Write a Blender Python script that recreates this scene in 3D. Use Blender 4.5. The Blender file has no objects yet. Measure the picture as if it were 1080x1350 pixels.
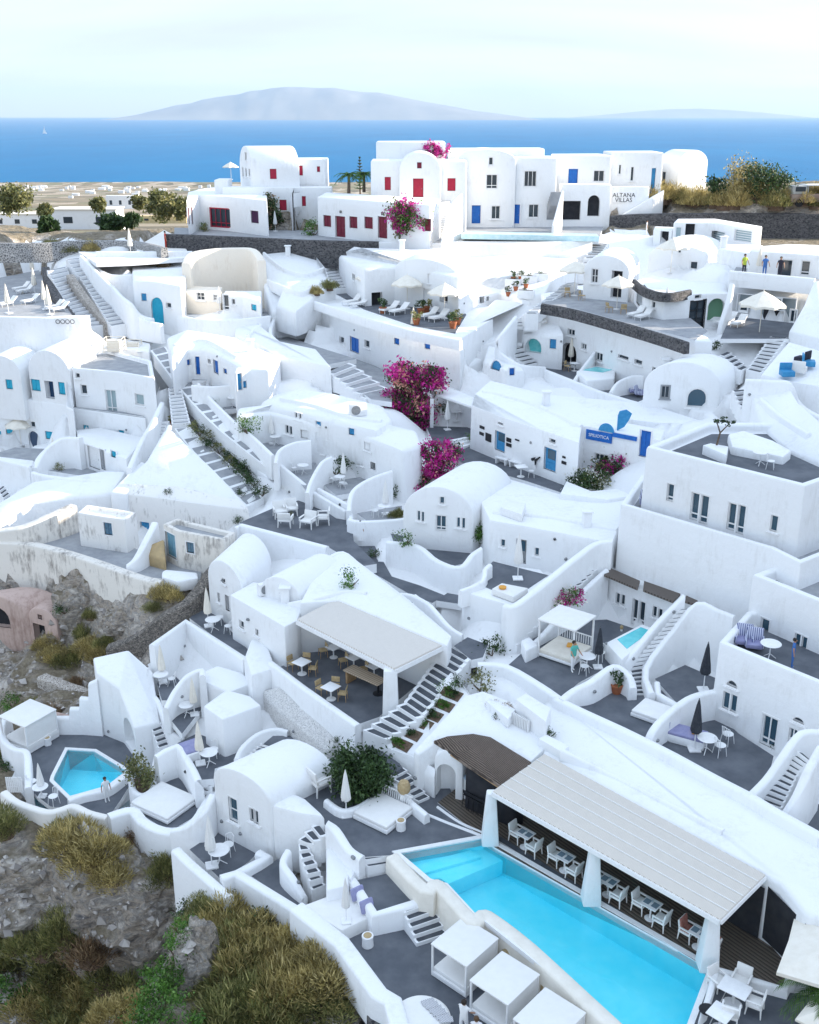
import bpy, bmesh, math, random
import numpy as np
from math import sin, cos, pi, radians
from mathutils import Vector, Matrix, noise
from mathutils.bvhtree import BVHTree
random.seed(7)
SC = bpy.context.scene
COL = SC.collection
F = 1400.0
PITCH = math.atan(525 / F)
SP, CP = sin(PITCH), cos(PITCH)
V3 = Vector

# ---------------------------------------------------------------- survey of the place: sight lines from the drone to level planes
def ray(px, py):
    u = (px - 540) / F; v = (py - 675) / F
    return V3((u, CP - v * SP, -(SP + v * CP)))
def P(px, py, z):
    r = ray(px, py)
    return r * (z / r.z)
def proj(p):
    d = p.y * CP - p.z * SP
    return 540 + F * p.x / d, 675 + F * (-p.z * CP - p.y * SP) / d
def Z(ox, oy):
    def c(*a):
        return [(ox + a[i] / 3, oy + a[i + 1] / 3) for i in range(0, len(a), 2)]
    return c
def pts3(pts, z=None):
    out = []
    for p in pts:
        if isinstance(p, Vector): out.append(p)
        else: out.append(P(p[0], p[1], p[2] if len(p) > 2 else z))
    return out

# ---------------------------------------------------------------- materials
def newmat(name):
    m = bpy.data.materials.new(name); m.use_nodes = True
    nt = m.node_tree; b = nt.nodes['Principled BSDF']
    return m, nt, b
def N(nt, t, **k):
    n = nt.nodes.new(t)
    for a, v in k.items():
        if a in n.inputs.keys(): n.inputs[a].default_value = v
        else: setattr(n, a, v)
    return n
def mat(name, c1, c2=None, scale=3.0, rough=.8, bump=0.0, bscale=25.0, detail=4, spec=.3, stretch=None, metal=0.0, contrast=(.35, .65), island=False):
    m, nt, b = newmat(name); L = nt.links.new
    b.inputs['Roughness'].default_value = rough
    b.inputs['Metallic'].default_value = metal
    b.inputs['Specular IOR Level'].default_value = spec
    b.inputs['Base Color'].default_value = (*c1, 1)
    co = None
    if c2 or bump:
        tc = N(nt, 'ShaderNodeNewGeometry')
        mp = N(nt, 'ShaderNodeMapping'); L(tc.outputs['Position'], mp.inputs['Vector'])
        if stretch: mp.inputs['Scale'].default_value = stretch
        co = mp.outputs['Vector']
    if c2:
        r = N(nt, 'ShaderNodeValToRGB')
        if island:
            L(tc.outputs['Random Per Island'], r.inputs['Fac'])
        else:
            n = N(nt, 'ShaderNodeTexNoise', Scale=scale, Detail=detail, Roughness=.6); L(co, n.inputs['Vector'])
            L(n.outputs['Fac'], r.inputs['Fac'])
        r.color_ramp.elements[0].position, r.color_ramp.elements[1].position = contrast
        r.color_ramp.elements[0].color = (*c1, 1); r.color_ramp.elements[1].color = (*c2, 1)
        L(r.outputs['Color'], b.inputs['Base Color'])
    if bump:
        n = N(nt, 'ShaderNodeTexNoise', Scale=bscale, Detail=5, Roughness=.65); L(co, n.inputs['Vector'])
        bp = N(nt, 'ShaderNodeBump', Strength=bump, Distance=.05)
        L(n.outputs['Fac'], bp.inputs['Height']); L(bp.outputs['Normal'], b.inputs['Normal'])
    return m
def stucco(name, base, dirt, lo=.62, hi=.85, wear=.35, tint=None):
    """hand-limed plaster: broad tone drift, streaky wear, lumpy trowelled relief"""
    m, nt, b = newmat(name); L = nt.links.new
    g = N(nt, 'ShaderNodeNewGeometry')
    n1 = N(nt, 'ShaderNodeTexNoise', Scale=.55, Detail=5, Roughness=.6); L(g.outputs['Position'], n1.inputs['Vector'])
    mp = N(nt, 'ShaderNodeMapping'); mp.inputs['Scale'].default_value = (2.2, 2.2, .5); L(g.outputs['Position'], mp.inputs['Vector'])
    n2 = N(nt, 'ShaderNodeTexNoise', Scale=1.6, Detail=7, Roughness=.7); L(mp.outputs['Vector'], n2.inputs['Vector'])
    mx = N(nt, 'ShaderNodeMath', operation='MULTIPLY'); L(n1.outputs['Fac'], mx.inputs[0]); L(n2.outputs['Fac'], mx.inputs[1])
    sc = N(nt, 'ShaderNodeMath', operation='MULTIPLY'); L(mx.outputs[0], sc.inputs[0]); sc.inputs[1].default_value = 2.0
    r = N(nt, 'ShaderNodeValToRGB'); L(sc.outputs[0], r.inputs['Fac'])
    r.color_ramp.elements[0].position = lo; r.color_ramp.elements[1].position = hi
    r.color_ramp.elements[0].color = (*base, 1); r.color_ramp.elements[1].color = (*[x + (y - x) * wear for x, y in zip(base, dirt)], 1)
    L(r.outputs['Color'], b.inputs['Base Color'])
    b.inputs['Roughness'].default_value = .9; b.inputs['Specular IOR Level'].default_value = .2
    n3 = N(nt, 'ShaderNodeTexNoise', Scale=2.0, Detail=6, Roughness=.6); L(g.outputs['Position'], n3.inputs['Vector'])
    bp = N(nt, 'ShaderNodeBump', Strength=.5, Distance=.09); L(n3.outputs['Fac'], bp.inputs['Height']); L(bp.outputs['Normal'], b.inputs['Normal'])
    return m
def stonework(name, c_lo, c_hi, mortar, scale=2.2, zs=1.6, edge=.06, rnd=.9):
    """rubble masonry: irregular stones between mortar joints"""
    m, nt, b = newmat(name); L = nt.links.new
    g = N(nt, 'ShaderNodeNewGeometry'); mp = N(nt, 'ShaderNodeMapping'); mp.inputs['Scale'].default_value = (scale, scale, scale * zs)
    L(g.outputs['Position'], mp.inputs['Vector'])
    v = N(nt, 'ShaderNodeTexVoronoi', Randomness=rnd); L(mp.outputs['Vector'], v.inputs['Vector'])
    e = N(nt, 'ShaderNodeTexVoronoi', feature='DISTANCE_TO_EDGE', Randomness=rnd); L(mp.outputs['Vector'], e.inputs['Vector'])
    sx = N(nt, 'ShaderNodeSeparateColor'); L(v.outputs['Color'], sx.inputs['Color'])
    r = N(nt, 'ShaderNodeValToRGB'); L(sx.outputs['Red'], r.inputs['Fac'])
    r.color_ramp.elements[0].color = (*c_lo, 1); r.color_ramp.elements[1].color = (*c_hi, 1)
    st = N(nt, 'ShaderNodeValToRGB'); L(e.outputs['Distance'], st.inputs['Fac'])
    st.color_ramp.elements[0].position = edge * .5; st.color_ramp.elements[1].position = edge
    mx = N(nt, 'ShaderNodeMix', data_type='RGBA'); L(st.outputs['Color'], mx.inputs['Factor'])
    mx.inputs['A'].default_value = (*mortar, 1); L(r.outputs['Color'], mx.inputs['B'])
    L(mx.outputs['Result'], b.inputs['Base Color']); b.inputs['Roughness'].default_value = .9
    bp = N(nt, 'ShaderNodeBump', Strength=.8, Distance=.08); L(e.outputs['Distance'], bp.inputs['Height']); L(bp.outputs['Normal'], b.inputs['Normal'])
    return m
def leafmat(name, cols, trans=.25):
    m, nt, b = newmat(name); L = nt.links.new
    g = N(nt, 'ShaderNodeNewGeometry'); r = N(nt, 'ShaderNodeValToRGB'); L(g.outputs['Random Per Island'], r.inputs['Fac'])
    el = r.color_ramp.elements
    el[0].color = (*cols[0], 1); el[1].color = (*cols[-1], 1)
    for i, c in enumerate(cols[1:-1]):
        e = el.new((i + 1) / (len(cols) - 1)); e.color = (*c, 1)
    n = N(nt, 'ShaderNodeTexNoise', Scale=1.3, Detail=2); L(g.outputs['Position'], n.inputs['Vector'])
    hs = N(nt, 'ShaderNodeHueSaturation'); L(r.outputs['Color'], hs.inputs['Color'])
    mr = N(nt, 'ShaderNodeMapRange'); mr.inputs['From Min'].default_value = .3; mr.inputs['From Max'].default_value = .7
    mr.inputs['To Min'].default_value = .65; mr.inputs['To Max'].default_value = 1.4; L(n.outputs['Fac'], mr.inputs['Value']); L(mr.outputs['Result'], hs.inputs['Value'])
    L(hs.outputs['Color'], b.inputs['Base Color']); b.inputs['Roughness'].default_value = .6
    t = N(nt, 'ShaderNodeBsdfTranslucent'); L(hs.outputs['Color'], t.inputs['Color'])
    ms = N(nt, 'ShaderNodeMixShader'); ms.inputs[0].default_value = trans
    L(b.outputs[0], ms.inputs[1]); L(t.outputs[0], ms.inputs[2]); L(ms.outputs[0], nt.nodes['Material Output'].inputs['Surface'])
    return m
def stripes(name, c1, c2, scale, axis='X', rough=.7, wob=.0, ang=0.0, bump=.3, sharp=(.45, .55), noise_mix=.0):
    m, nt, b = newmat(name); L = nt.links.new
    g = N(nt, 'ShaderNodeNewGeometry'); mp = N(nt, 'ShaderNodeMapping'); mp.inputs['Rotation'].default_value = (0, 0, ang)
    L(g.outputs['Position'], mp.inputs['Vector'])
    w = N(nt, 'ShaderNodeTexWave', bands_direction=axis, Scale=scale, Distortion=wob, Detail=2); L(mp.outputs['Vector'], w.inputs['Vector'])
    r = N(nt, 'ShaderNodeValToRGB'); L(w.outputs['Fac'], r.inputs['Fac'])
    r.color_ramp.elements[0].position, r.color_ramp.elements[1].position = sharp
    r.color_ramp.elements[0].color = (*c1, 1); r.color_ramp.elements[1].color = (*c2, 1)
    src = r.outputs['Color']
    if noise_mix:
        n = N(nt, 'ShaderNodeTexNoise', Scale=3.0, Detail=6, Roughness=.7); L(mp.outputs['Vector'], n.inputs['Vector'])
        mx = N(nt, 'ShaderNodeMix', data_type='RGBA', blend_type='MULTIPLY'); mx.inputs['Factor'].default_value = noise_mix
        L(src, mx.inputs['A']); L(n.outputs['Fac'], mx.inputs['B']); src = mx.outputs['Result']
    L(src, b.inputs['Base Color']); b.inputs['Roughness'].default_value = rough
    if bump:
        bp = N(nt, 'ShaderNodeBump', Strength=bump, Distance=.03); L(w.outputs['Fac'], bp.inputs['Height']); L(bp.outputs['Normal'], b.inputs['Normal'])
    return m

WHITE = stucco('limewash', (.82, .825, .83), (.52, .50, .47), .54, .95, .36)
WHITE2 = stucco('limewash_warm', (.80, .775, .73), (.5, .45, .39), .62, .95, .35)
WORN = stucco('limewash_worn', (.80, .78, .75), (.28, .26, .24), .58, .85, .8)
RUIN = stucco('limewash_ruin', (.74, .70, .64), (.22, .195, .175), .50, .80, .9)
BEIGE = stucco('plaster_beige', (.84, .77, .67), (.66, .56, .45), .55, .9, .6)
PINK = stucco('plaster_pink', (.54, .41, .36), (.30, .20, .17), .45, .8, .8)
CREAM = mat('pool_rim_cream', (.80, .76, .68), (.72, .68, .60), 2, .6)
GREY = mat('floor_paint_grey', (.088, .098, .116), (.142, .152, .172), .8, .75, .15, 60, 8)
GREYL = mat('floor_paint_pale', (.27, .28, .30), (.36, .37, .385), 1.2, .8, .2, 40, 8)
TREAD = mat('tread_paint_grey', (.055, .062, .075), (.085, .092, .105), 2, .75)
WOODD = stripes('deck_boards_dark', (.05, .04, .032), (.15, .12, .092), 1.9, 'X', .55, .4, radians(-38), .5, (.15, .5), .35)
WOOD = mat('wood_warm', (.36, .22, .11), (.5, .33, .18), 5, .6)
WOODB = stripes('slats_brown', (.05, .04, .035), (.16, .13, .11), 3.2, 'Y', .7, .3, radians(20), .6, (.3, .6))
REED = stripes('reed_canopy', (.55, .49, .42), (.80, .745, .67), 6, 'X', .85, 1.2, radians(-32), .5, (.05, .6), .14)
THATCH = stripes('thatch_brown', (.075, .055, .045), (.27, .21, .17), 4.5, 'X', .95, 2.5, radians(-38), .9, (.1, .9), .5)
BLUE = mat('paint_blue', (.012, .11, .42), (.02, .15, .50), 4, .5)
BLUE2 = mat('paint_sea_blue', (.03, .22, .45), (.05, .28, .52), 4, .5)
TURQ = mat('paint_turquoise', (.02, .34, .52), (.03, .42, .58), 4, .5)
RED = mat('paint_red', (.36, .012, .045), (.42, .02, .05), 4, .5)
MAROON = mat('paint_maroon', (.14, .012, .03), (.19, .018, .04), 4, .5)
BLACKP = mat('paint_black', (.015, .016, .02), None, rough=.5)
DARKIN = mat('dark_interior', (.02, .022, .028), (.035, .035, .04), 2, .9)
WTRIM = mat('trim_white', (.82, .82, .82), (.76, .76, .76), 6, .55)
FABW = mat('fabric_white', (.80, .79, .77), (.765, .755, .735), 3, .95, .25, 40)
FABC = mat('fabric_cream', (.80, .755, .67), (.74, .69, .60), 3, .95, .25, 40)
FABD = mat('fabric_charcoal', (.028, .032, .042), (.045, .05, .06), 5, .95)
LAV = mat('fabric_lavender', (.25, .25, .42), (.31, .31, .47), 4, .95)
ORANGE = mat('fabric_orange', (.65, .30, .06), (.75, .40, .1), 4, .95)
STRIPE = stripes('fabric_striped', (.10, .11, .16), (.78, .77, .76), 7.0, 'X', .95, 0, radians(35), 0, (.4, .5))
BLUST = stripes('fabric_blue_striped', (.07, .09, .24), (.62, .64, .74), 4.5, 'X', .95, 0, radians(-20), 0, (.4, .5))
STRAW = mat('straw', (.50, .39, .23), (.40, .29, .15), 8, .9, .5, 60)
TERRA = mat('terracotta', (.42, .15, .07), (.34, .11, .05), 6, .85)
METALG = mat('metal_grey', (.3, .31, .32), (.22, .23, .24), 5, .45, metal=.6)
SKIN = mat('skin', (.42, .24, .16), None, rough=.6)
HAIR = mat('hair_dark', (.025, .018, .014), None, rough=.6)
CLOTHW = mat('cloth_white', (.8, .8, .8), None, rough=.9)
CLOTHB = mat('cloth_blue', (.06, .16, .42), None, rough=.9)
CLOTHD = mat('cloth_dark', (.03, .03, .045), None, rough=.9)
CLOTHG = mat('cloth_teal', (.10, .42, .36), None, rough=.9)
CLOTHY = mat('cloth_lime', (.45, .55, .08), None, rough=.9)
CLOTHR = mat('cloth_red', (.48, .05, .03), None, rough=.9)
SOIL = mat('soil', (.10, .065, .045), (.17, .12, .085), 6, .95, .5, 30)
BARK = mat('bark', (.10, .07, .05), (.17, .13, .10), 8, .95, .6, 20)
LAVA = stonework('lava_stone', (.015, .016, .022), (.13, .125, .13), (.10, .095, .09), 1.15, 1.5, .07)
RUBBLE = stonework('rubble_stone', (.14, .11, .09), (.42, .37, .32), (.62, .58, .53), 1.7, 1.3, .09)
PEBBLE = stonework('pebble_white', (.45, .44, .43), (.75, .73, .70), (.82, .81, .80), 3.0, 1.0, .12)
DRYST = stonework('dry_stone', (.10, .09, .08), (.30, .26, .22), (.03, .03, .03), 1.7, 1.5, .06)
PEBBLEB = stonework('black_boulders', (.10, .10, .105), (.22, .22, .22), (.42, .41, .40), .9, 1.0, .12)

def glassmat(name, col, rough=.12):
    m, nt, b = newmat(name)
    b.inputs['Base Color'].default_value = (*col, 1); b.inputs['Roughness'].default_value = rough
    b.inputs['Specular IOR Level'].default_value = .6
    return m
GLASS = glassmat('window_glass', (.025, .04, .055))
GLASSB = glassmat('window_glass_blue', (.04, .09, .13))
GLASSP = glassmat('glass_pale', (.32, .42, .45), .2)

def watermat(name, dens, rough=.03, bs=3.2, bstr=.3):
    m, nt, b = newmat(name); L = nt.links.new; nt.nodes.remove(b); o = nt.nodes['Material Output']
    g = N(nt, 'ShaderNodeNewGeometry'); n = N(nt, 'ShaderNodeTexNoise', Scale=bs, Detail=3); L(g.outputs['Position'], n.inputs['Vector'])
    bp = N(nt, 'ShaderNodeBump', Strength=bstr, Distance=.06); L(n.outputs['Fac'], bp.inputs['Height'])
    fr = N(nt, 'ShaderNodeFresnel', IOR=1.33); L(bp.outputs['Normal'], fr.inputs['Normal'])
    gl = N(nt, 'ShaderNodeBsdfGlossy', Roughness=rough); L(bp.outputs['Normal'], gl.inputs['Normal'])
    tr = N(nt, 'ShaderNodeBsdfTransparent'); ms = N(nt, 'ShaderNodeMixShader')
    mf = N(nt, 'ShaderNodeMath', operation='MULTIPLY'); iv = N(nt, 'ShaderNodeMath', operation='SUBTRACT'); iv.inputs[0].default_value = 1.0; L(g.outputs['Backfacing'], iv.inputs[1])
    L(fr.outputs[0], mf.inputs[0]); L(iv.outputs[0], mf.inputs[1]); L(mf.outputs[0], ms.inputs[0]); L(tr.outputs[0], ms.inputs[1]); L(gl.outputs[0], ms.inputs[2]); L(ms.outputs[0], o.inputs['Surface'])
    va = N(nt, 'ShaderNodeVolumeAbsorption', Density=dens); va.inputs['Color'].default_value = (.02, .80, .93, 1); L(va.outputs[0], o.inputs['Volume'])
    return m
WATER = watermat('pool_water', .06)
POOLP = mat('pool_paint', (.10, .80, .93), (.16, .84, .95), 1.2, .7)

# ---------------------------------------------------------------- mesh building
class MB:
    def __init__(s): s.v = []; s.f = []; s.m = []
    def face(s, pts, mi=0):
        i = len(s.v); s.v += [V3(p) for p in pts]; s.f.append(list(range(i, i + len(pts)))); s.m.append(mi); return s
    def prism(s, top, bot, mi=0, mt=None, cap=True):
        n = len(top); i = len(s.v); s.v += [V3(p) for p in top] + [V3(p) for p in bot]
        for k in range(n):
            k2 = (k + 1) % n; s.f.append([i + k, i + k2, i + n + k2, i + n + k]); s.m.append(mi)
        if cap:
            s.f.append([i + k for k in range(n)]); s.m.append(mi if mt is None else mt)
            s.f.append([i + n + k for k in reversed(range(n))]); s.m.append(mi)
        return s
    def ex(s, top, dz, mi=0, mt=None):
        top = [V3(p) for p in top]; return s.prism(top, [p - V3((0, 0, dz)) for p in top], mi, mt)
    def box(s, c, size, rz=0, mi=0, tilt=None):
        c = V3(c); R = Matrix.Rotation(rz, 3, 'Z')
        if tilt: R = R @ Matrix.Rotation(tilt[0], 3, tilt[1])
        x, y, z = [a / 2 for a in size]
        t = [c + R @ V3(p) for p in ((-x, -y, z), (x, -y, z), (x, y, z), (-x, y, z))]
        b = [c + R @ V3(p) for p in ((-x, -y, -z), (x, -y, -z), (x, y, -z), (-x, y, -z))]
        return s.prism(t, b, mi)
    def tube(s, p, q, r0, r1=None, n=8, mi=0):
        p, q = V3(p), V3(q); r1 = r0 if r1 is None else r1; d = (q - p).normalized()
        a = d.orthogonal().normalized(); b = d.cross(a)
        A = [p + (a * cos(2 * pi * k / n) + b * sin(2 * pi * k / n)) * r0 for k in range(n)]
        Bq = [q + (a * cos(2 * pi * k / n) + b * sin(2 * pi * k / n)) * r1 for k in range(n)]
        return s.prism(Bq, A, mi)
    def lathe(s, prof, c=(0, 0, 0), n=16, mi=0, sx=1, sy=1):
        c = V3(c); i = len(s.v); k = len(prof)
        for r, z in prof:
            for j in range(n):
                a = 2 * pi * j / n; s.v.append(c + V3((r * cos(a) * sx, r * sin(a) * sy, z)))
        for a in range(k - 1):
            for j in range(n):
                j2 = (j + 1) % n; s.f.append([i + a * n + j, i + a * n + j2, i + (a + 1) * n + j2, i + (a + 1) * n + j]); s.m.append(mi)
        s.f.append([i + j for j in reversed(range(n))]); s.m.append(mi)
        s.f.append([i + (k - 1) * n + j for j in range(n)]); s.m.append(mi)
        return s
    def make(s, name, mats, parent=None, origin=None, bevel=0, seg=2, sm=40, recalc=True):
        org = V3(origin) if origin is not None else V3((0, 0, 0))
        bm = bmesh.new(); vs = [bm.verts.new(p - org) for p in s.v]
        for f, mi in zip(s.f, s.m):
            try:
                fc = bm.faces.new([vs[a] for a in f]); fc.material_index = mi
            except ValueError: pass
        bmesh.ops.remove_doubles(bm, verts=bm.verts, dist=.0015)
        if recalc: bmesh.ops.recalc_face_normals(bm, faces=bm.faces)
        if bevel:
            es = [e for e in bm.edges if len(e.link_faces) == 2 and e.calc_face_angle(0) > .45]
            bmesh.ops.bevel(bm, geom=es, offset=bevel, segments=seg, affect='EDGES', profile=.5, clamp_overlap=True)
        me = bpy.data.meshes.new(name); bm.to_mesh(me); bm.free()
        if not isinstance(mats, (list, tuple)): mats = [mats]
        for m in mats: me.materials.append(m)
        me.polygons.foreach_set('use_smooth', [True] * len(me.polygons)); me.set_sharp_from_angle(angle=radians(sm))
        o = bpy.data.objects.new(name, me); COL.objects.link(o)
        o.location = org
        if parent is not None: setpar(o, parent)
        return o
LOCAL = set()
def setpar(o, parent):
    o.parent = parent
    if parent not in LOCAL: o.location = o.location - wloc(parent)
def wloc(o):
    l = V3(o.location)
    while o.parent: o = o.parent; l += V3(o.location)
    return l
def tag(o, label, cat, group=None):
    o['label'] = label; o['category'] = cat; o['kind'] = 'thing'
    if group: o['group'] = group
    return o
def struct(o): o['kind'] = 'structure'; return o
def empty(name, loc, label=None, cat=None, group=None):
    o = bpy.data.objects.new(name, None); COL.objects.link(o); o.location = loc; o.empty_display_size = .3
    if label: tag(o, label, cat, group)
    return o
BVH = {}
def reg(o):
    org = wloc(o); me = o.data
    BVH[o] = BVHTree.FromPolygons([v.co + org for v in me.vertices], [list(p.vertices) for p in me.polygons]); return o
def hit(o, px, py):
    r = ray(px, py).normalized(); loc, nor, i, d = BVH[o].ray_cast(V3((0, 0, 0)), r)
    return loc, nor
def smooth_line(pts, k=4):
    if k <= 1 or len(pts) < 3: return pts
    out = []; n = len(pts)
    for i in range(n - 1):
        p0, p1, p2, p3 = pts[max(i - 1, 0)], pts[i], pts[i + 1], pts[min(i + 2, n - 1)]
        for j in range(k):
            t = j / k
            out.append(.5 * (2 * p1 + (p2 - p0) * t + (2 * p0 - 5 * p1 + 4 * p2 - p3) * t * t + (3 * p1 - p0 - 3 * p2 + p3) * t ** 3))
    out.append(pts[-1]); return out

CLEAR = []
FLOORS = []          # (list of xy, z) that the ground must stay under
GPTS = []            # ground survey points
def floor(name, pts, z, m=GREY, thick=.35, reggp=True, lower=.3):
    p = pts3(pts, z); b = MB().ex(p, thick, 1, 0).make(name, [m, WHITE], bevel=0); struct(b)
    FLOORS.append(([(a.x, a.y) for a in p], min(a.z for a in p) - lower))
    if reggp:
        for a in p: GPTS.append((a.x, a.y, a.z - .5))
    return reg(b)
def wall(label, pts, z=None, zb=None, h=1.0, t=.32, name='parapet_wall', cat='wall', m=WHITE, k=4, group=None, mats=None, closed=False):
    """masonry wall with a soft rounded coping, following a surveyed line"""
    p = pts3(pts, z)
    if closed: p = p + [p[0]]
    p = smooth_line(p, k); n = len(p); b = MB(); rings = []
    for i in range(n):
        a = p[max(i - 1, 0)]; c = p[min(i + 1, n - 1)]
        if closed and i in (0, n - 1): a, c = p[n - 2], p[1]
        d = V3((c.x - a.x, c.y - a.y, 0)); d = d.normalized() if d.length > 1e-6 else V3((1, 0, 0))
        nn = V3((-d.y, d.x, 0)); q = p[i]; base = zb if zb is not None else q.z - h
        w = .02 * noise.noise(q * .9)
        hh = t / 2; r = min(.12, hh * .7)
        sec = [(-hh - .04, base), (-hh, q.z - r + w), (-hh + r * .35, q.z - r * .3 + w), (-hh + r, q.z + w), (hh - r, q.z + w), (hh - r * .35, q.z - r * .3 + w), (hh, q.z - r + w), (hh + .04, base)]
        rings.append([V3((q.x, q.y, 0)) + nn * s + V3((0, 0, zz)) for s, zz in sec])
    i0 = 0
    for i in range(n - 1):
        A, C = rings[i], rings[i + 1]
        for j in range(7): b.face([A[j], A[j + 1], C[j + 1], C[j]])
    b.face(rings[0]); b.face(list(reversed(rings[-1])))
    o = b.make(name, mats or m, origin=V3((p[0].x, p[0].y, zb if zb is not None else p[0].z - h)), sm=50)
    tag(o, label, cat, group); return reg(o)
def block(name, label, cat, pts, zt=None, zb=-30, parapet=0, pw=.3, m=WHITE, roof=None, bevel=.12, group=None, drop=None, top_inset=0):
    """building mass from its surveyed roof outline; parapet > 0 sinks a roof deck behind an upstand"""
    p = pts3(pts, zt); ar = sum(p[i].x * p[(i + 1) % len(p)].y - p[(i + 1) % len(p)].x * p[i].y for i in range(len(p)))
    if ar < 0: p.reverse()
    cx = sum((a for a in p), V3()) / len(p); org = V3((cx.x, cx.y, zb)); b = MB(); n = len(p)
    bot = [V3((a.x + (a.x - cx.x) * .012, a.y + (a.y - cx.y) * .012, zb)) for a in p]
    if not parapet:
        b.prism(p, bot)
        o = b.make(name, m, origin=org, bevel=bevel)
    else:
        inn = []
        for i in range(n):
            a, q, c = p[i - 1], p[i], p[(i + 1) % n]
            d1 = V3((q.x - a.x, q.y - a.y, 0)).normalized(); d2 = V3((c.x - q.x, c.y - q.y, 0)).normalized()
            n1 = V3((-d1.y, d1.x, 0)); n2 = V3((-d2.y, d2.x, 0)); mid = (n1 + n2); s = max(mid.length_squared / 2, .25)
            inn.append(q + mid * (pw / s))
        dk = [q - V3((0, 0, parapet)) for q in inn]
        i = 0
        b.v = p + bot + inn + dk
        for k in range(n):
            k2 = (k + 1) % n
            b.f += [[k, k2, n + k2, n + k], [k, 2 * n + k, 2 * n + k2, k2], [2 * n + k, 3 * n + k, 3 * n + k2, 2 * n + k2]]; b.m += [0, 0, 0]
        b.f.append([3 * n + k for k in range(n)]); b.m.append(0)
        b.f.append([n + k for k in range(n)]); b.m.append(0)
        o = b.make(name, m, origin=org, bevel=bevel)
    tag(o, label, cat, group); reg(o)
    if parapet and roof:
        r = MB().ex([V3((q.x, q.y, q.z + .02)) for q in dk], .05).make('roof_deck', roof, parent=o)
    FLOORS.append(([(a.x, a.y) for a in p], min(a.z for a in p) - .6 - parapet))
    return o
def vault(name, label, A, Bp, C, zs, rise, zb, cat='house', m=WHITE, segs=14, group=None, flat=.0, bevel=.1):
    """barrel-vaulted house: facade from A to B at springing height zs, running back towards C"""
    A, Bp, C = (pts3([q], zs)[0] for q in (A, Bp, C)); dv = C - A; dv.z = 0; b = MB()
    def sec(off):
        t = []
        for k in range(segs + 1):
            a = pi - pi * k / segs; s = (1 - cos(a + 0) * -1) / 2
            f = (1 + cos(a)) / 2; q = A.lerp(Bp, f); t.append(V3((q.x, q.y, q.z + rise * sin(a) ** (1 - flat * .5))) + off)
        bl, br = A + off, Bp + off
        return [V3((bl.x, bl.y, zb))] + t + [V3((br.x, br.y, zb))]
    f0, f1 = sec(V3()), sec(dv); b.prism(f0, f1)
    c = (A + Bp) / 2 + dv / 2
    o = b.make(name, m, origin=V3((c.x, c.y, zb)), bevel=bevel, seg=2, sm=35)
    tag(o, label, cat, group); reg(o)
    q = [A, Bp, Bp + dv, A + dv]; FLOORS.append(([(a.x, a.y) for a in q], zs - .6)); return o
def cut(o, mb):
    """carve a real recess out of a body"""
    c = mb.make('cutter', m_dummy); md = o.modifiers.new('b', 'BOOLEAN'); md.object = c; md.operation = 'DIFFERENCE'; md.solver = 'EXACT'
    dg = bpy.context.evaluated_depsgraph_get(); dg.update()
    me = bpy.data.meshes.new_from_object(o.evaluated_get(dg)); o.modifiers.clear(); old = o.data; o.data = me
    bpy.data.objects.remove(c); bpy.data.meshes.remove(old); me.set_sharp_from_angle(angle=radians(40)); reg(o); return o
m_dummy = WHITE
def stairs(label, secs, n, zb=None, mats=(WHITE, TREAD), group=None, name='stairs', inset=.12, nose=.14, k=1, cat='stairs', drop=1.2, ramp=False):
    """flight of painted steps; secs = cross lines (left px, right px, z) from foot to head"""
    Ls = smooth_line([P(s[0], s[1], s[4]) for s in secs], k); Rs = smooth_line([P(s[2], s[3], s[4]) for s in secs], k)
    acc = [0]
    for i in range(1, len(Ls)): acc.append(acc[-1] + ((Ls[i] + Rs[i]) / 2 - (Ls[i - 1] + Rs[i - 1]) / 2).length)
    def at(t):
        s = t * acc[-1]
        for i in range(1, len(acc)):
            if s <= acc[i] + 1e-9:
                f = (s - acc[i - 1]) / max(acc[i] - acc[i - 1], 1e-9); return Ls[i - 1].lerp(Ls[i], f), Rs[i - 1].lerp(Rs[i], f)
        return Ls[-1], Rs[-1]
    b = MB()
    for i in range(n):
        l0, r0 = at(i / n); l1, r1 = at((i + 1) / n); zt = (l1.z + l0.z) / 2 + abs(l1.z - l0.z) / 2 if l1.z >= l0.z else l0.z
        q = [V3(a) if ramp else V3((a.x, a.y, zt)) for a in (l0, r0, r1, l1)]
        b.ex(q, (zt - zb) if zb is not None else drop)
        if mats[1] is not None:
            def mixp(u, v): return q[0].lerp(q[1], u).lerp(q[3].lerp(q[2], u), v) + V3((0, 0, .006))
            e = .07
            b.face([mixp(inset, nose), mixp(1 - inset, nose), mixp(1 - inset + e * .3, (nose + 1 - .04) / 2), mixp(1 - inset, 1 - .04), mixp(inset, 1 - .04), mixp(inset - e * .3, (nose + 1 - .04) / 2)], 1)
    o = b.make(name, list(mats) if mats[1] is not None else [mats[0]], origin=(Ls[0] + Rs[0]) / 2, sm=30); tag(o, label, cat, group)
    for i in range(len(Ls)): GPTS.append((((Ls[i] + Rs[i]) / 2).x, ((Ls[i] + Rs[i]) / 2).y, Ls[i].z - .7))
    pl = [(a.x, a.y) for a in Ls] + [(a.x, a.y) for a in reversed(Rs)]; FLOORS.append((pl, min(a.z for a in Ls) - .3)); return reg(o)

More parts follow.
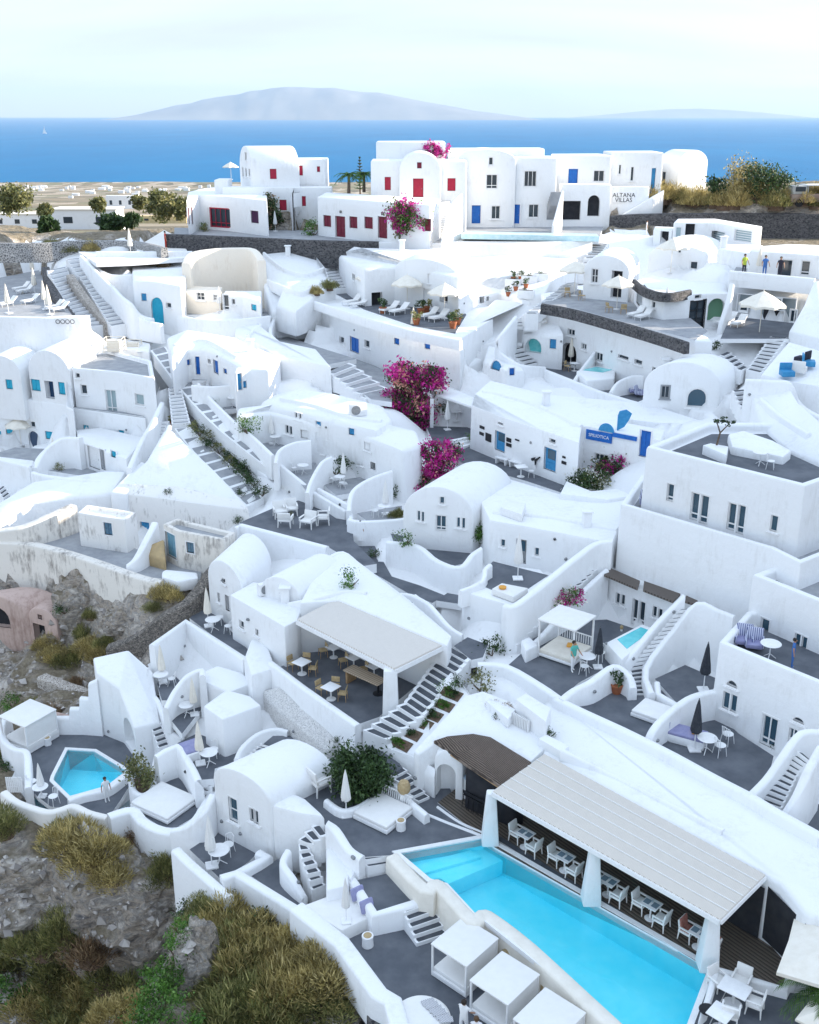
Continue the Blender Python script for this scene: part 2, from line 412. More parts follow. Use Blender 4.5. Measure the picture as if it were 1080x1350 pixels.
# ---------------------------------------------------------------- openings, fixed to the wall the sight line meets
def frame_on(o, box):
    x0, y0, x1, y1 = box; cx, cy = (x0 + x1) / 2, (y0 + y1) / 2
    loc, nor = hit(o, cx, cy)
    if loc is None:
        print('MISS', o.name, o.get('label'), box); return None
    nz = V3((nor.x, nor.y, 0))
    if nz.length < .25:
        print('FLAT', o.name, o.get('label'), box); return None
    nz.normalize()
    t = V3((-nz.y, nz.x, 0)); up = V3((0, 0, 1))
    a = proj(loc); e = proj(loc + t * .1); g = proj(loc + up * .1)
    w = (x1 - x0) / max(abs(e[0] - a[0]) * 10, 3); h = (y1 - y0 - abs(e[1] - a[1]) * 10 * min(w, 6)) / max(abs(g[1] - a[1]) * 10, 3)
    h = max(h, (y1 - y0) * .55 / max(abs(g[1] - a[1]) * 10, 3))
    return loc, t, up, nz, min(w, 4.5), min(h, 4.5)
def obox(b, c, t, u, n, w, h, d, mi=0):
    q = [c + t * sx * w / 2 + u * sy * h / 2 for sx, sy in ((-1, -1), (1, -1), (1, 1), (-1, 1))]
    b.prism([a + n * d / 2 for a in q], [a - n * d / 2 for a in q], mi)
REC = dict(shutter=.10, door=.16, dark=.5, win=.2, glazed=.2); CUTS = {}
def cut_openings():
    for o, L_ in CUTS.items():
        mb = MB()
        for ol, n, d in L_: mb.prism([p + n * .5 for p in ol], [p - n * (d + .06) for p in ol])
        cut(o, mb)
def win(o, box, style='win', col=None, panes=(2, 1), fr=None, label=None, pane=GLASS, name=None, arch=False, fw=.07, glaze=None):
    """box in picture px; style win | door | shutter (solid leaf) | glazed (door with glass) | dark (open doorway)"""
    q = frame_on(o, box)
    if not q: return None
    loc, t, u, n, w, h = q; CLEAR.append((loc.x, loc.y, n.x, n.y, w / 2 + .9, loc.z - h / 2 - .12))
    fr = fr or WTRIM; b = MB(); r = None
    def outline(w, h, k=8):
        if not arch: return [(-w / 2, -h / 2), (w / 2, -h / 2), (w / 2, h / 2), (-w / 2, h / 2)]
        ah = min(w / 2, h * .97)
        return [(-w / 2, -h / 2), (w / 2, -h / 2)] + [(w / 2 * cos(pi * i / k), h / 2 - ah + ah * sin(pi * i / k)) for i in range(k + 1)]
    def plate(b, w, h, d0, d1, mi=0):
        ol = outline(w, h); b.prism([loc + t * x + u * y + n * d1 for x, y in ol], [loc + t * x + u * y + n * d0 for x, y in ol], mi)
    rc = min(REC.get(style, .2), max(.1, w * .28)) if style == 'win' else REC.get(style, .2); CUTS.setdefault(o, []).append(([(loc + t * x + u * y) for x, y in outline(w, h)], n, rc))
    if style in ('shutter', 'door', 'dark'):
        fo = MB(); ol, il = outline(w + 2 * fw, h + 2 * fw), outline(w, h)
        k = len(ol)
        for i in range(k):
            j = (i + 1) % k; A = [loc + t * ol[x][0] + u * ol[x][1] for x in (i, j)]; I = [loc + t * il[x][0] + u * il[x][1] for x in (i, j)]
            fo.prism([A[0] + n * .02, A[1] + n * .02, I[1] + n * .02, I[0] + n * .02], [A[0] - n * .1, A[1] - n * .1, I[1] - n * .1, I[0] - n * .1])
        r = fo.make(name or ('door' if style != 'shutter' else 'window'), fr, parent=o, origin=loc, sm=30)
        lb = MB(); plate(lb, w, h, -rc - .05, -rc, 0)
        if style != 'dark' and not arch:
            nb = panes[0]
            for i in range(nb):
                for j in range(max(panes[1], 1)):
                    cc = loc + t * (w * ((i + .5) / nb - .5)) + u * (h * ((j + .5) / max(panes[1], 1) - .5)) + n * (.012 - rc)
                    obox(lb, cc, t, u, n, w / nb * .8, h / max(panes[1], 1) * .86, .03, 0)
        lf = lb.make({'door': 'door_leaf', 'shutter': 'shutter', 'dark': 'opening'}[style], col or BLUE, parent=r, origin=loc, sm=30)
        if style == 'door' and glaze:
            gb = MB(); obox(gb, loc + u * h * .2 + n * (.035 - rc), t, u, n, w * .62, h * .42, .02); gb.make('pane', glaze, parent=r, origin=loc)
        elif style == 'door' and h > .9:
            hb = MB(); hb.box(loc + t * w * .36 - u * h * .05 + n * (.05 - rc), (.05, .05, .12)); hb.make('handle', METALG, parent=r, origin=loc)
    else:
        # glazed: frame bars round the panes
        ol, il = outline(w + 2 * fw, h + 2 * fw), outline(w, h); k = len(ol)
        for i in range(k):
            j = (i + 1) % k; A = [loc + t * ol[x][0] + u * ol[x][1] for x in (i, j)]; I = [loc + t * il[x][0] + u * il[x][1] for x in (i, j)]
            b.prism([A[0] + n * .02, A[1] + n * .02, I[1] + n * .02, I[0] + n * .02], [A[0] - n * .1, A[1] - n * .1, I[1] - n * .1, I[0] - n * .1])
        iw = min(.12, w * .22, h * .22); il2 = outline(w - iw, h - iw)
        for i in range(k):
            j = (i + 1) % k; A = [loc + t * il[x][0] + u * il[x][1] for x in (i, j)]; I = [loc + t * il2[x][0] + u * il2[x][1] for x in (i, j)]
            b.prism([A[0] - n * .04, A[1] - n * .04, I[1] - n * .04, I[0] - n * .04], [A[0] - n * .17, A[1] - n * .17, I[1] - n * .17, I[0] - n * .17])
        for i in range(1, panes[0]): obox(b, loc + t * w * (i / panes[0] - .5) - n * .07, t, u, n, .055, h, .05)
        for j in range(1, panes[1]): obox(b, loc + u * h * (j / panes[1] - .5) - n * .072, t, u, n, w, .045, .045)
        if style == 'glazed': obox(b, loc - u * h * .28 - n * .1, t, u, n, w, .07, .05)
        if style == 'win' and h < 1.6: obox(b, loc - u * (h / 2 + fw + .03) + n * .06, t, u, n, w + .28, .06, .16)
        r = b.make(name or ('window' if style == 'win' else 'door'), col or fr, parent=o, origin=loc, sm=30)
        pb = MB(); plate(pb, w, h, -rc - .05, -min(.16, rc * .8)); pb.make('pane', pane, parent=r, origin=loc)
    if label: r['label'] = label
    return r
def ZT(bx, by, z, ty):
    """height of the point straight above floor point (bx, by, z) that is seen at picture row ty"""
    p = P(bx, by, z); k = (ty - 675) / F
    return -(k * p.y * CP + p.y * SP) / (CP - k * SP)
def lift(bx, by, z, zt):
    p = P(bx, by, z); p.z = zt; return p

S = Z(480, 1070); T = Z(720, 1070); U = Z(480, 880); V = Z(720, 880); W = Z(230, 1070); X = Z(230, 880)
A = Z(0, 880); A2 = Z(0, 650); Z2 = Z(230, 650); Z3 = Z(480, 650); R4 = Z(720, 650)
K = Z(0, 420); E = Z(230, 420); D = Z(480, 420); G = Z(720, 420)
Q1 = Z(0, 170); Q2 = Z(230, 170); Q3 = Z(480, 170); Q4 = Z(720, 170)
def zz(pts, *zs):
    return [(p[0], p[1], z) for p, z in zip(pts, zs if len(zs) > 1 else list(zs) * len(pts))]

def swimming_pool(label, pts, z, depth, fl, water_drop=.08, rim=.28, dz=None, rimm=WTRIM):
    p = pts3(pts, z); ar = sum(p[i].x * p[(i + 1) % len(p)].y - p[(i + 1) % len(p)].x * p[i].y for i in range(len(p)))
    if ar < 0: p.reverse()
    c = sum(p, V3()) / len(p); n = len(p)
    if fl is not None:
        BVH.pop(fl, None)
        cut(fl, MB().prism([q + V3((0, 0, 1)) for q in p], [q - V3((0, 0, 3)) for q in p]))
    e = empty('swimming_pool', c, label, 'pool')
    bot = [q - V3((0, 0, depth)) for q in p]
    b = MB()
    for i in range(n): b.face([p[i], p[(i + 1) % n], bot[(i + 1) % n], bot[i]])
    b.face(bot); b.make('basin', POOLP, parent=e, recalc=False)
    w = [q - V3((0, 0, water_drop)) for q in p]
    MB().prism(w, [q + V3((0, 0, .02)) for q in bot]).make('water', WATER, parent=e)
    if rim:
        r = MB(); out = []
        for i in range(n):
            a, q, d = p[i - 1], p[i], p[(i + 1) % n]
            n1 = V3((q.y - a.y, a.x - q.x, 0)).normalized(); n2 = V3((d.y - q.y, q.x - d.x, 0)).normalized(); m = n1 + n2
            out.append(q + m * (rim / max(m.length_squared / 2, .3)))
        for i in range(n):
            j = (i + 1) % n; up = V3((0, 0, .07)); dn = V3((0, 0, -.15))
            r.prism([p[i] + up, p[j] + up, out[j] + up, out[i] + up], [p[i] + dn, p[j] + dn, out[j] + dn, out[i] + dn])
        r.make('coping', rimm, parent=e, sm=20)
    return e

# ================================================================= POOL TERRACE AND RESTAURANT (front right)
deck = floor('pool_terrace_paving', [(375, 1040), (425, 1000), (545, 1010), (590, 1035), (634, 1101), (660, 1090), (1000, 1250), (960, 1300), (900, 1420), (862, 1385), (813, 1347), (632, 1203), (628, 1207), (590, 1166), (568, 1160), (522, 1127), (478, 1130), (452, 1108)], -30, lower=2.2)
floor('wooden_deck_paving', [(577, 1058), (640, 1010), (770, 1030), (1100, 1180), (1110, 1250), (1048, 1262), (1035, 1306), (946, 1280), (926, 1271), (652, 1117), (634, 1103)], -29.97, WOODD, .1, False)
floor('dark_channel_paving', S(515, 105) + T(610, 602) + T(606, 585) + S(540, 98), -29.95, TREAD, .05, False)
floor('lower_dining_terrace_paving', [(937, 1283), (1036, 1308), (1200, 1330), (1150, 1440), (880, 1440)], -30.15, GREY, .4)
pool_pts = [(528, 1126), (638, 1106), (934, 1277), (893, 1385), (862, 1385), (813, 1347), (632, 1203), (628, 1207), (590, 1166), (568, 1160)]
mp = swimming_pool('long turquoise main pool beside the pergola restaurant', pool_pts, -30, 1.35, deck, .06, .22)
pl = MB(); q = pts3(S(150, 172) + S(462, 118) + S(565, 186) + S(335, 285) + S(300, 262) + S(268, 266), -30.55); pl.ex(q, .8)
q = pts3(S(185, 215) + S(420, 150) + S(465, 178) + S(215, 250), -30.42); pl.ex(q, .3); pl.make('ledge', POOLP, parent=mp, bevel=.04)
wall('cream rounded infinity edge wall of the long main pool', [(517, 1127), (560, 1171), (572, 1164), (584, 1170), (622, 1211), (636, 1204), (650, 1210), (700, 1249), (815, 1355), (880, 1410)], -29.88, -32.6, t=.62, m=CREAM, k=3, name='pool_edge_wall')
# small and lower sun terraces
floor('small_sun_terrace_paving', W(720, 272) + W(870, 238) + W(968, 345) + W(792, 398), -30.7, GREY, 1.5)
floor('lower_sun_terrace_paving', [(440, 1240), (527, 1215), (556, 1240), (640, 1215), (850, 1400), (860, 1460), (540, 1460), (516, 1320)], -31.6, GREY, .5)
stairs('short flight of steps from pool deck to small sun terrace', zz(W(752, 232), -30.6)[:0] + [(*W(765, 238)[0], *W(865, 222)[0], -30.6), (*W(742, 185)[0], *W(850, 168)[0], -30.05)], 2, drop=1.5, inset=.08)
stairs('four grey treads from small terrace to cabana terrace', [(*S(208, 535)[0], *S(332, 495)[0], -31.6), (*S(148, 385)[0], *S(262, 342)[0], -30.7)], 5, drop=1.5, inset=.08)
block('stair_block', 'white kerb block round the small sun terrace', 'wall', W(700, 268) + W(742, 178) + W(690, 205) + W(668, 232), -30.4, -33)
wall('white parapet between small sun terrace and built-in sofa', W(702, 262) + W(722, 292) + W(792, 400) + W(900, 372) + W(968, 350), -30.55, -32.5, t=.42, k=1)
sofa = block('sofa_platform', 'white built-in sofa platform above the stone retaining wall', 'sofa', W(500, 372) + W(690, 300) + W(788, 410) + W(662, 470), -31.0, -33, m=FABW, bevel=.1)
wall('white angular parapet along outer edge of the cabana terrace', [(391, 1194), (450, 1240), (500, 1308), (518, 1318), (527, 1350), (560, 1420)], -30.95, -32.6, t=.75, k=1)
wall('dark rubble retaining wall below the cabana terrace', [(389, 1197), (446, 1246), (494, 1313), (500, 1400)], -32.0, -37.5, t=.7, k=1, m=LAVA, name='stone_wall')
# restaurant: sloping white roof, cave front, pergola
rest = block('restaurant', 'long white restaurant building with sloping roof behind the reed pergola', 'building',
    zz([(716, 994), (1010, 1154), (1030, 1165), (1062, 1205), (1150, 1225), (1180, 1140)], -27.05, -27.05, -27.0, -27.2, -27.0, -26.6) + zz(V(1085, 665) + V(790, 500) + V(440, 310) + V(0, 95), -26.75, -26.75, -26.75, -26.75), zb=-30.4, bevel=.2)
# pergola
pg = empty('pergola', P(790, 1190, -30), 'long cream reed pergola over the poolside restaurant tables', 'pergola')
pq = zz([(650, 1043), (718, 994), (1009, 1153), (950, 1212)], -27.15, -26.95, -26.95, -27.15)
MB().ex(pts3(pq), .1).make('reed_roof', REED, parent=pg)
fa, fb, fc, fd = pts3(pq)
bm_ = MB(); bm_.tube(fa - V3((0, 0, .14)), fd - V3((0, 0, .14)), .13, n=4); bm_.tube(fd - V3((0, 0, .14)), fc - V3((0, 0, .14)), .1, n=4); bm_.tube(fa - V3((0, 0, .14)), fb - V3((0, 0, .14)), .1, n=4)
bm_.make('beam', WTRIM, parent=pg)
sb = MB()
for k in range(1, 6):
    f = k / 6; sb.tube(fa.lerp(fb, f) + V3((0, 0, .02)), fd.lerp(fc, f) + V3((0, 0, .02)), .025, n=5)
sb.make('batten', FABW, parent=pg)
for (bx, by) in ((646, 1110), (779, 1188), (932, 1274)):
    q = P(bx, by, -30); b = MB(); h = 2.62
    b.prism([q + V3((x * .2, y * .2, h)) for x, y in ((-1, -1), (1, -1), (1, 1), (-1, 1))], [q + V3((x * .38, y * .38, 0)) for x, y in ((-1, -1), (1, -1), (1, 1), (-1, 1))])
    b.make('pillar', WHITE, parent=pg, bevel=.06)
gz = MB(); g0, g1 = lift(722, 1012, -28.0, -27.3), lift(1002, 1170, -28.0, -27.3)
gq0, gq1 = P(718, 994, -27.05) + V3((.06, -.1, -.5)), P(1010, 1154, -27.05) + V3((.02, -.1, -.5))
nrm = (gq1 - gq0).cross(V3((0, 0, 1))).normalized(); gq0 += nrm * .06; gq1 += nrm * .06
gz.face([gq0, gq1, gq1 - V3((0, 0, 2.4)), gq0 - V3((0, 0, 2.4))]); gz.make('glazing_and_shade', DARKIN, parent=rest)  # front glass, with the dark inside of the restaurant put into its colour
gq2 = P(1062, 1205, -27.2) + V3((.12, -.15, -.45)); gz = MB(); gz.face([gq1 + V3((.1, .05, .1)), gq2, gq2 - V3((0, 0, 2.2)), gq1 - V3((-.1, -.05, 2.3))]); gz.make('glazing_and_shade', DARKIN, parent=rest)  # dark sheet painted as the shaded inside of the end opening
wall('low white kerb round the end of the dark wooden deck', T(678, 618) + T(800, 655) + T(945, 697) + T(992, 590) + T(975, 560), -29.75, -30.6, t=.3, k=1)
block('bench', 'white masonry bench at the right end of the main pool', 'bench', T(655, 635) + T(690, 625) + T(640, 790) + T(600, 830), -29.6, -30.4)
# bar with thatch
niche = vault('bar_niche', 'small white vaulted niche with open arch beside the thatched bar', U(278, 372)[0], U(392, 398)[0], (585, 965), -28.2, .75, -30.2, cat='building')
def arch_cut(o, box, depth, extra=0):
    q = frame_on(o, box)
    if not q: return
    loc, t, u, n, w, h = q; hs = h / 2 - w / 2
    ol = [(-w / 2, -h / 2 - extra), (w / 2, -h / 2 - extra)] + [(w / 2 * cos(pi * i / 10), hs + w / 2 * sin(pi * i / 10)) for i in range(11)]
    cut(o, MB().prism([loc + t * x + u * y + n * .8 for x, y in ol], [loc + t * x + u * y - n * depth for x, y in ol]))
def rect_cut(o, box, depth):
    q = frame_on(o, box)
    if not q: return
    loc, t, u, n, w, h = q
    cut(o, MB().prism([loc + t * x + u * y + n * .8 for x, y in ((-w / 2, -h / 2), (w / 2, -h / 2), (w / 2, h / 2), (-w / 2, h / 2))], [loc + t * x + u * y - n * depth for x, y in ((-w / 2, -h / 2), (w / 2, -h / 2), (w / 2, h / 2), (-w / 2, h / 2))]))
arch_cut(niche, (U(288, 375)[0] + U(362, 535)[0]), 1.1)
bar = block('bar_counter', 'white bar counter with pale blue top under the thatch roof', 'bar', U(388, 432) + U(420, 420) + U(530, 480) + U(500, 500), -28.85, -30.2, bevel=.05)
MB().ex(pts3(U(386, 430) + U(420, 418) + U(532, 480) + U(500, 502), -28.8), .06).make('counter_top', mat('counter_pale_blue', (.42, .55, .66), (.5, .62, .72), 4, .4), parent=bar)
th = empty('thatch_roof', P(640, 1010, -28), 'brown thatched roof over the poolside bar', 'roof')
tb = MB(); tq = zz(U(276, 290) + U(330, 272) + U(432, 262) + U(500, 275) + U(662, 375) + U(545, 470) + U(400, 380) + U(345, 335), -27.3, -27.0, -26.85, -26.85, -26.95, -27.45, -27.5, -27.45)
tp = pts3(tq); cc = sum(tp, V3()) / 8 + V3((0, 0, .12)); n = 8
for i in range(n): tb.face([tp[i], tp[(i + 1) % n], cc])
for i in range(n): tb.face([tp[i], tp[(i + 1) % n], tp[(i + 1) % n] - V3((0, 0, .14)), tp[i] - V3((0, 0, .14))])
tb.face([q - V3((0, 0, .14)) for q in tp]); tb.make('reed_thatch', THATCH, parent=th, sm=60)
bb = MB(); bb.tube(tp[5] - V3((0, -.1, .2)), tp[7] - V3((0, -.1, .2)), .06); bb.make('beam', WOOD, parent=th)
block('bar_back_wall', 'dark wall at the back of the thatched bar', 'wall', zz(U(400, 372) + U(440, 350) + U(640, 430) + U(600, 450), -27.5), zb=-30.2, m=DARKIN)  # whole wall in the dark interior colour
# roof plateau behind bar, planters beside main stairs
plat = block('bar_house', 'white flat roofed plateau between planter stairs and reed pergola', 'building', zz(U(195, 330) + U(215, 345) + U(278, 300) + U(420, 268) + U(500, 280) + U(660, 372) + U(715, 320) + U(700, 250) + U(690, 200) + U(600, 140) + U(470, 90) + U(400, 110), -27.75, -27.8, -27.5, -27.1, -27.1, -27.1, -27.0, -26.95, -26.85, -26.6, -26.55, -26.75), zb=-30.2, bevel=.1)
ps = block('planter_slope', 'white sloping slab holding six planted beds beside the stairs', 'planter', zz(U(70, 300) + U(200, 350) + U(285, 290) + U(425, 110) + U(370, 40) + U(345, 15) + U(240, 130), -28.75, -28.7, -28.2, -26.9, -26.5, -26.55, -27.5), zb=-30.2, bevel=.08)
block('planter_wall', 'white wall with round lamps below the planted beds', 'wall', zz(U(75, 302) + U(195, 345) + U(285, 395) + U(280, 440) + U(140, 372), -28.75, -28.6, -28.5, -28.9, -29.1), zb=-30.2)
stairs('wide main stairs of grey treads beside the planted beds', [(*X(745, 262)[0], *X(838, 300)[0], -28.65), (*X(905, 145)[0], *X(985, 200)[0], -27.6), (*Z3(325, 600)[0], *Z3(425, 655)[0], -26.5)], 15, drop=1.6, inset=.13, nose=.1)
floor('stair_landing_paving', Z3(355, 605) + Z3(410, 570) + Z3(490, 600) + Z3(470, 650) + Z3(425, 660), -26.45, GREY, .5)
floor('landing_by_bar_paving', X(770, 290) + X(850, 320) + X(905, 400) + X(850, 430) + X(760, 400), -29.2, GREY, .5)
stairs('short steps from stair landing to pool deck beside white wall', [(*X(965, 540)[0], *X(1010, 520)[0], -30), (*X(850, 425)[0], *X(905, 395)[0], -29.2)], 6, drop=1, inset=.1)
wall('low curved white wall between the steps and the daybed', X(830, 425) + X(880, 470) + X(940, 530) + X(1000, 580), -29.5, -30.3, t=.28)
wall('white curved kerb strip between pool deck and bar deck', U(250, 578) + U(330, 610) + U(465, 662), -29.93, -30.3, t=.14, name='kerb')
wall('thin white kerb edging the wooden bar deck', U(290, 548) + U(380, 610) + U(470, 650), -29.93, -30.3, t=.12, name='kerb')
rt = floor('restaurant_terrace_paving', [(368, 880), (397, 866), (437, 845), (520, 830), (600, 850), (560, 895), (517, 930), (500, 945), (472, 955)], -28.65, GREY, .5)
# upper restaurant
pg2 = empty('pergola', P(515, 938, -28.65), 'cream reed pergola roof over the upper restaurant terrace with wooden table', 'pergola')
pq2 = zz([(392, 816), (448, 787), (589, 847), (520, 881)], -25.75, -25.6, -25.6, -25.75); pp = pts3(pq2)
MB().ex(pp, .12).make('reed_roof', stripes('reed_canopy_pale', (.58, .53, .47), (.80, .75, .69), 6, 'X', .85, 1.2, radians(-28), .5, (.05, .6), .12), parent=pg2)
b = MB(); b.tube(pp[0] - V3((0, 0, .2)), pp[3] - V3((0, 0, .2)), .15, n=4); b.tube(pp[3] - V3((0, 0, .2)), pp[2] - V3((0, 0, .2)), .15, n=4); b.make('beam', WTRIM, parent=pg2)
q = V3((pp[3].x - .2, pp[3].y + .25, -28.65)); b = MB(); b.prism([q + V3((x * .33, y * .33, 2.75)) for x, y in ((-1, -1), (1, -1), (1, 1), (-1, 1))], [q + V3((x * .42, y * .42, 0)) for x, y in ((-1, -1), (1, -1), (1, 1), (-1, 1))]); b.make('pillar', WHITE, parent=pg2, bevel=.06)
rs = block('restaurant', 'white stepped restaurant house behind the upper reed pergola', 'building', zz([(447, 790), (590, 851), (596, 838), (540, 790), (455, 726), (425, 737), (395, 795)], -25.5, -25.5, -25.5, -25.2, -24.9, -25.1, -25.5), zb=-29, bevel=.12)
v2 = vault('cave_house', 'white vaulted house nearest the green plant with an air conditioner', (340, 787), (399, 800), (402, 755), -26.3, 1.55, -29.2)
v1 = vault('cave_house', 'white vaulted house above the stone lane with pale table terrace', (274, 759), (320, 783), (314, 722), -26.5, 1.5, -29.5)
b1 = block('cave_house', 'white cube annex in front of the two restaurant vaults', 'house', [(303, 784), (335, 766), (400, 796), (392, 818), (375, 826), (353, 813)], ZT(303, 842, -29, 784), -29.8, bevel=.12)
floor('table_terrace_paving', [(250, 815), (275, 790), (303, 830), (330, 860), (323, 870)], -29, GREY, .5)
wall('long white wall below pale table terrace, left of the cube annex', [(200, 850), (245, 817), (285, 843), (324, 868)], -28.7, -32, t=.4, k=1)
block('garden_wall', 'rounded white buttress left of the upper restaurant terrace', 'wall', zz(Z2(275, 640) + Z2(300, 570) + Z2(360, 560) + Z2(390, 650) + Z2(400, 690) + Z2(300, 720), -28.2, -28, -28, -28.2, -28.3, -28.4), zb=-32, bevel=.3)
wall('white parapet along the front of the upper restaurant terrace', [(357, 872), (400, 905), (472, 955)], -28.1, -31.5, t=.4, k=1)
block('cave_house', 'pebble roofed cave house below the upper restaurant parapet', 'house', zz(X(345, 90) + X(415, 75) + X(560, 180) + X(720, 250) + X(640, 305) + X(600, 330) + X(370, 135), -29.6, -29.0, -29.2, -29.3, -29.8, -30, -29.9), zb=-32.5, m=PEBBLE, bevel=.1)

# ================================================================= RIGHT HAND HOUSES
floor('armchair_terrace_paving', V(400, 290) + V(440, 240) + V(560, 130) + V(660, 160) + V(760, 260) + V(900, 350) + V(870, 480) + V(785, 507) + V(440, 316), -27.3, GREY, .6)
floor('middle_right_terrace_paving', V(105, 150) + V(270, 70) + V(330, 110) + V(460, 90) + V(500, 140) + V(440, 250) + V(410, 290), -27.0, GREY, .6)
floor('canopy_terrace_paving', Z3(560, 690) + Z3(650, 610) + Z3(690, 530) + Z3(870, 505) + R4(240, 500) + R4(420, 560) + Z3(1100, 600) + Z3(1020, 660) + Z3(850, 750) + Z3(775, 815), -26.5, GREY, .6)
floor('parasol_nook_paving', R4(430, 735) + R4(550, 680) + R4(690, 740) + R4(640, 800) + R4(525, 840), -26.8, GREY, .6)
floor('corner_terrace_paving', V(930, 590) + V(1080, 540) + V(1250, 560) + V(1200, 760) + V(1085, 670), -27.6, GREY, .6)
wall('long sweeping white parapet above the poolside restaurant roof', Z3(450, 672) + Z3(560, 680) + Z3(690, 752) + Z3(790, 822) + V(60, 128) + V(430, 302) + V(620, 405) + V(790, 492) + V(940, 580) + V(1090, 662), -26.35, -29, t=.45, k=3)
rh1 = block('house', 'lower right white house with arched fanlight windows and sun terrace roof', 'house', [(948, 846), (1100, 908), (1190, 860), (1085, 800), (985, 805)], -23.2, -28, .75, .35, roof=GREY)
rh2 = block('house', 'white flat roofed house at right edge with striped armchair terrace', 'house', [(992, 757), (1100, 800), (1170, 760), (1035, 741)], -21.3, -25, .5, .4, roof=GREYL)
ubl = block('house', 'large plain white lower storey below the row of balcony windows', 'house', [(818, 664), (1016, 722), (1056, 742), (1150, 705), (880, 630), (846, 625)], -20.3, -28, .7, .35, roof=GREYL)
ubu = block('house', 'broad white upper house with grey roof terrace at right', 'house', [(851, 588), (1062, 640), (1160, 606), (1085, 580), (1045, 556), (930, 556)], -17.1, -22.5, .6, .45, roof=GREY, bevel=.2)
ob = MB()
for quad in (R4(236, 288) + R4(372, 347) + R4(362, 378) + R4(230, 322), R4(388, 347) + R4(532, 398) + R4(502, 428) + R4(384, 382), R4(555, 405) + R4(600, 425) + R4(590, 440) + R4(545, 425)):
    q = pts3(quad, -24.15); MB().ex(q, .12).make('slatted_awning', WOODB, parent=ubl)
lowf = block('canopy_house', 'white canopy terrace house front with two glazed doors under brown slats', 'house', R4(232, 318) + R4(365, 376) + R4(500, 426) + R4(560, 400) + R4(400, 340) + R4(250, 285), -24.4, -27, bevel=.08)
plunge = block('plunge_pool_surround', 'raised white plunge pool surround beside narrow right stairs', 'pool', R4(235, 590) + R4(380, 515) + R4(440, 540) + R4(300, 660), -25.6, -27.2)
q = pts3(R4(282, 578) + R4(375, 530) + R4(415, 545) + R4(320, 615), -25.575)
e = plunge; MB().ex(q, .02).make('water', mat('plunge_water', (.10, .55, .60), (.14, .62, .66), 3, .08, .05, 8, spec=.5), parent=e)
stairs('narrow right hand stairs of twenty treads between white walls', [(*R4(345, 800)[0], *R4(412, 800)[0], -27.0), (*R4(328, 700)[0], *R4(385, 690)[0], -26.5), (*R4(530, 462)[0], *R4(578, 455)[0], -23.9)], 20, drop=1.8, inset=.16)
wall('white sloping wall on the left of the narrow right stairs', zz(R4(270, 690) + R4(330, 640) + R4(440, 510) + R4(545, 402), -26.2, -25.7, -24.6, -23.3), zb=-27.5, t=.35)
wall('white sloping wall on the right of the narrow right stairs', zz(R4(420, 790) + R4(395, 690) + R4(500, 540) + R4(595, 432) + R4(680, 460) + R4(745, 485), -26.4, -26.2, -24.8, -23.4, -23.5, -23.6), zb=-27.5, t=.35, k=3)
wall('curved white parapet between canopy terrace and middle right terrace', zz(V(60, 125) + V(110, 85) + V(180, 50) + V(270, -10) + V(330, 30) + V(345, 80), -26.3, -26.1, -25.8, -25.6, -25.9, -26.3), zb=-27.5, t=.4)
wall('curved white divider between mattress terrace and lavender sofa', zz(V(405, 285) + V(425, 240) + V(470, 190) + V(560, 120) + V(640, 95) + V(690, 88), -26.7, -26.3, -26.0, -25.8, -25.8, -25.8), zb=-27.6, t=.4)
wall('white kerb around the dark parasol nook', R4(440, 745) + R4(445, 790) + R4(530, 840), -26.5, -27.3, t=.3, k=1)
stairs('short white steps beside the lower right arched windows', [(*V(838, 538)[0], *V(930, 570)[0], -27.3), (*V(940, 385)[0], *V(1000, 420)[0], -26.0), (*V(1010, 335)[0], *V(1050, 370)[0], -25.2)], 11, drop=1.2, inset=.1)
wall('white curving wall on the left of short terrace steps', zz(V(800, 510) + V(870, 440) + V(940, 340) + V(1010, 255) + V(1090, 250), -26.7, -26.3, -25.3, -24.6, -24.6), zb=-28, t=.4)
wall('white curving wall on the right of short terrace steps', zz(V(935, 580) + V(1000, 480) + V(1045, 390) + V(1090, 310), -26.8, -25.6, -24.8, -24.5), zb=-28.3, t=.4)
# stairs rising beside canopy terrace
stairs('long grey tread stairs rising beside the bougainvillea and canopy bed', [(*Z3(555, 598)[0], *Z3(605, 612)[0], -26.6), (*Z3(700, 462)[0], *Z3(745, 470)[0], -25.4), (*Z3(850, 320)[0], *Z3(900, 330)[0], -24.4), (*Z3(945, 225)[0], *Z3(1000, 215)[0], -23.4)], 20, drop=2, inset=.14)
wall('white wall left of the long stairs beside the parasol block', zz(Z3(560, 440) + Z3(600, 440) + Z3(720, 348) + Z3(840, 250) + Z3(920, 195) + Z3(985, 185), -24.4, -24.2, -23.6, -23.0, -22.6, -22.4), zb=-28, t=.45)
wall('white wall right of the long stairs behind the canopy bed', zz(Z3(640, 612) + Z3(695, 570) + Z3(775, 480) + Z3(865, 385) + Z3(960, 300), -26.4, -26.1, -25.4, -24.7, -24.0), zb=-28, t=.35)
block('gate_pier', 'small white square pier at the foot of the long stairs', 'pier', Z3(620, 580) + Z3(655, 565) + Z3(690, 600) + Z3(640, 625), -25.8, -27.5)
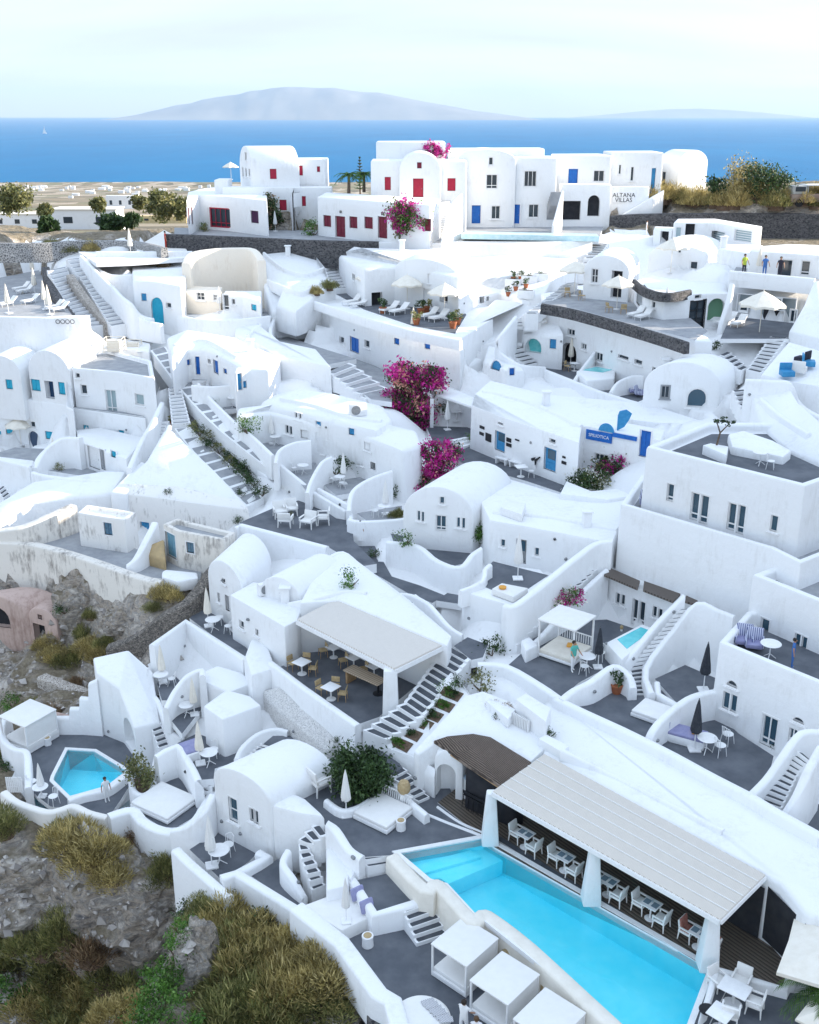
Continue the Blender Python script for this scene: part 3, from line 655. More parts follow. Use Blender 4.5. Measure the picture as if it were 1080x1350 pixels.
# ================================================================= CENTRE
cb = block('terrace_block', 'plain white cube block carrying the closed white parasol terrace', 'building', zz(Z3(385, 388) + Z3(590, 446) + Z3(730, 340) + Z3(700, 300) + Z3(490, 275) + Z3(468, 350), -24.75), zb=-28.5, bevel=.12)
floor('parasol_terrace_paving', Z3(475, 370) + Z3(480, 300) + Z3(510, 270) + Z3(730, 325) + Z3(670, 365) + Z3(590, 420), -24.72, GREY, .1)
wall('wavy low white parapet of the closed parasol terrace', zz(Z3(380, 385) + Z3(470, 345) + Z3(478, 300) + Z3(500, 280), -24.5, -24.3, -24.0, -23.9), zb=-25.5, t=.3, k=2)
ah = vault('cave_house', 'white arched gable house with small upper window above the tree terrace', (531, 676), (624, 684), (590, 640), -23.3, 1.9, -26)
cb2 = block('cave_house', 'wide white flat roofed house behind closed parasol terrace', 'house', zz(Z3(495, 105) + Z3(640, 130) + Z3(985, 195) + D(1060, 700) + D(960, 705) + D(790, 695) + D(640, 650) + D(390, 575), -22.6, -22.6, -22.6, -22.5, -22.6, -22.7, -22.7, -22.8), zb=-26.5, bevel=.18)
floor('tree_terrace_paving', Z3(105, 160) + Z3(270, 190) + Z3(500, 90) + Z3(500, 215) + Z3(430, 270) + Z3(330, 295) + Z3(120, 200), -25.6, GREY, .5)
wall('wavy white parapet in front of the small tree terrace', zz(Z3(90, 190) + Z3(210, 205) + Z3(290, 265) + Z3(380, 290) + Z3(430, 240) + Z3(465, 215), -25.0, -24.9, -25.0, -25.0, -24.6, -24.3), zb=-28, t=.4)
floor('village_lane_paving', Z3(-60, 190) + Z3(20, 170) + Z3(110, 330) + Z3(220, 365) + Z3(320, 405) + Z3(270, 435) + Z3(180, 400) + Z3(60, 330) + Z3(-10, 290), -26.6, GREY, .5)
floor('lane_landing_paving', Z3(285, 425) + Z3(330, 395) + Z3(385, 405) + Z3(385, 440), -26.5, GREY, .4)
stairs('stepped lane with four grey slabs above the upper pergola', [(*Z3(300, 560)[0], *Z3(385, 570)[0], -26.6), (*Z3(150, 410)[0], *Z3(205, 400)[0], -26.2)], 4, drop=1.2)
wall('white kerb wall beside the stepped lane below the cube block', zz(Z3(145, 395) + Z3(200, 405) + Z3(265, 445) + Z3(330, 520) + Z3(390, 560), -25.9, -25.8, -25.6, -25.8, -26.1), zb=-27.5, t=.3)
floor('sofa_terrace_paving', Z2(255, 118) + Z2(390, 60) + Z2(520, 20) + Z2(640, 100) + Z2(700, 110) + Z2(710, 190) + Z2(800, 280) + Z2(740, 290) + Z2(610, 215), -25.8, GREY, .6)
wall('low white parapet at the front of the sofa terrace', zz(Z2(240, 135) + Z2(265, 122) + Z2(430, 165) + Z2(605, 212), -25.3, -25.2, -25.2, -25.2), zb=-28, t=.4, k=1)
wall('white wall joining sofa terrace and the lane steps', zz(Z2(600, 260) + Z2(665, 232) + Z2(740, 290) + Z2(860, 390) + Z2(1080, 570), -25.0, -24.9, -25.1, -25.4, -25.7), zb=-28, t=.35)
# blue door house
floor('blue_door_lane_paving', D(245, 425) + D(420, 430) + D(520, 520) + D(700, 595) + D(830, 640) + D(800, 695) + D(640, 642) + D(390, 572) + D(270, 480), -23, GREY, .5)
zf = ZT(653, 598, -23, 541)
bd = block('cave_house', 'long white house with two bright blue glazed doors', 'house', zz(D(425, 345) + D(560, 395) + D(700, 440) + D(850, 490) + G(140, 428) + G(330, 398) + G(560, 425) + G(600, 400) + G(400, 335) + D(720, 300) + D(500, 245) + D(440, 300), zf, zf, zf, zf, zf + .2, zf + .3, zf + .4, zf + .6, zf + .9, zf + .9, zf + .9, zf + .9, zf + .4), zb=-24, bevel=.35)
gz_ = block('loggia', 'white roofed open loggia beside the big bougainvillea', 'building', D(262, 288) + D(320, 262) + D(455, 330) + D(432, 348), -20.4, -20.62, bevel=.05)
block('loggia_back_wall', 'shaded white rear wall of the open loggia', 'wall', D(270, 280) + D(330, 262) + D(460, 322) + D(450, 330) + D(330, 280), -20.65, -23.5, m=WHITE)
for px_ in (D(430, 440), D(268, 430)):
    q = P(*px_[0], -23); MB().box(q + V3((0, 0, 1.15)), (.3, .3, 2.35)).make('post', WHITE, parent=gz_, bevel=.04)
stairs('three white steps up to the loggia', [(*D(395, 515)[0], *D(440, 500)[0], -23), (*D(340, 480)[0], *D(400, 468)[0], -22.5)], 3, mats=(WHITE, None))
bnd = block('planter_wall', 'white planter wall below the mixed flower bushes', 'planter', D(775, 690) + D(800, 640) + D(900, 680) + D(1010, 670) + D(1060, 700) + D(960, 715), -22.3, -24)
gh = ZT(800, 632, -23, 566); ga, gb = lift(766, 626, -23, gh), lift(866, 648, -23, gh)
sgn = block('gate_house', 'white gate house with blue arched sign and blue double gate', 'house', [ga, gb, gb + V3((.8, 2.4, 0)), ga + V3((.8, 2.4, 0))], zb=-24, bevel=.15)
# right centre: arched window house + cave row
vh = vault('cave_house', 'white arched house with one arched glass window on upper right slope', G(385, 262)[0], G(690, 275)[0], G(470, 225)[0], -17.4, 1.7, -21.5)
floor('arch_door_terrace_paving', G(-60, 130) + G(130, 150) + G(380, 190) + G(400, 260) + G(380, 335) + G(240, 300) + G(60, 240) + G(-20, 205), -19.8, GREY, .5)
hw = block('cave_house', 'white cave row under the brown parapet with black arched door', 'house', zz(Q4(0, 690) + Q4(120, 715) + Q4(400, 790) + Q4(590, 838) + Q4(660, 840) + Q4(600, 790) + Q4(250, 690) + Q4(60, 640) + Q4(-20, 650), -15.0), zb=-21, bevel=.1)
floor('umbrella_terrace_paving', Q4(-10, 690) + Q4(120, 712) + Q4(400, 788) + Q4(590, 835) + Q4(640, 800) + Q4(560, 740) + Q4(400, 700) + Q4(200, 650) + Q4(60, 620), -14.95, GREYL, .12)
wall('low brown stone parapet in front of the right umbrella terrace', Q4(-15, 690) + Q4(120, 715) + Q4(400, 792) + Q4(560, 842), -14.65, -15.5, t=.35, m=LAVA, name='stone_parapet')
wall('sloping white parapet of the arched door terrace above blue doors', zz(D(690, 190) + D(830, 245) + D(930, 285) + D(1080, 330) + G(390, 340), -19.3, -19.2, -19.2, -19.2, -19.2), zb=-22, t=.4)
wall('curved white party wall beside the plunge pool of the arched door', zz(G(110, 245) + G(140, 200) + G(185, 140) + G(200, 110), -19.3, -18.8, -18.0, -17.8), zb=-21, t=.3)
wall('curved white party wall left of the two cream parasols', zz(G(255, 290) + G(285, 250) + G(340, 225) + G(385, 225), -19.2, -18.7, -18.4, -18.4), zb=-21, t=.3)
pp2 = block('plunge_pool_surround', 'white plunge pool surround beside the black arched door', 'pool', G(120, 205) + G(200, 185) + G(275, 200) + G(270, 235) + G(160, 245), -18.9, -21)
MB().ex(pts3(G(140, 203) + G(200, 190) + G(262, 202) + G(225, 212), -18.87), .02).make('water', mat('plunge_water_pale', (.16, .58, .60), (.2, .64, .66), 3, .08), parent=pp2)
stairs('curved black tread stairs beside the small turquoise plunge cave', [(*D(640, 195)[0], *D(705, 180)[0], -19.6), (*D(570, 140)[0], *D(640, 125)[0], -18.6), (*D(548, 85)[0], *D(615, 80)[0], -17.6), (*D(585, 40)[0], *D(630, 40)[0], -16.7), (*D(620, 0)[0], *D(650, 0)[0], -16), (*Q3(640, 730)[0], *Q3(690, 730)[0], -15.3)], 16, drop=1.4, k=3)
wall('white snaking wall outside the curved black tread stairs', zz(D(715, 190) + D(620, 180) + D(540, 130) + D(525, 85) + D(560, 40) + D(600, -10), -19.1, -18.6, -17.8, -16.9, -16.1, -15.6), zb=-21, t=.35, k=4)
pc = block('plunge_cave', 'white cave with turquoise plunge pool below right umbrellas', 'house', zz(D(628, 62) + D(712, 72) + D(790, 60) + D(760, 0) + D(660, 0), -17.2, -17.2, -16.8, -16.4, -16.4), zb=-20.5, bevel=.15)
wh = block('cave_house', 'small white house with a blue arched window left of curved stairs', 'house', zz(D(470, 170) + D(560, 200) + D(640, 205) + D(560, 120) + D(490, 100), -18.7, -18.7, -18.9, -18.2, -18.0), zb=-22, bevel=.3)
# right: stairs + upper right slopes
wall('tall white slope wall right of the cave stairs on right edge', zz(G(790, 240) + G(900, 245) + G(970, 255) + G(1010, 340) + G(1090, 390), -15.6, -15.5, -15.5, -16.8, -17.2), zb=-21, t=.5)
block('retaining_wall', 'big blank white retaining slope above the roof terrace', 'wall', zz(G(790, 250) + G(860, 440) + G(960, 520) + G(1090, 580) + G(1200, 500) + G(1000, 330) + G(960, 260), -16.2, -17.6, -17.5, -17.5, -16, -16, -15.8), zb=-22, bevel=.2)
block('planter_bench', 'white rounded bench on the grey roof terrace edge', 'bench', zz(G(720, 455) + G(735, 505) + G(940, 545) + G(972, 520) + G(900, 480) + G(780, 440), -17.2), zb=-18.2, bevel=.15)
stairs('black tread stairs descending right of the arched glass window', [(*G(800, 450)[0], *G(860, 445)[0], -19.2), (*G(770, 360)[0], *G(820, 350)[0], -18.0), (*G(735, 285)[0], *G(785, 280)[0], -17.2)], 8, drop=1.2)
stairs('white steps rising right to the blue cushion terrace', [(*G(790, 210)[0], *G(850, 225)[0], -16.8), (*G(890, 70)[0], *G(960, 75)[0], -15.0)], 10, drop=1.2)
stairs('dark treads behind the rounded house with arched glass window', [(*G(770, 215)[0], *G(800, 200)[0], -16.8), (*G(685, 145)[0], *G(720, 130)[0], -16.0)], 5, drop=1)
ra = block('terrace_block', 'white block below the blue cushioned corner seats', 'building', zz(G(850, 220) + G(960, 90) + G(1100, 130) + G(1100, 270) + G(985, 250), -15.6, -14.6, -14.8, -15.8, -15.8), zb=-19)
# ================================================================= LOWER LEFT: SMALL POOL AND TERRACES
lp = floor('small_pool_terrace_paving', A(40, 255) + A(110, 248) + A(200, 252) + A(410, 262) + A(495, 298) + A(540, 365) + A(530, 440) + A(480, 520) + A(430, 592) + A(350, 568) + A(200, 550) + A(112, 480) + A(106, 330) + A(50, 300), -34, GREY, .3, lower=2.0)
swimming_pool('small angular turquoise pool on the left cliff terrace', A(268, 328) + A(372, 334) + A(500, 412) + A(425, 470) + A(400, 478) + A(278, 512) + A(212, 448) + A(216, 432), -34, 1.3, lp, .06, .2)
wall('white curved wall between small pool and its front steps', A(270, 522) + A(330, 500) + A(420, 480) + A(480, 440) + A(515, 410), -33.55, -35, t=.3)
wall('white outer wall left of the small pool canopy bed', A(30, 180) + A(6, 232) + A(18, 285) + A(58, 318) + A(104, 332) + A(110, 400) + A(112, 475), -33.3, -37.5, t=.4)
wall('white rounded front wall of the small pool terrace', A(15, 488) + A(70, 530) + A(180, 566) + A(240, 558) + A(290, 545) + A(350, 570) + A(425, 590), -33.3, -36.5, t=.45, m=WHITE2)
q0, q1, q2 = lift(*A(410, 265)[0], -34, -29.9), lift(*A(492, 298)[0], -34, -30.4), lift(*A(545, 375)[0], -34, -31.8)
bk = V3((1.9, 2.2, 0))
lw = block('arch_house', 'tall white wall block with dark arched doorway above the small pool', 'building', [q0, q1, q2, q2 + V3((1.2, .9, -.2)), q1 + V3((1.6, 1.6, .2)), q0 + V3((1.2, 2.6, .1)), q0 + V3((-.7, 1.8, 0))], zb=-35, bevel=.12)
arch_cut(lw, (163, 938, 178, 994), 1.0, .2)
wall('stepped low white wall behind the small pool canopy bed', [lift(62, 966, -34, -32.9), lift(95, 966, -34, -32.9), lift(97, 966, -34, -32.3), lift(110, 966, -34, -32.3), lift(112, 966, -34, -31.6), lift(124, 967, -34, -31.6), lift(126, 967, -34, -30.6), lift(138, 968, -34, -30.3)], None, -35, t=.4, k=1)
stairs('four dark treads below the grey landing above the small pool', [(*A(628, 330)[0], *A(672, 315)[0], -33.0), (*A(585, 205)[0], *A(625, 190)[0], -31.9)], 6, drop=1.6, inset=.12)
floor('upper_landing_paving', A(520, 110) + A(565, 85) + A(628, 185) + A(585, 210), -31.9, GREY, .5)
stairs('dark treads climbing left of the round table nook', [(*A(520, 108)[0], *A(560, 85)[0], -31.9), (*A(490, 50)[0], *A(540, 40)[0], -31.3), (*A(465, 15)[0], *A(540, -10)[0], -30.8)], 6, drop=1.4, inset=.12)
wall('white wall right of the dark treads by the table nook', zz(A(540, -20) + A(560, 60) + A(625, 130) + A(670, 240) + A(722, 275), -30.3, -30.9, -31.2, -31.9, -32.0), zb=-34, t=.3)
floor('table_nook_paving', A(620, 60) + A(690, 30) + A(720, 60) + A(680, 130) + A(640, 130), -31.0, GREY, .4)
floor('white_table_nook_paving', A(650, 175) + A(800, 100) + A(800, 160) + A(720, 262), -31.3, GREY, .4)
wall('curved white wing wall between the two table nooks', zz(A(655, 160) + A(690, 90) + A(740, 30) + A(795, 5) + A(800, 30), -30.4, -29.8, -29.2, -29.0, -29.0), zb=-32, t=.35)
floor('daybed_terrace_paving', A(538, 566) + A(600, 520) + A(618, 430) + A(690, 402) + A(765, 485) + A(800, 505) + A(770, 590) + A(700, 632) + A(640, 632), -33.2, GREY, .5)
wall('broad white curving parapet below the pink mattress terrace', A(430, 585) + A(520, 560) + A(565, 605) + A(630, 637) + A(700, 645) + A(770, 605) + A(812, 545) + A(845, 490), -32.75, -37.5, t=.6)
wall('white retaining wall behind the pink mattress terrace', zz(A(615, 350) + A(700, 305) + A(745, 365) + A(785, 445) + A(792, 490), -31.5, -31.3, -31.5, -31.6, -32.4), zb=-34.5, t=.4, k=2)
wall('round white planter wall holding the small olive bush', A(518, 440) + A(530, 482) + A(562, 500) + A(600, 478) + A(612, 430), -33.0, -35, t=.3)
b = MB().ex(pts3(A(525, 440) + A(530, 480) + A(562, 495) + A(598, 475) + A(605, 430), -33.25), .3).make('planter_soil', SOIL); struct(b)
floor('lavender_terrace_paving', A(700, 300) + A(780, 260) + A(960, 330) + A(935, 372) + A(850, 400) + A(845, 440) + A(785, 445), -31.9, GREY, .5)
sf2 = block('sofa', 'built-in white sofa with lavender cushion by the left table terrace', 'sofa', A(700, 305) + A(775, 278) + A(790, 335) + A(735, 352), -31.45, -32.5, bevel=.06)
MB().ex(pts3(A(706, 300) + A(775, 276) + A(786, 325) + A(738, 340), -31.36), .1).make('seat_cushion', LAV, parent=sf2, bevel=.03)
h2 = block('cave_house', 'white cube house with small square window beside lavender sofa', 'house', X(112, 152) + X(205, 85) + X(300, 110) + X(345, 148) + X(190, 205), ZT(295, 998, -31.9, 948), -33.5, bevel=.14)
h1 = vault('cave_house', 'white vaulted house with tall window above the triangular terraces', (281, 1024), (357, 1062), (368, 985), ZT(293, 1093, -32.5, 1024), 1.0, -33.5)
h1b = block('cave_house', 'low white annex with rounded corner beside the round tree', 'house', X(382, 545) + X(440, 478) + X(520, 515) + X(600, 588) + X(500, 575), ZT(358, 1128, -32.2, 1064), -33, bevel=.2)
wall('white curved wall between daybed terrace and vaulted house', zz(X(-10, 640) + X(60, 620) + X(120, 560) + X(150, 500), -32.3, -31.8, -31.0, -30.6), zb=-35, t=.4)
stairs('two short steps beside lavender table terrace', [(*X(75, 520)[0], *X(125, 525)[0], -33.1), (*X(105, 450)[0], *X(150, 470)[0], -32.3)], 3, drop=1)
wall('white rounded wall of the upper step path behind cube house', zz(X(245, 360) + X(270, 310) + X(330, 260) + X(400, 240) + X(450, 250), -31.3, -31.0, -30.7, -30.6, -30.6), zb=-33, t=.3)
floor('upper_step_path_paving', X(320, 330) + X(390, 270) + X(480, 270) + X(580, 345) + X(520, 375) + X(430, 300) + X(350, 320), -30.9, GREY, .4)
stairs('small slate steps behind the vaulted house', [(*X(300, 345)[0], *X(335, 350)[0], -31.3), (*X(350, 300)[0], *X(400, 315)[0], -30.7)], 4, drop=.8)
block('stair_block', 'white rounded stub beside the path to the round tree', 'wall', X(515, 350) + X(545, 342) + X(605, 380) + X(560, 410) + X(520, 385), -30.4, -31.6, bevel=.2)
wall('low white wall behind white armchair on pool deck', zz(X(430, 470) + X(470, 480) + X(560, 425) + X(610, 395), -29.6), zb=-31, t=.35, k=2)
floor('white_chair_terrace_paving', A(750, 720) + A(880, 633) + A(1024, 727) + A(985, 768) + A(940, 800) + A(870, 834), -32.7, GREY, .5)
floor('triangle_terrace_paving', W(305, 255) + W(412, 185) + W(442, 240) + W(520, 342) + W(480, 378), -32.3, GREY, .5)
wall('white parapet on cliff edge below the white chair terrace', A(695, 715) + A(750, 770) + A(820, 830) + A(905, 905), -32.0, -38, t=.5, k=2)
wall('white parapet on cliff edge below the triangular terrace', W(185, 258) + W(245, 238) + W(330, 290) + W(480, 382), -31.7, -38, t=.5, k=1)
wall('white stepped parapet between the two triangular terraces', W(245, 240) + W(330, 195) + W(370, 175) + W(330, 155), -31.9, -34, t=.45, k=1)
stairs('curling steps with nine grey treads beside the pool deck', [(*W(545, 335)[0], *W(600, 312)[0], -32.2), (*W(525, 262)[0], *W(578, 250)[0], -31.5), (*W(497, 185)[0], *W(545, 170)[0], -30.95), (*W(490, 130)[0], *W(525, 140)[0], -30.7), (*W(520, 85)[0], *W(560, 130)[0], -30.4), (*W(570, 48)[0], *W(605, 95)[0], -30.1)], 9, drop=1.4, inset=.16)
wall('white sloping wall between curling steps and pool deck', zz(W(604, 42) + W(640, 70) + W(690, 145) + W(742, 180), -29.2, -29.4, -29.6, -29.7), zb=-32.5, t=.45)
wall('white inner wall left of the curling steps', zz(W(515, 338) + W(470, 260) + W(430, 200) + W(450, 150), -32.0, -31.4, -31.2, -31.0), zb=-33.5, t=.35)
block('corner_wall', 'white corner block below the curling steps', 'wall', W(600, 120) + W(690, 150) + W(690, 290) + W(600, 312), -30.4, -33, bevel=.15)

# ================================================================= RUINED HOUSES, LEFT
floor('ruin_yard_paving', A2(60, 195) + A2(150, 150) + A2(290, 110) + A2(520, 215) + A2(660, 262) + A2(800, 300) + A2(790, 345) + A2(650, 345) + A2(560, 332) + A2(400, 275) + A2(230, 225), -28, GREYL, .5)
rb1 = block('ruined_house', 'worn white cube house with one blue window on the ruin yard', 'house', A2(305, 78) + A2(345, 45) + A2(540, 75) + A2(492, 105), ZT(*A2(310, 208)[0], -28, A2(305, 78)[0][1]), -29, .25, .3, m=WORN, bevel=.08)
rb2 = block('ruined_house', 'derelict grey house with tall blue door beside straw niche', 'house', A2(645, 122) + A2(700, 100) + A2(930, 155) + A2(885, 185) + A2(700, 150), ZT(*A2(660, 265)[0], -28, A2(645, 122)[0][1]), -29, .3, .3, m=RUIN, roof=GREYL, bevel=.06)
rbw = block('ruined_house', 'weathered low white building under the white cone roof', 'house', zz(K(435, 690) + K(560, 700) + K(740, 725) + K(985, 755) + K(960, 720) + K(700, 660) + K(480, 650), -25.6, -25.6, -25.6, -26, -25.6, -25, -25), zb=-29, m=WORN, bevel=.1)
wall('white slanted wing wall between the two ruined houses', zz(A2(500, 285) + A2(540, 250) + A2(590, 160) + A2(612, 115), -27.5, -27.0, -26.0, -25.6), zb=-28.5, t=.5)
nb = block('straw_niche', 'straw coloured niche recess beside the tall blue door', 'niche', zz(A2(575, 245) + A2(600, 200) + A2(650, 180) + A2(655, 262), -27.3, -26.6, -26.4, -27.2), zb=-28.5, m=mat('plaster_straw', (.50, .37, .20), (.4, .3, .17), 2, .9))
wall('stained pale cliff wall below the ruin yard', A2(-60, 190) + A2(100, 195) + A2(230, 222) + A2(400, 275) + A2(560, 332) + A2(640, 345), -27.6, -34.5, t=.7, m=RUIN, k=3, name='ruined_wall')
wall('rough stained white wall along back of the ruin yard', zz(A2(-40, 150) + A2(90, 130) + A2(200, 85) + A2(290, 45), -27.0, -26.6, -26.2, -26), zb=-29, t=.8, m=RUIN, name='ruined_wall')
block('garden_wall', 'big smooth white curved mass below left blue shuttered houses', 'wall', zz(K(-30, 820) + K(120, 720) + K(280, 705) + K(440, 690) + K(500, 600) + K(420, 600) + K(130, 640) + K(-30, 740), -26.9, -26.3, -26.1, -25.9, -25.2, -25.4, -25.8, -26.6), zb=-29, bevel=.3)
block('garden_bench', 'long low white masonry bench on the ruin yard edge', 'bench', A2(640, 310) + A2(655, 300) + A2(780, 312) + A2(785, 335) + A2(700, 350) + A2(640, 330), -27.5, -28.3, bevel=.15)
pk = vault('ruined_house', 'small pink ruined vault house with dark doorway', A2(112, 490)[0], A2(225, 522)[0], A2(160, 450)[0], -31.7, .9, -35.5, m=PINK)
pk2 = vault('ruined_house', 'large pink ruined vault cut by the left picture edge', A2(-170, 470)[0], A2(108, 500)[0], A2(0, 440)[0], -31.9, 1.6, -35.5, m=PINK)
wall('dry stone wall edging the lane below the ruined houses', zz(A2(425, 605) + A2(540, 560) + A2(640, 480) + A2(740, 425) + A2(805, 350) + A2(840, 300) + A2(920, 225), -31, -30.2, -28.8, -28.1, -27.5, -27.1, -26.8), zb=-34, t=.8, m=DRYST, name='dry_stone_wall')
wall('broken brown rubble wall below the ruin yard', zz(A2(490, 400) + A2(560, 420) + A2(650, 440), -30.2, -30.0, -29.7), zb=-33.5, t=.7, m=RUBBLE, name='ruined_wall', k=2)
wall('low rubble terrace wall in the rocky garden left', zz(A2(165, 720) + A2(270, 760) + A2(400, 800), -33.6), zb=-35.5, t=.8, m=RUBBLE, name='dry_stone_wall', k=2)
wall('pinkish low garden wall behind the canopy bed', zz(A(110, 150) + A(200, 175) + A(290, 195), -33.3), zb=-35, t=.4, m=PINK, name='garden_wall', k=2)
block('cave_house', 'white rear house of the round table nooks with louvered vent', 'house', zz(A(770, 30) + A(860, -10) + A(960, 20) + A(1000, 60) + A(900, 100) + A(805, 60), -29.5, -29.3, -29.5, -29.6, -29.8, -29.8), zb=-32.5, bevel=.12)

# ================================================================= LEFT BLUE WINDOW HOUSES
kz = ZT(40, 527, -22.8, 488)
kv2 = vault('house', 'vaulted white house with three turquoise windows on the left', K(112, 205)[0], K(278, 225)[0], K(230, 150)[0], kz, 1.9, -24.5)
kv1 = vault('house', 'vaulted white house cut by left picture edge with one blue window', K(-60, 215)[0], K(82, 225)[0], K(30, 170)[0], kz - .3, 1.6, -24.5)
k2 = block('house', 'lower left white house front with arched blue doorway', 'house', zz(K(-60, 318) + K(85, 318) + K(268, 342) + K(290, 300) + K(-60, 290), -22.8), zb=-27, bevel=.12)
k2b = block('house', 'white shaft wall between left vaults and glass balcony', 'house', zz(K(262, 352) + K(290, 362) + K(280, 200) + K(262, 230), -22.3, -22.3, -20.5, -20.5), zb=-26)
k3 = block('house', 'flat roofed white house with rooftop cages behind the glass balcony', 'house', K(285, 195) + K(465, 210) + K(612, 235) + K(600, 165) + K(430, 120) + K(330, 130), ZT(*K(470, 372)[0], -23, K(465, 210)[0][1]), -24.5, .35, .3, roof=GREYL)
k4 = block('terrace_block', 'white block under the glass balcony with stained face', 'building', zz(K(266, 352) + K(575, 392) + K(600, 300) + K(300, 290), -22.95), zb=-27.5, bevel=.1)
floor('balcony_paving', K(290, 350) + K(570, 388) + K(590, 310) + K(310, 300), -22.9, GREYL, .1)
k6 = block('house', 'white house with pale panelled door on the lower left terrace', 'house', zz(K(316, 488) + K(500, 555) + K(575, 470) + K(400, 430) + K(300, 440), -24.3), zb=-28, bevel=.12)
floor('left_lower_terrace_paving', K(185, 600) + K(330, 590) + K(420, 600) + K(500, 590) + K(400, 635), -26.3, GREYL, .4)
wall('low white front wall of the lower left terrace', zz(K(130, 605) + K(190, 620) + K(400, 640) + K(480, 600) + K(520, 590), -25.6), zb=-29, t=.4)
wall('white swooping buttress wall right of the left parasol', zz(K(135, 590) + K(160, 540) + K(210, 490) + K(260, 470) + K(320, 470), -25.6, -25, -24.2, -23.9, -23.7), zb=-28, t=.5)
floor('left_parasol_terrace_paving', K(-40, 540) + K(60, 510) + K(180, 515) + K(130, 590), -26, GREYL, .4)
wall('white parapet of the left parasol terrace', zz(K(-40, 545) + K(120, 585) + K(140, 570), -25.4), zb=-29, t=.35, k=1)
k7 = block('house', 'lowest left white house with turquoise door and little steps', 'house', zz(K(-40, 555) + K(125, 590) + K(135, 560) + K(-40, 540), -25.9), zb=-30)
stairs('dark little steps at the left picture edge', [(*K(40, 760)[0], *K(70, 740)[0], -27.8), (*K(-10, 680)[0], *K(15, 660)[0], -26.6)], 6, drop=1)
stairs('white stairs between white walls beside the cone roof', [(*K(530, 585)[0], *K(585, 590)[0], -25.4), (*K(625, 405)[0], *K(670, 405)[0], -22.6)], 14, mats=(WHITE, GREYL), drop=2, inset=.06, nose=.3)
wall('white wall left of the stairs beside the cone roof', zz(K(510, 590) + K(560, 480) + K(612, 390) + K(640, 330), -24.5, -23.3, -21.9, -21.6), zb=-27, t=.4)
wall('white wall right of the stairs beside the cone roof', zz(K(590, 600) + K(640, 500) + K(670, 420), -24.6, -23.2, -22.1), zb=-27, t=.35)
block('sloping_roof', 'large bare white cone-like sloping roof above the ruined houses', 'roof', zz(K(440, 690) + K(520, 690) + K(740, 725) + K(985, 745) + K(850, 600) + K(680, 440) + K(650, 440) + K(580, 560), -25.7, -25.7, -25.9, -26.2, -24.4, -22.3, -22.3, -24), zb=-28, bevel=.15)
block('garden_wall', 'white stepped wall block above the ruined cube house', 'wall', zz(K(435, 685) + K(560, 560) + K(600, 590) + K(500, 690), -25.3, -24.6, -24.9, -25.4), zb=-28, bevel=.15)
# walks
stairs('long grey slab walk running down the middle of the village', [(*E(500, 705)[0], *E(590, 690)[0], -25.6), (*E(400, 615)[0], *E(450, 600)[0], -24.6), (*E(325, 560)[0], *E(365, 540)[0], -23.9), (*K(900, 470)[0], *K(965, 445)[0], -22.9), (*K(820, 400)[0], *K(890, 385)[0], -22.2), (*K(755, 330)[0], *K(825, 318)[0], -21.6), (*K(690, 255)[0], *K(765, 245)[0], -20.9), (*K(640, 185)[0], *K(700, 175)[0], -20.3), (*K(595, 125)[0], *K(655, 110)[0], -19.7)], 17, mats=(WHITE, GREYL), drop=1.2, inset=.12, nose=.2, ramp=True)
stairs('left grey slab walk beside the long hedge', [(*K(975, 745)[0], *K(1045, 715)[0], -26.2), (*K(890, 655)[0], *K(970, 630)[0], -25.3), (*K(800, 570)[0], *K(880, 548)[0], -24.5), (*K(735, 495)[0], *K(805, 480)[0], -23.7), (*K(690, 435)[0], *K(755, 430)[0], -22.9)], 9, mats=(WHITE, GREYL), drop=1.2, inset=.1, nose=.18, ramp=True)
stairs('narrow white steps above the left slab walk', [(*K(680, 425)[0], *K(755, 420)[0], -22.8), (*K(665, 275)[0], *K(715, 268)[0], -20.9)], 11, mats=(WHITE, GREYL), drop=1.2, inset=.1, nose=.3)
wall('white wall between the hedge and the middle slab walk', zz(E(100, 375) + E(192, 458) + E(285, 545) + E(355, 612) + E(440, 685), -22.4, -23.2, -24.1, -24.8, -25.6), zb=-27, t=.3)
wall('white parapet right of the middle slab walk upper part', zz(E(95, 255) + E(130, 300) + E(230, 400) + E(300, 455) + E(390, 540), -20.6, -21.0, -21.8, -22.4, -23.1), zb=-25, t=.3)
wall('white parapet right of the middle slab walk lower part', zz(E(400, 560) + E(500, 640) + E(560, 690) + E(680, 760), -23.3, -24.3, -24.8, -25.2), zb=-27, t=.3)
# ================================================================= MIDDLE ROWS
hz = ZT(*E(120, 238)[0], -20.6, E(120, 118)[0][1])
hr1 = block('cave_house', 'white cave house with two narrow blue doors above slab walk', 'house', zz(E(-10, 150) + E(50, 115) + E(130, 118) + E(255, 190) + E(300, 190) + E(330, 120) + E(240, 70) + E(60, 55) + E(-30, 70), hz, hz, hz, hz - .3, hz - .3, hz, hz + .6, hz + .6, hz), zb=-22, bevel=.3)
hr2 = block('cave_house', 'white rounded house with tall dark blue door beside black chairs', 'house', zz(E(235, 205) + E(300, 195) + E(375, 200) + E(420, 150) + E(330, 110) + E(250, 160), hz - .4), zb=-23, bevel=.35)
wall('white parapet with black cutouts below the two blue doors', E(70, 262) + E(150, 268) + E(270, 258), -20.3, -23, t=.3)
floor('black_chair_terrace_paving', E(150, 300) + E(290, 285) + E(290, 350) + E(200, 360), -22.0, GREYL, .4)
floor('two_blue_door_terrace_paving', E(70, 245) + E(250, 240) + E(260, 215) + E(60, 215), -20.7, GREYL, .4)
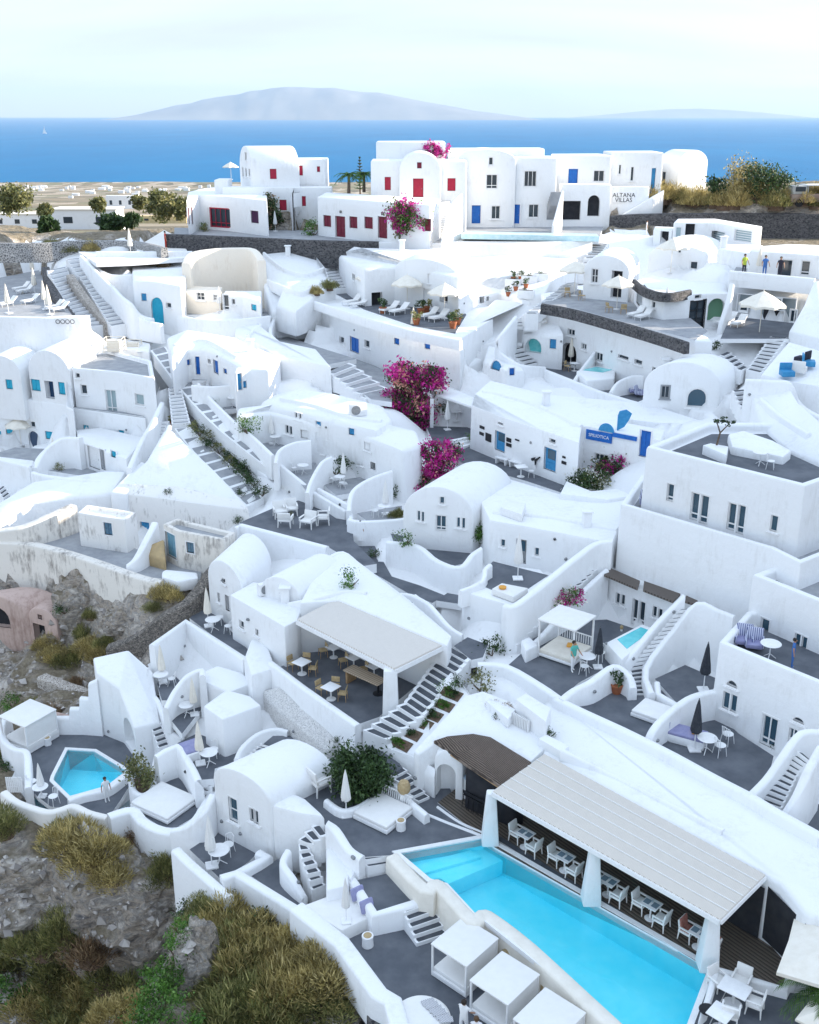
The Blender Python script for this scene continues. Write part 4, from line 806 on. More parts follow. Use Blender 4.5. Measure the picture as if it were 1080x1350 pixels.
big = block('retaining_wall', 'long bare white retaining wall beneath the beige quarry house', 'wall', zz(E(240, 60) + E(330, 100) + E(420, 150) + E(575, 180) + E(620, 190) + E(560, 120) + E(420, 90) + E(330, 20) + E(240, 20), -18.2, -18.4, -18.6, -18.9, -18.9, -18.6, -18.2, -17.8, -17.8), zb=-23, bevel=.12)
hr3 = block('cave_house', 'white rounded roof house in the middle with air conditioner', 'house', zz(E(330, 330) + E(400, 350) + E(600, 395) + E(800, 440) + E(870, 400) + E(830, 340) + E(640, 300) + E(500, 270) + E(400, 290), -20.6, -20.8, -20.9, -21.0, -20.9, -20.5, -20.0, -19.8, -20.0), zb=-24, bevel=.4)
hr4 = block('cave_house', 'long white house with small shuttered windows behind the garden patios', 'house', zz(E(245, 385) + E(380, 370) + E(540, 410) + E(700, 440) + E(900, 520) + E(980, 500) + E(960, 440) + E(800, 400) + E(400, 330) + E(250, 350), -21.2, -21.2, -21.4, -21.5, -21.7, -21.6, -21.2, -20.9, -20.6, -21.0), zb=-26, bevel=.3)
floor('first_patio_paving', E(250, 470) + E(480, 490) + E(440, 560) + E(390, 560) + E(310, 480), -23.6, GREYL, .4)
floor('second_patio_paving', E(420, 575) + E(560, 570) + E(560, 620) + E(520, 680) + E(480, 630), -24.5, GREYL, .4)
floor('third_patio_paving', E(580, 650) + E(780, 620) + E(700, 690) + E(640, 700), -24.9, GREYL, .4)
floor('fourth_patio_paving', E(720, 770) + E(900, 740) + E(900, 810) + E(760, 800), -25.3, GREYL, .4)
wall('curved white wall round the first garden patio', zz(E(400, 570) + E(415, 520) + E(470, 490) + E(540, 480), -22.9, -22.6, -22.4, -22.3), zb=-25, t=.3)
wall('curved white wall round the second garden patio', zz(E(525, 690) + E(540, 640) + E(580, 570) + E(620, 545), -24.3, -23.9, -23.2, -23), zb=-26, t=.3)
wall('curved white wall round the third garden patio', zz(E(690, 760) + E(700, 690) + E(740, 650) + E(800, 620) + E(860, 600), -24.8, -24.1, -23.7, -23.4, -23.2), zb=-27, t=.35)
wall('low white wall in front of third garden patio', zz(E(570, 670) + E(690, 735) + E(700, 790), -24.6, -24.9, -25.2), zb=-27, t=.3, k=1)
wall('white curved wall in front of fourth garden patio', zz(E(690, 790) + E(740, 800) + E(900, 790) + E(1010, 760), -24.9), zb=-27, t=.35)
h5 = block('cave_house', 'white house with two deep blue doors left of big bougainvillea', 'house', zz(E(770, 95) + E(960, 140) + E(1090, 165) + D(400, 190) + D(470, 160) + D(330, 110) + E(1000, 70) + E(850, 60), -18.8, -18.9, -19, -19.2, -19, -18.4, -18.2, -18.4), zb=-23, bevel=.2)
floor('terrace_steps_paving', E(590, 190) + E(720, 150) + E(860, 220) + E(860, 330) + E(780, 320) + E(680, 250), -20.6, GREYL, .4)
stairs('broad grey slab steps left of the big bougainvillea', [(*E(760, 330)[0], *E(880, 310)[0], -21.0), (*E(600, 215)[0], *E(690, 175)[0], -19.6)], 6, mats=(WHITE, GREYL), inset=.1)
floor('blue_door_path_paving', E(300, 90) + E(390, 50) + E(560, 110) + E(720, 160) + E(590, 185) + E(430, 150), -19.6, GREYL, .4)
wall('white rounded parapet curling round the white bench corner', zz(E(290, 65) + E(340, 20) + E(400, -20) + E(380, 60) + E(480, 130) + E(575, 170), -18.0, -17.8, -17.6, -18.4, -18.9, -19.0), zb=-21, t=.35)
# umbrella terrace left with house behind
ib = block('retaining_wall', 'sloping white retaining wall with blue doors below left umbrella terrace', 'building', zz([(405, 393), (478, 417), (545, 436), (607, 447), (650, 420), (640, 395), (560, 380), (455, 376)], -16.6), zb=-21, bevel=.1)
floor('sun_lounger_terrace_paving', [(440, 386), (480, 408), (545, 430), (600, 440), (615, 415), (600, 398), (540, 385), (470, 376)], -16.55, GREY, .1)
wall('white sloping parapet before the left umbrella terrace', [(404, 393), (478, 417), (545, 436), (608, 448)], -16.2, -17, t=.3, k=1)
hbz = ZT(520, 402, -16.6, 352)
hb = block('cave_house', 'wide white cave house behind the left umbrella terrace', 'house', zz(Q2(640, 500) + Q3(0, 552) + Q3(130, 545) + Q3(250, 560) + Q3(375, 590) + Q3(420, 540) + Q3(420, 480) + Q3(0, 470) + Q2(660, 450), hbz - .3, hbz, hbz, hbz, hbz, hbz + .5, hbz + .9, hbz + .9, hbz + .5), zb=-18, bevel=.25)
hbv = vault('cave_house', 'white vaulted cave house with one dark square window above loungers', Q3(120, 555)[0], Q3(372, 585)[0], Q3(190, 510)[0], hbz - .2, 1.2, -18)
hw2 = block('retaining_wall', 'large curved blank white wall between the two umbrella terraces', 'wall', zz(Q3(370, 590) + Q3(380, 690) + Q3(460, 660) + Q3(540, 640) + Q3(640, 670) + Q3(720, 640) + Q3(760, 570) + Q3(850, 510) + Q3(640, 480) + Q3(420, 490), -14.2, -15.6, -15.6, -15.4, -15.5, -14.8, -14, -13.2, -12.7, -13.0), zb=-19, bevel=.3)
block('retaining_wall', 'broad white slope below potted plants left of snaking stairs', 'wall', zz(Q3(380, 800) + Q3(520, 670) + Q3(640, 690) + Q3(700, 700) + Q3(600, 790) + D(540, 60) + D(480, 100) + D(380, 60), -17.0, -16.0, -16.0, -16.2, -17.2, -18.0, -18.3, -18.0), zb=-21, bevel=.25)
stairs('narrow dark steps rising beside the sunlit white slope', [(*Q2(620, 640)[0], *Q2(705, 635)[0], -16.2), (*Q2(590, 560)[0], *Q2(660, 550)[0], -14.8), (*Q2(560, 475)[0], *Q2(645, 462)[0], -13.0)], 13, mats=(WHITE, GREYL), drop=1.2, inset=.12)
block('retaining_wall', 'sunlit white stepped slope right of the beige wall', 'wall', zz(Q2(345, 478) + Q2(440, 470) + Q2(540, 465) + Q2(600, 560) + Q2(620, 600) + Q2(520, 690) + Q2(385, 730) + Q2(350, 600), -13.2, -12.9, -12.9, -14.4, -15.2, -16.6, -17.3, -15.2), zb=-20, bevel=.3)
block('retaining_wall', 'white ledge wall beside narrow dark steps', 'wall', zz(Q2(440, 600) + Q2(560, 590) + Q2(640, 600) + Q2(560, 660) + Q2(480, 720) + Q2(400, 700), -14.6, -14.6, -14.9, -15.8, -16.6, -16.6), zb=-19, bevel=.25)
stairs('dark steps climbing to the street above right umbrellas', [(*Q3(840, 590)[0], *Q3(870, 590)[0], -15.2), (*Q3(880, 500)[0], *Q3(940, 500)[0], -13.3), (*Q3(900, 450)[0], *Q3(970, 455)[0], -12.6)], 10, drop=1)

# ================================================================= UPPER LEFT
wall('tall curved beige plaster wall of the sunlit quarry house', zz(Q1(735, 530) + Q1(760, 490) + Q1(840, 475) + Q1(930, 470) + Q1(1000, 475) + Q1(1035, 520), -13.3, -12.7, -12.5, -12.5, -12.6, -13.2), zb=-18.5, t=.8, m=BEIGE)
qh = block('house', 'small pale house with glazed door below the beige wall', 'house', zz(Q1(880, 660) + Q1(960, 665) + Q1(1030, 680) + Q1(1035, 640) + Q1(890, 640), -15.8), zb=-18.5)
qh2 = block('house', 'low cream outbuilding under the beige wall with square window', 'house', zz(Q1(715, 640) + Q1(870, 650) + Q1(880, 625) + Q1(740, 620), -15.7), zb=-18.5, m=BEIGE)
floor('quarry_yard_paving', Q1(715, 735) + Q1(1060, 730) + Q1(1035, 660) + Q1(735, 660), -17.8, GREYL, .4)
wall('white curved parapet in front of the beige quarry yard', Q1(705, 735) + Q1(800, 752) + Q1(930, 752) + Q1(1065, 738), -17.2, -20, t=.35)
ut = block('cave_house', 'white house with arched turquoise door at upper left', 'house', zz(Q1(525, 600) + Q1(620, 605) + Q1(715, 620) + Q1(745, 560) + Q1(735, 500) + Q1(520, 515), ZT(*Q1(625, 778)[0], -18.5, Q1(625, 605)[0][1])), zb=-19.5, bevel=.2)
floor('upper_left_terrace_paving', Q1(310, 485) + Q1(740, 488) + Q1(730, 510) + Q1(520, 525) + Q1(380, 530), -13.6, WHITE, .4)
wall('white snaking wall with brown coping above turquoise door', zz(Q1(320, 500) + Q1(380, 545) + Q1(440, 575) + Q1(530, 575), -13.6, -14.2, -14.6, -14.5), zb=-18, t=.35)
wall('white wall right of the long upper left stairs', zz(Q1(320, 500) + Q1(400, 580) + Q1(470, 650) + Q1(560, 745) + Q1(640, 770), -13.4, -14.6, -15.8, -17.4, -17.7), zb=-19.5, t=.4)
wall('white snaking wall left of the arched turquoise door', zz(Q1(445, 620) + Q1(480, 660) + Q1(520, 690) + Q1(560, 735) + Q1(605, 748), -15.2, -15.8, -16.2, -17.2, -17.4), zb=-19.5, t=.4)
stairs('left one of the two long upper left stairs', [(*Q1(340, 790)[0], *Q1(425, 785)[0], -18.6), (*Q1(245, 670)[0], *Q1(310, 650)[0], -16.6), (*Q1(185, 560)[0], *Q1(260, 545)[0], -14.6)], 16, mats=(WHITE, GREYL), drop=1.2, inset=.05, nose=.2)
stairs('right one of the two long upper left stairs', [(*Q1(440, 790)[0], *Q1(555, 770)[0], -18.4), (*Q1(340, 630)[0], *Q1(410, 615)[0], -16.0), (*Q1(260, 515)[0], *Q1(320, 510)[0], -13.9)], 18, mats=(WHITE, GREYL), drop=1.2, inset=.05, nose=.2)
wall('rubble strip wall between the two upper left stairs', zz(Q1(278, 575) + Q1(340, 665) + Q1(430, 770), -14.9, -16.5, -18.2), zb=-19.5, t=.8, m=RUBBLE, name='stone_wall')
wall('black stone wall right of the lounger terrace', zz(Q1(180, 545) + Q1(195, 600) + Q1(240, 680) + Q1(290, 745), -14.6, -15.4, -16.6, -17.4), zb=-19, t=.8, m=LAVA, name='stone_wall')
floor('lounger_terrace_paving', Q1(-60, 600) + Q1(170, 555) + Q1(190, 600) + Q1(290, 742) + Q1(-60, 738), -17, GREYL, .4)
wall('white front wall of the upper left lounger terrace', Q1(-60, 738) + Q1(60, 742) + Q1(190, 745) + Q1(355, 738), -16.5, -21, t=.4, k=1)
block('house', 'blank white house front below upper left lounger terrace', 'house', zz(Q1(185, 755) + Q1(352, 745) + Q1(350, 735) + Q1(185, 740), -16.8), zb=-21)
block('garden_wall', 'long low white roof slab at left below lounger terrace', 'roof', zz(K(-40, 80) + K(130, 70) + K(330, 120) + K(420, 110) + K(400, 50) + K(160, 30) + K(-40, 50), -20.3), zb=-22, bevel=.1)
block('garden_wall', 'white rooftop block beside the two white cages', 'house', zz(K(420, 60) + K(480, 40) + K(600, 60) + K(590, 130) + K(440, 110), -19.6), zb=-22, bevel=.12)

# ================================================================= UPPER RIGHT
floor('three_people_terrace_paving', Q4(725, 598) + Q4(1100, 630) + Q4(1100, 540) + Q4(760, 530), -12.3, GREYL, .3)
wall('white parapet before the three standing people', [lift(*Q4(725, 596)[0], -12.3, -11.6), lift(*Q4(900, 612)[0], -12.3, -11.6), lift(*Q4(1060, 628)[0], -12.3, -11.6)], None, -12.8, t=.35, k=1)
pb = block('terrace_block', 'white block under the three people with shaded dining recess', 'building', zz(Q4(722, 598) + Q4(1060, 627) + Q4(1080, 600) + Q4(740, 575), -12.35), zb=-17.5, bevel=.08)
ub = block('house', 'white flat roofed house behind the three standing people', 'house', zz(Q4(805, 482) + Q4(1100, 500) + Q4(1100, 460) + Q4(960, 455) + Q4(820, 465), ZT(*Q4(900, 580)[0], -12.3, Q4(900, 488)[0][1])), zb=-14.5)
ub2 = block('house', 'white house with pale green screen left of the three people', 'house', zz(Q4(680, 475) + Q4(805, 490) + Q4(860, 460) + Q4(700, 455), -11), zb=-15)
tw = block('house', 'white house with glazed stair door below dark stone wall', 'house', zz(Q4(505, 370) + Q4(680, 372) + Q4(740, 385) + Q4(850, 400) + Q4(855, 385) + Q4(670, 355) + Q4(520, 355), -10.3), zb=-14.5, bevel=.1)
sm = block('house', 'tiny white house with dark door left of glazed stair door', 'house', zz(Q4(425, 398) + Q4(500, 402) + Q4(505, 388) + Q4(430, 385), -11.2), zb=-14.5)
av = vault('cave_house', 'white vaulted house with round lamp behind the cream parasol', Q4(405, 500)[0], Q4(640, 510)[0], Q4(480, 455)[0], -12.1, 1.0, -16.5)
cv1 = vault('cave_house', 'white vaulted house with dark door between two right parasols', Q4(150, 555)[0], Q4(330, 570)[0], Q4(200, 520)[0], -12.5, 1.3, -17)
cv2 = block('cave_house', 'round fronted white house with black glazed door by right umbrellas', 'house', zz(Q4(350, 600) + Q4(390, 650) + Q4(470, 665) + Q4(560, 660) + Q4(640, 650) + Q4(720, 650) + Q4(710, 610) + Q4(560, 600) + Q4(420, 580), -13.2), zb=-17.5, bevel=.12)
wall('brown stone parapet above round fronted white house', Q4(350, 595) + Q4(400, 630) + Q4(480, 648) + Q4(570, 635), -12.8, -13.5, t=.35, m=LAVA, name='stone_parapet')
wall('white sloped wall right of the dark dining recess', zz(Q4(690, 770) + Q4(720, 680) + Q4(735, 610), -14.8, -13.2, -12.0), zb=-17.5, t=.4)
block('stair_block', 'white stepped block at the right edge above blue cushion seats', 'wall', zz(Q4(960, 800) + Q4(1020, 700) + Q4(1060, 600) + Q4(1100, 600) + Q4(1100, 830), -14.5, -13, -11.7, -11.7, -14.5), zb=-19)
floor('dining_recess_paving', Q4(690, 830) + Q4(730, 740) + Q4(1000, 770) + Q4(960, 830), -15, GREY, .3)

# ================================================================= RIDGE TOP HOUSES
RZ = -12.0
def rz(bx, by, ty): return ZT(bx, by, RZ, ty)
def rbk(label, x0, x1, yb, yt, dep, sk=0, **k):
    a, c = P(x0, yb, RZ), P(x1, yb, RZ); zt = ZT((x0 + x1) / 2, yb, RZ, yt); d = V3((sk, dep, 0)); a.z = c.z = zt; a.y = c.y = (a.y + c.y) / 2
    return block('house', label, 'house', [a, c, c + d, a + d], zb=-13.2, bevel=.12, **k)
def rvt(label, x0, x1, yb, ys, rise, dep, sk=0, tw=0):
    a, c = P(x0, yb, RZ), P(x1, yb, RZ); a.z = c.z = ZT((x0 + x1) / 2, yb, RZ, ys); c.y = a.y + tw
    return vault('house', label, a, c, a + V3((sk, dep, 0)), a.z, rise, -13.2)
ra = block('house', 'white single storey house with maroon double door at left of ridge', 'house', zz([(246, 263), (262, 257), (300, 259), (352, 264), (352, 250), (270, 248), (248, 253)], rz(300, 302, 258)), zb=-13.2, bevel=.12)
rb = vault('house', 'tall white vaulted house with red shutters on the left ridge', Q2(258, 146)[0], Q2(304, 156)[0], Q2(440, 146)[0], ZT(332, 297, RZ, 221), 2.3, -13)
rbr = rbk('white block house with one red shutter right of the tall vault', 386, 431, 297, 210, 5)
rb3 = rbk('broad white middle storey below the red shuttered vault', 296, 438, 300, 247, 2.2)
rb4 = rbk('small white balcony block with parasol at the left ridge end', 286, 304, 299, 237, 3)
rc = block('house', 'long low white house with maroon doors and shutters', 'house', zz(Q2(566, 268) + Q2(860, 292) + Q2(1010, 300) + Q2(1040, 275) + Q2(800, 262) + Q2(600, 250), rz(490, 313, 262)), zb=-13.4, bevel=.1)
rd = rbk('white upper house with red shutter left of the red-door vault', 490, 614, 304, 212, 6)
rdv = rvt('white vaulted house with tall red door on the ridge', 527, 581, 306, 224, 1.75, 7)
rd2 = rbk('plain white top storey block with pink bougainvillea on its roof', 497, 586, 297, 187, 5)
re_ = rvt('two storey white vaulted house with arched balcony and blue doors', 602, 678, 298.5, 212, 1.2, 8)
re2 = rbk('two storey white house with tall dark window right of arched balcony', 678, 731, 298, 208, 6)
re3 = rbk('flat white rooftop parapet block behind arched balcony house', 590, 714, 292, 196, 4)
rf = rbk('white blue-shuttered house above the ridge arcade', 731, 801, 294, 205, 6)
rf2 = rbk('white arcade storey with arched passage and striped posts', 738, 803, 297.5, 243, 2.0)
sw_ = rbk('white wall with small dark lettering left of the ramp on the ridge', 803, 853, 294, 246, .8)
rg = rbk('white rounded corner house with slit windows before the vault tower', 801, 868, 292, 201, 6)
tz = ZT(889, 290, RZ, 217)
rt_ = vault('house', 'tall white vault-roofed tower house with sunlit end wall', lift(889, 290, RZ, tz), lift(889, 290, RZ, tz) + V3((4.3, 3.3, 0)), lift(889, 290, RZ, tz) + V3((-1.7, 3.2, 0)), tz, 1.6, -12.5)
block('garden_wall', 'white sloping ramp walls in front of tall vaulted tower', 'wall', [lift(806, 296, RZ, -11.7), lift(858, 296, RZ, -8.9), lift(872, 294, RZ, -8.4), lift(872, 291, RZ, -8.4), lift(806, 295, RZ, -11.6)], zb=-13)
stairs('brown edged stairs up to the red door of the ridge vault', [(*Q3(250, 440)[0], *Q3(305, 445)[0], -12.3), (*Q3(305, 290)[0], *Q3(345, 285)[0], -8.9)], 18, drop=2, mats=(WHITE, TREAD), inset=.05)
wall('white balustrade left of the ridge stairs', zz(Q3(243, 435) + Q3(298, 278), -11.4, -8.2), zb=-12.6, t=.25, k=1)
wall('white balustrade right of the ridge stairs', zz(Q3(310, 440) + Q3(350, 290) + Q3(385, 255), -11.4, -8.3, -7.6), zb=-12.6, t=.25, k=1)
stairs('steep stairs between the maroon houses on the ridge', [(*Q2(500, 370)[0], *Q2(525, 365)[0], -12), (*Q2(470, 255)[0], *Q2(500, 250)[0], -8.1)], 14, drop=1.5)
wall('white wall beside steep stairs between maroon houses', zz(Q2(440, 340) + Q2(470, 250) + Q2(475, 225), -11, -8, -7.6), zb=-12.6, t=.3, k=1)
stairs('grey stairs climbing between blue door house and arcade', [(*Q3(705, 375)[0], *Q3(745, 375)[0], -11.9), (*Q3(740, 250)[0], *Q3(780, 250)[0], -8.2)], 14, mats=(GREYL, None), drop=1.5)
wall('white wall right of grey arcade stairs', zz(Q3(748, 380) + Q3(785, 245), -11, -7.9), zb=-12.6, t=.25, k=1)
floor('ridge_terrace_paving', Q2(0, 425) + Q2(560, 440) + Q3(400, 445) + Q3(930, 440) + Q4(240, 330) + Q4(240, 300) + Q3(700, 370) + Q2(560, 400) + Q2(0, 390), -12.1, GREYL, .4)
wall('dark lava stone retaining wall below the left ridge houses', Q1(655, 415) + Q1(800, 420) + Q2(300, 428) + Q2(560, 440) + Q3(60, 445), -11.9, -14.6, t=.6, m=LAVA, name='stone_wall')
wall('white retaining wall below the blue door ridge houses', Q3(60, 445) + Q3(240, 452) + Q3(600, 450) + Q3(900, 440), -11.9, -14.6, t=.5)
wall('tall dark lava stone wall under yellow bushes on the right', zz(Q4(235, 345) + Q4(400, 335) + Q4(700, 333) + Q4(1120, 335), -11.0, -10.7, -10.6, -10.6), zb=-15.5, t=.9, m=LAVA, name='stone_wall')
wall('black and white pebble field wall along the left ridge path', zz(Q1(-60, 450) + Q1(180, 450) + Q1(330, 440) + Q1(540, 445) + Q1(650, 470), -12.6), zb=-14.6, t=.7, m=PEBBLEB, name='stone_wall', k=2)
wall('low white edged path wall above the beige house', zz(Q1(380, 485) + Q1(560, 485) + Q1(760, 483), -13.1), zb=-14.2, t=.4, k=1)
floor('ridge_path_paving', Q1(540, 480) + Q1(560, 455) + Q1(650, 400) + Q1(690, 420) + Q1(740, 480), -13.3, WHITE2, .2)
# ================================================================= DOORS AND WINDOWS
def bx(zf, x0, y0, x1, y1):
    a, b_ = zf(x0, y0, x1, y1); return (a[0], a[1], b_[0], b_[1])
def wn(o, zf, *boxes, **k):
    for q in boxes: win(o, bx(zf, *q), **k)
# lower left houses
wn(h1, X, (216, 508, 250, 618), style='win', panes=(1, 2), pane=GLASSB)
wn(h1, X, (299, 553, 314, 610), (318, 562, 333, 622), panes=(1, 1))
wn(h2, X, (368, 197, 394, 243), panes=(1, 1), pane=GLASSB)
wn(v1, Z2, (202, 400, 218, 470), style='door', col=GREYL); wn(v1, Z2, (172, 392, 180, 432), panes=(1, 1)); wn(v1, Z2, (190, 335, 202, 360), panes=(1, 1))
wn(b1, Z2, (322, 535, 333, 565), (258, 500, 276, 540), panes=(1, 1))
wn(v2, Z2, (422, 365, 432, 395), panes=(1, 1))
# right houses
wn(rh1, V, (700, 92, 726, 168), (730, 104, 754, 180), panes=(1, 1), pane=GLASSB)
wn(rh1, V, (716, 44, 757, 84), style='win', panes=(1, 1), arch=True, pane=GLASS)
wn(rh1, V, (852, 182, 912, 325), style='glazed', panes=(2, 1), pane=GLASSB)
wn(rh1, V, (960, 235, 992, 305), style='glazed', panes=(2, 1), pane=GLASSB)
wn(rh1, V, (978, 192, 1022, 224), panes=(1, 1), arch=True)
wn(rh2, R4, (848, 490, 882, 562), (982, 552, 1004, 632), (1010, 565, 1030, 640), panes=(1, 1), pane=GLASSB)
wn(rh1, R4, (630, 565, 648, 622), (652, 575, 670, 632), panes=(1, 1))
wn(ubu, G, (478, 650, 505, 725), (572, 685, 604, 800), (608, 695, 642, 815), (718, 726, 750, 840), (756, 735, 786, 855), style='glazed', panes=(1, 1), pane=GLASSB)
wn(ubu, G, (888, 775, 916, 845), panes=(1, 1), pane=GLASSB)
wn(lowf, R4, (276, 392, 292, 440), (296, 398, 312, 446), (422, 445, 438, 492), (444, 455, 460, 500), panes=(1, 1))
wn(lowf, R4, (340, 415, 362, 525), (366, 425, 390, 532), style='glazed', panes=(1, 1))
# centre
wn(ah, Z3, (300, 14, 318, 42), panes=(1, 1), pane=GLASSB)
wn(ah, Z3, (212, 70, 222, 108), (228, 74, 238, 112), (368, 96, 380, 135), (388, 98, 400, 140), panes=(1, 1), pane=GLASSB)
wn(ah, Z3, (284, 86, 326, 150), style='glazed', panes=(2, 1), pane=GLASSB)
wn(cb2, Z3, (602, 180, 642, 280), style='door', col=METALG, glaze=GLASSB)
wn(cb2, Z3, (542, 182, 558, 212), (676, 215, 692, 248), panes=(1, 1), pane=GLASSB)
wn(bd, D, (518, 440, 558, 532), (712, 505, 760, 610), style='door', col=BLUE2, glaze=GLASSB, panes=(1, 3))
wn(bd, D, (530, 408, 550, 422), (734, 472, 758, 496), (912, 530, 968, 568), panes=(1, 1))
wn(sgn, G, (370, 440, 412, 552), style='door', col=BLUE, panes=(2, 1))
wn(sgn, G, (193, 530, 246, 570), panes=(3, 1))
wn(wh, D, (504, 160, 546, 210), style='shutter', col=BLUE2, arch=True)
wn(vh, G, (558, 275, 636, 352), style='win', panes=(1, 1), arch=True, pane=GLASSB, fw=.1)
wn(vh, G, (455, 265, 488, 315), panes=(2, 1), fr=GREYL)
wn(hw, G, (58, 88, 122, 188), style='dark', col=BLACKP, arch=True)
wn(hw, G, (86, 38, 114, 70), (196, 130, 224, 172), panes=(2, 1))
wn(hw, G, (285, 140, 326, 165), (350, 158, 380, 185), panes=(1, 1))
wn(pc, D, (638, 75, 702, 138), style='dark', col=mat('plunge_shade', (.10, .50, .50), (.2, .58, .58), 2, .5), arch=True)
# middle rows
wn(hr1, E, (84, 150, 101, 222), (155, 160, 174, 222), style='door', col=BLUE); wn(hr1, E, (134, 158, 144, 180), panes=(1, 1))
wn(hr2, E, (250, 215, 268, 284), style='door', col=BLUE2, label=None); wn(hr2, E, (272, 246, 285, 275), style='shutter', col=BLUE2)
wn(hr3, E, (478, 372, 486, 398), (494, 376, 502, 402), panes=(1, 1))
wn(hr4, E, (606, 450, 622, 480), (752, 486, 774, 524), (582, 502, 592, 535), (640, 518, 660, 545), (725, 545, 735, 580), (738, 548, 746, 582), panes=(1, 1), pane=GLASSB)
wn(hr4, E, (500, 438, 528, 476), (776, 565, 796, 600), style='door', col=METALG); wn(hr4, E, (440, 420, 452, 455), (455, 425, 466, 460), panes=(1, 1))
wn(h5, E, (825, 165, 852, 230), (886, 175, 918, 212), style='door', col=BLUE); wn(h5, D, (318, 218, 344, 250), style='shutter', col=BLUE)
wn(ib, E, (558, 40, 594, 112), (695, 68, 730, 140), style='door', col=BLUE, panes=(2, 1)); wn(ib, E, (518, 40, 534, 68), (653, 68, 672, 102), (752, 82, 772, 118), panes=(1, 1))
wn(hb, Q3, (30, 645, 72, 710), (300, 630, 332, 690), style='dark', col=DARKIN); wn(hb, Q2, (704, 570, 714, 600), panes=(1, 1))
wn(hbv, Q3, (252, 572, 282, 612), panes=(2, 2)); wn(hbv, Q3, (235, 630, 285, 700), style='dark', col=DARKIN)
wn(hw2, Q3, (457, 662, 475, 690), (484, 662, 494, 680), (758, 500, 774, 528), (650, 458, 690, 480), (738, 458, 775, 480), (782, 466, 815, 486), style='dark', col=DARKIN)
# upper left
wn(ut, Q1, (600, 665, 652, 776), style='door', col=TURQ, arch=True); wn(ut, Q1, (657, 685, 678, 710), panes=(1, 1)); wn(ut, Q1, (422, 520, 438, 552), style='shutter', col=BLUE2) if False else None
wn(qh2, Q1, (778, 645, 810, 678), (845, 655, 862, 678), panes=(2, 2)); wn(qh, Q1, (884, 655, 906, 716), style='glazed', panes=(1, 1)); wn(qh, Q1, (918, 672, 930, 694), panes=(1, 1)); wn(qh, Q1, (995, 692, 1015, 720), style='shutter', col=TURQ)
# left
wn(kv2, K, (124, 238, 160, 288), (232, 250, 258, 302), style='shutter', col=TURQ, panes=(2, 1)); wn(kv2, K, (180, 245, 214, 318), style='dark', col=mat('door_navy', (.015, .05, .12), None, rough=.4), label=None)
wn(kv1, K, (24, 240, 50, 280), style='shutter', col=TURQ, panes=(2, 1))
wn(k2, K, (24, 418, 56, 458), (180, 444, 216, 480), style='shutter', col=TURQ, panes=(2, 1)); wn(k2, K, (115, 442, 158, 525), style='door', col=mat('door_brown_blue', (.05, .08, .14), None, rough=.4), arch=True); wn(k2, K, (120, 405, 140, 432), panes=(1, 1)); wn(k2, K, (-6, 445, 8, 495), style='shutter', col=TURQ)
wn(k3, K, (420, 280, 462, 375), style='glazed', panes=(2, 1), pane=GLASSP); wn(k3, K, (535, 295, 570, 345), style='win', panes=(1, 1), pane=GLASSP)
wn(k6, K, (350, 500, 392, 600), style='door', col=WTRIM, panes=(1, 3)); wn(k6, K, (398, 515, 415, 600), style='door', col=GREYL)
wn(k7, K, (26, 622, 48, 660), style='shutter', col=TURQ); wn(k7, K, (66, 630, 98, 715), style='door', col=TURQ)
wn(rb1, A2, (412, 115, 444, 168), style='shutter', col=mat('paint_faded_blue', (.07, .16, .25), (.11, .20, .28), 4, .6), panes=(2, 2)); wn(rb2, A2, (656, 148, 696, 265), style='door', col=mat('paint_worn_blue', (.11, .28, .40), (.2, .36, .44), 5, .7), panes=(2, 1)); wn(rb2, A2, (738, 192, 768, 240), style='shutter', col=mat('paint_dusty_blue', (.09, .17, .24), (.14, .22, .28), 5, .7))
wn(rbw, A2, (556, 112, 592, 158), style='door', col=BLUE2)
wn(pk, A2, (135, 512, 182, 595), style='dark', col=DARKIN, fr=PINK); wn(pk, A2, (150, 478, 168, 502), style='dark', col=DARKIN, fr=PINK)
wn(pk2, A2, (-60, 445, 38, 535), style='dark', col=DARKIN, fr=PINK, arch=True)
# upper right
wn(ub, Q4, (918, 515, 972, 602), (1008, 520, 1044, 580), style='glazed', panes=(1, 1))
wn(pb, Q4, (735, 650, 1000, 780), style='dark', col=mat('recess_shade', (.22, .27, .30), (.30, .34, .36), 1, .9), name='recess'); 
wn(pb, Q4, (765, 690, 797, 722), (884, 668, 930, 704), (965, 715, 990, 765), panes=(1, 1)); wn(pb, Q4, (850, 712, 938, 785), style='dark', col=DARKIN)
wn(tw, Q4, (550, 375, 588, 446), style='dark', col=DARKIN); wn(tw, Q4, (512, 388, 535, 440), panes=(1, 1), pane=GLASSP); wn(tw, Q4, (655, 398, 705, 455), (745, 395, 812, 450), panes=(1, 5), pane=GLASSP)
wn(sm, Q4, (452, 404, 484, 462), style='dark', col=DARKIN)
wn(av, Q4, (570, 523, 600, 556), (523, 474, 534, 490), panes=(1, 1))
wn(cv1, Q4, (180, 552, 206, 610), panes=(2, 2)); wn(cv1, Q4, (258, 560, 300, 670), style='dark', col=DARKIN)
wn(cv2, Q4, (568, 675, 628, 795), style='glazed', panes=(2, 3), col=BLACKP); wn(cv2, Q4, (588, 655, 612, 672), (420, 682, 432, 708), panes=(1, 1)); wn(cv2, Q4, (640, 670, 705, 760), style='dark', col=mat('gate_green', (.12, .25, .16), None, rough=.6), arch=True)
wn(cv2, Q4, (355, 615, 385, 712), style='dark', col=mat('passage_shade', (.14, .19, .22), None, rough=.9))
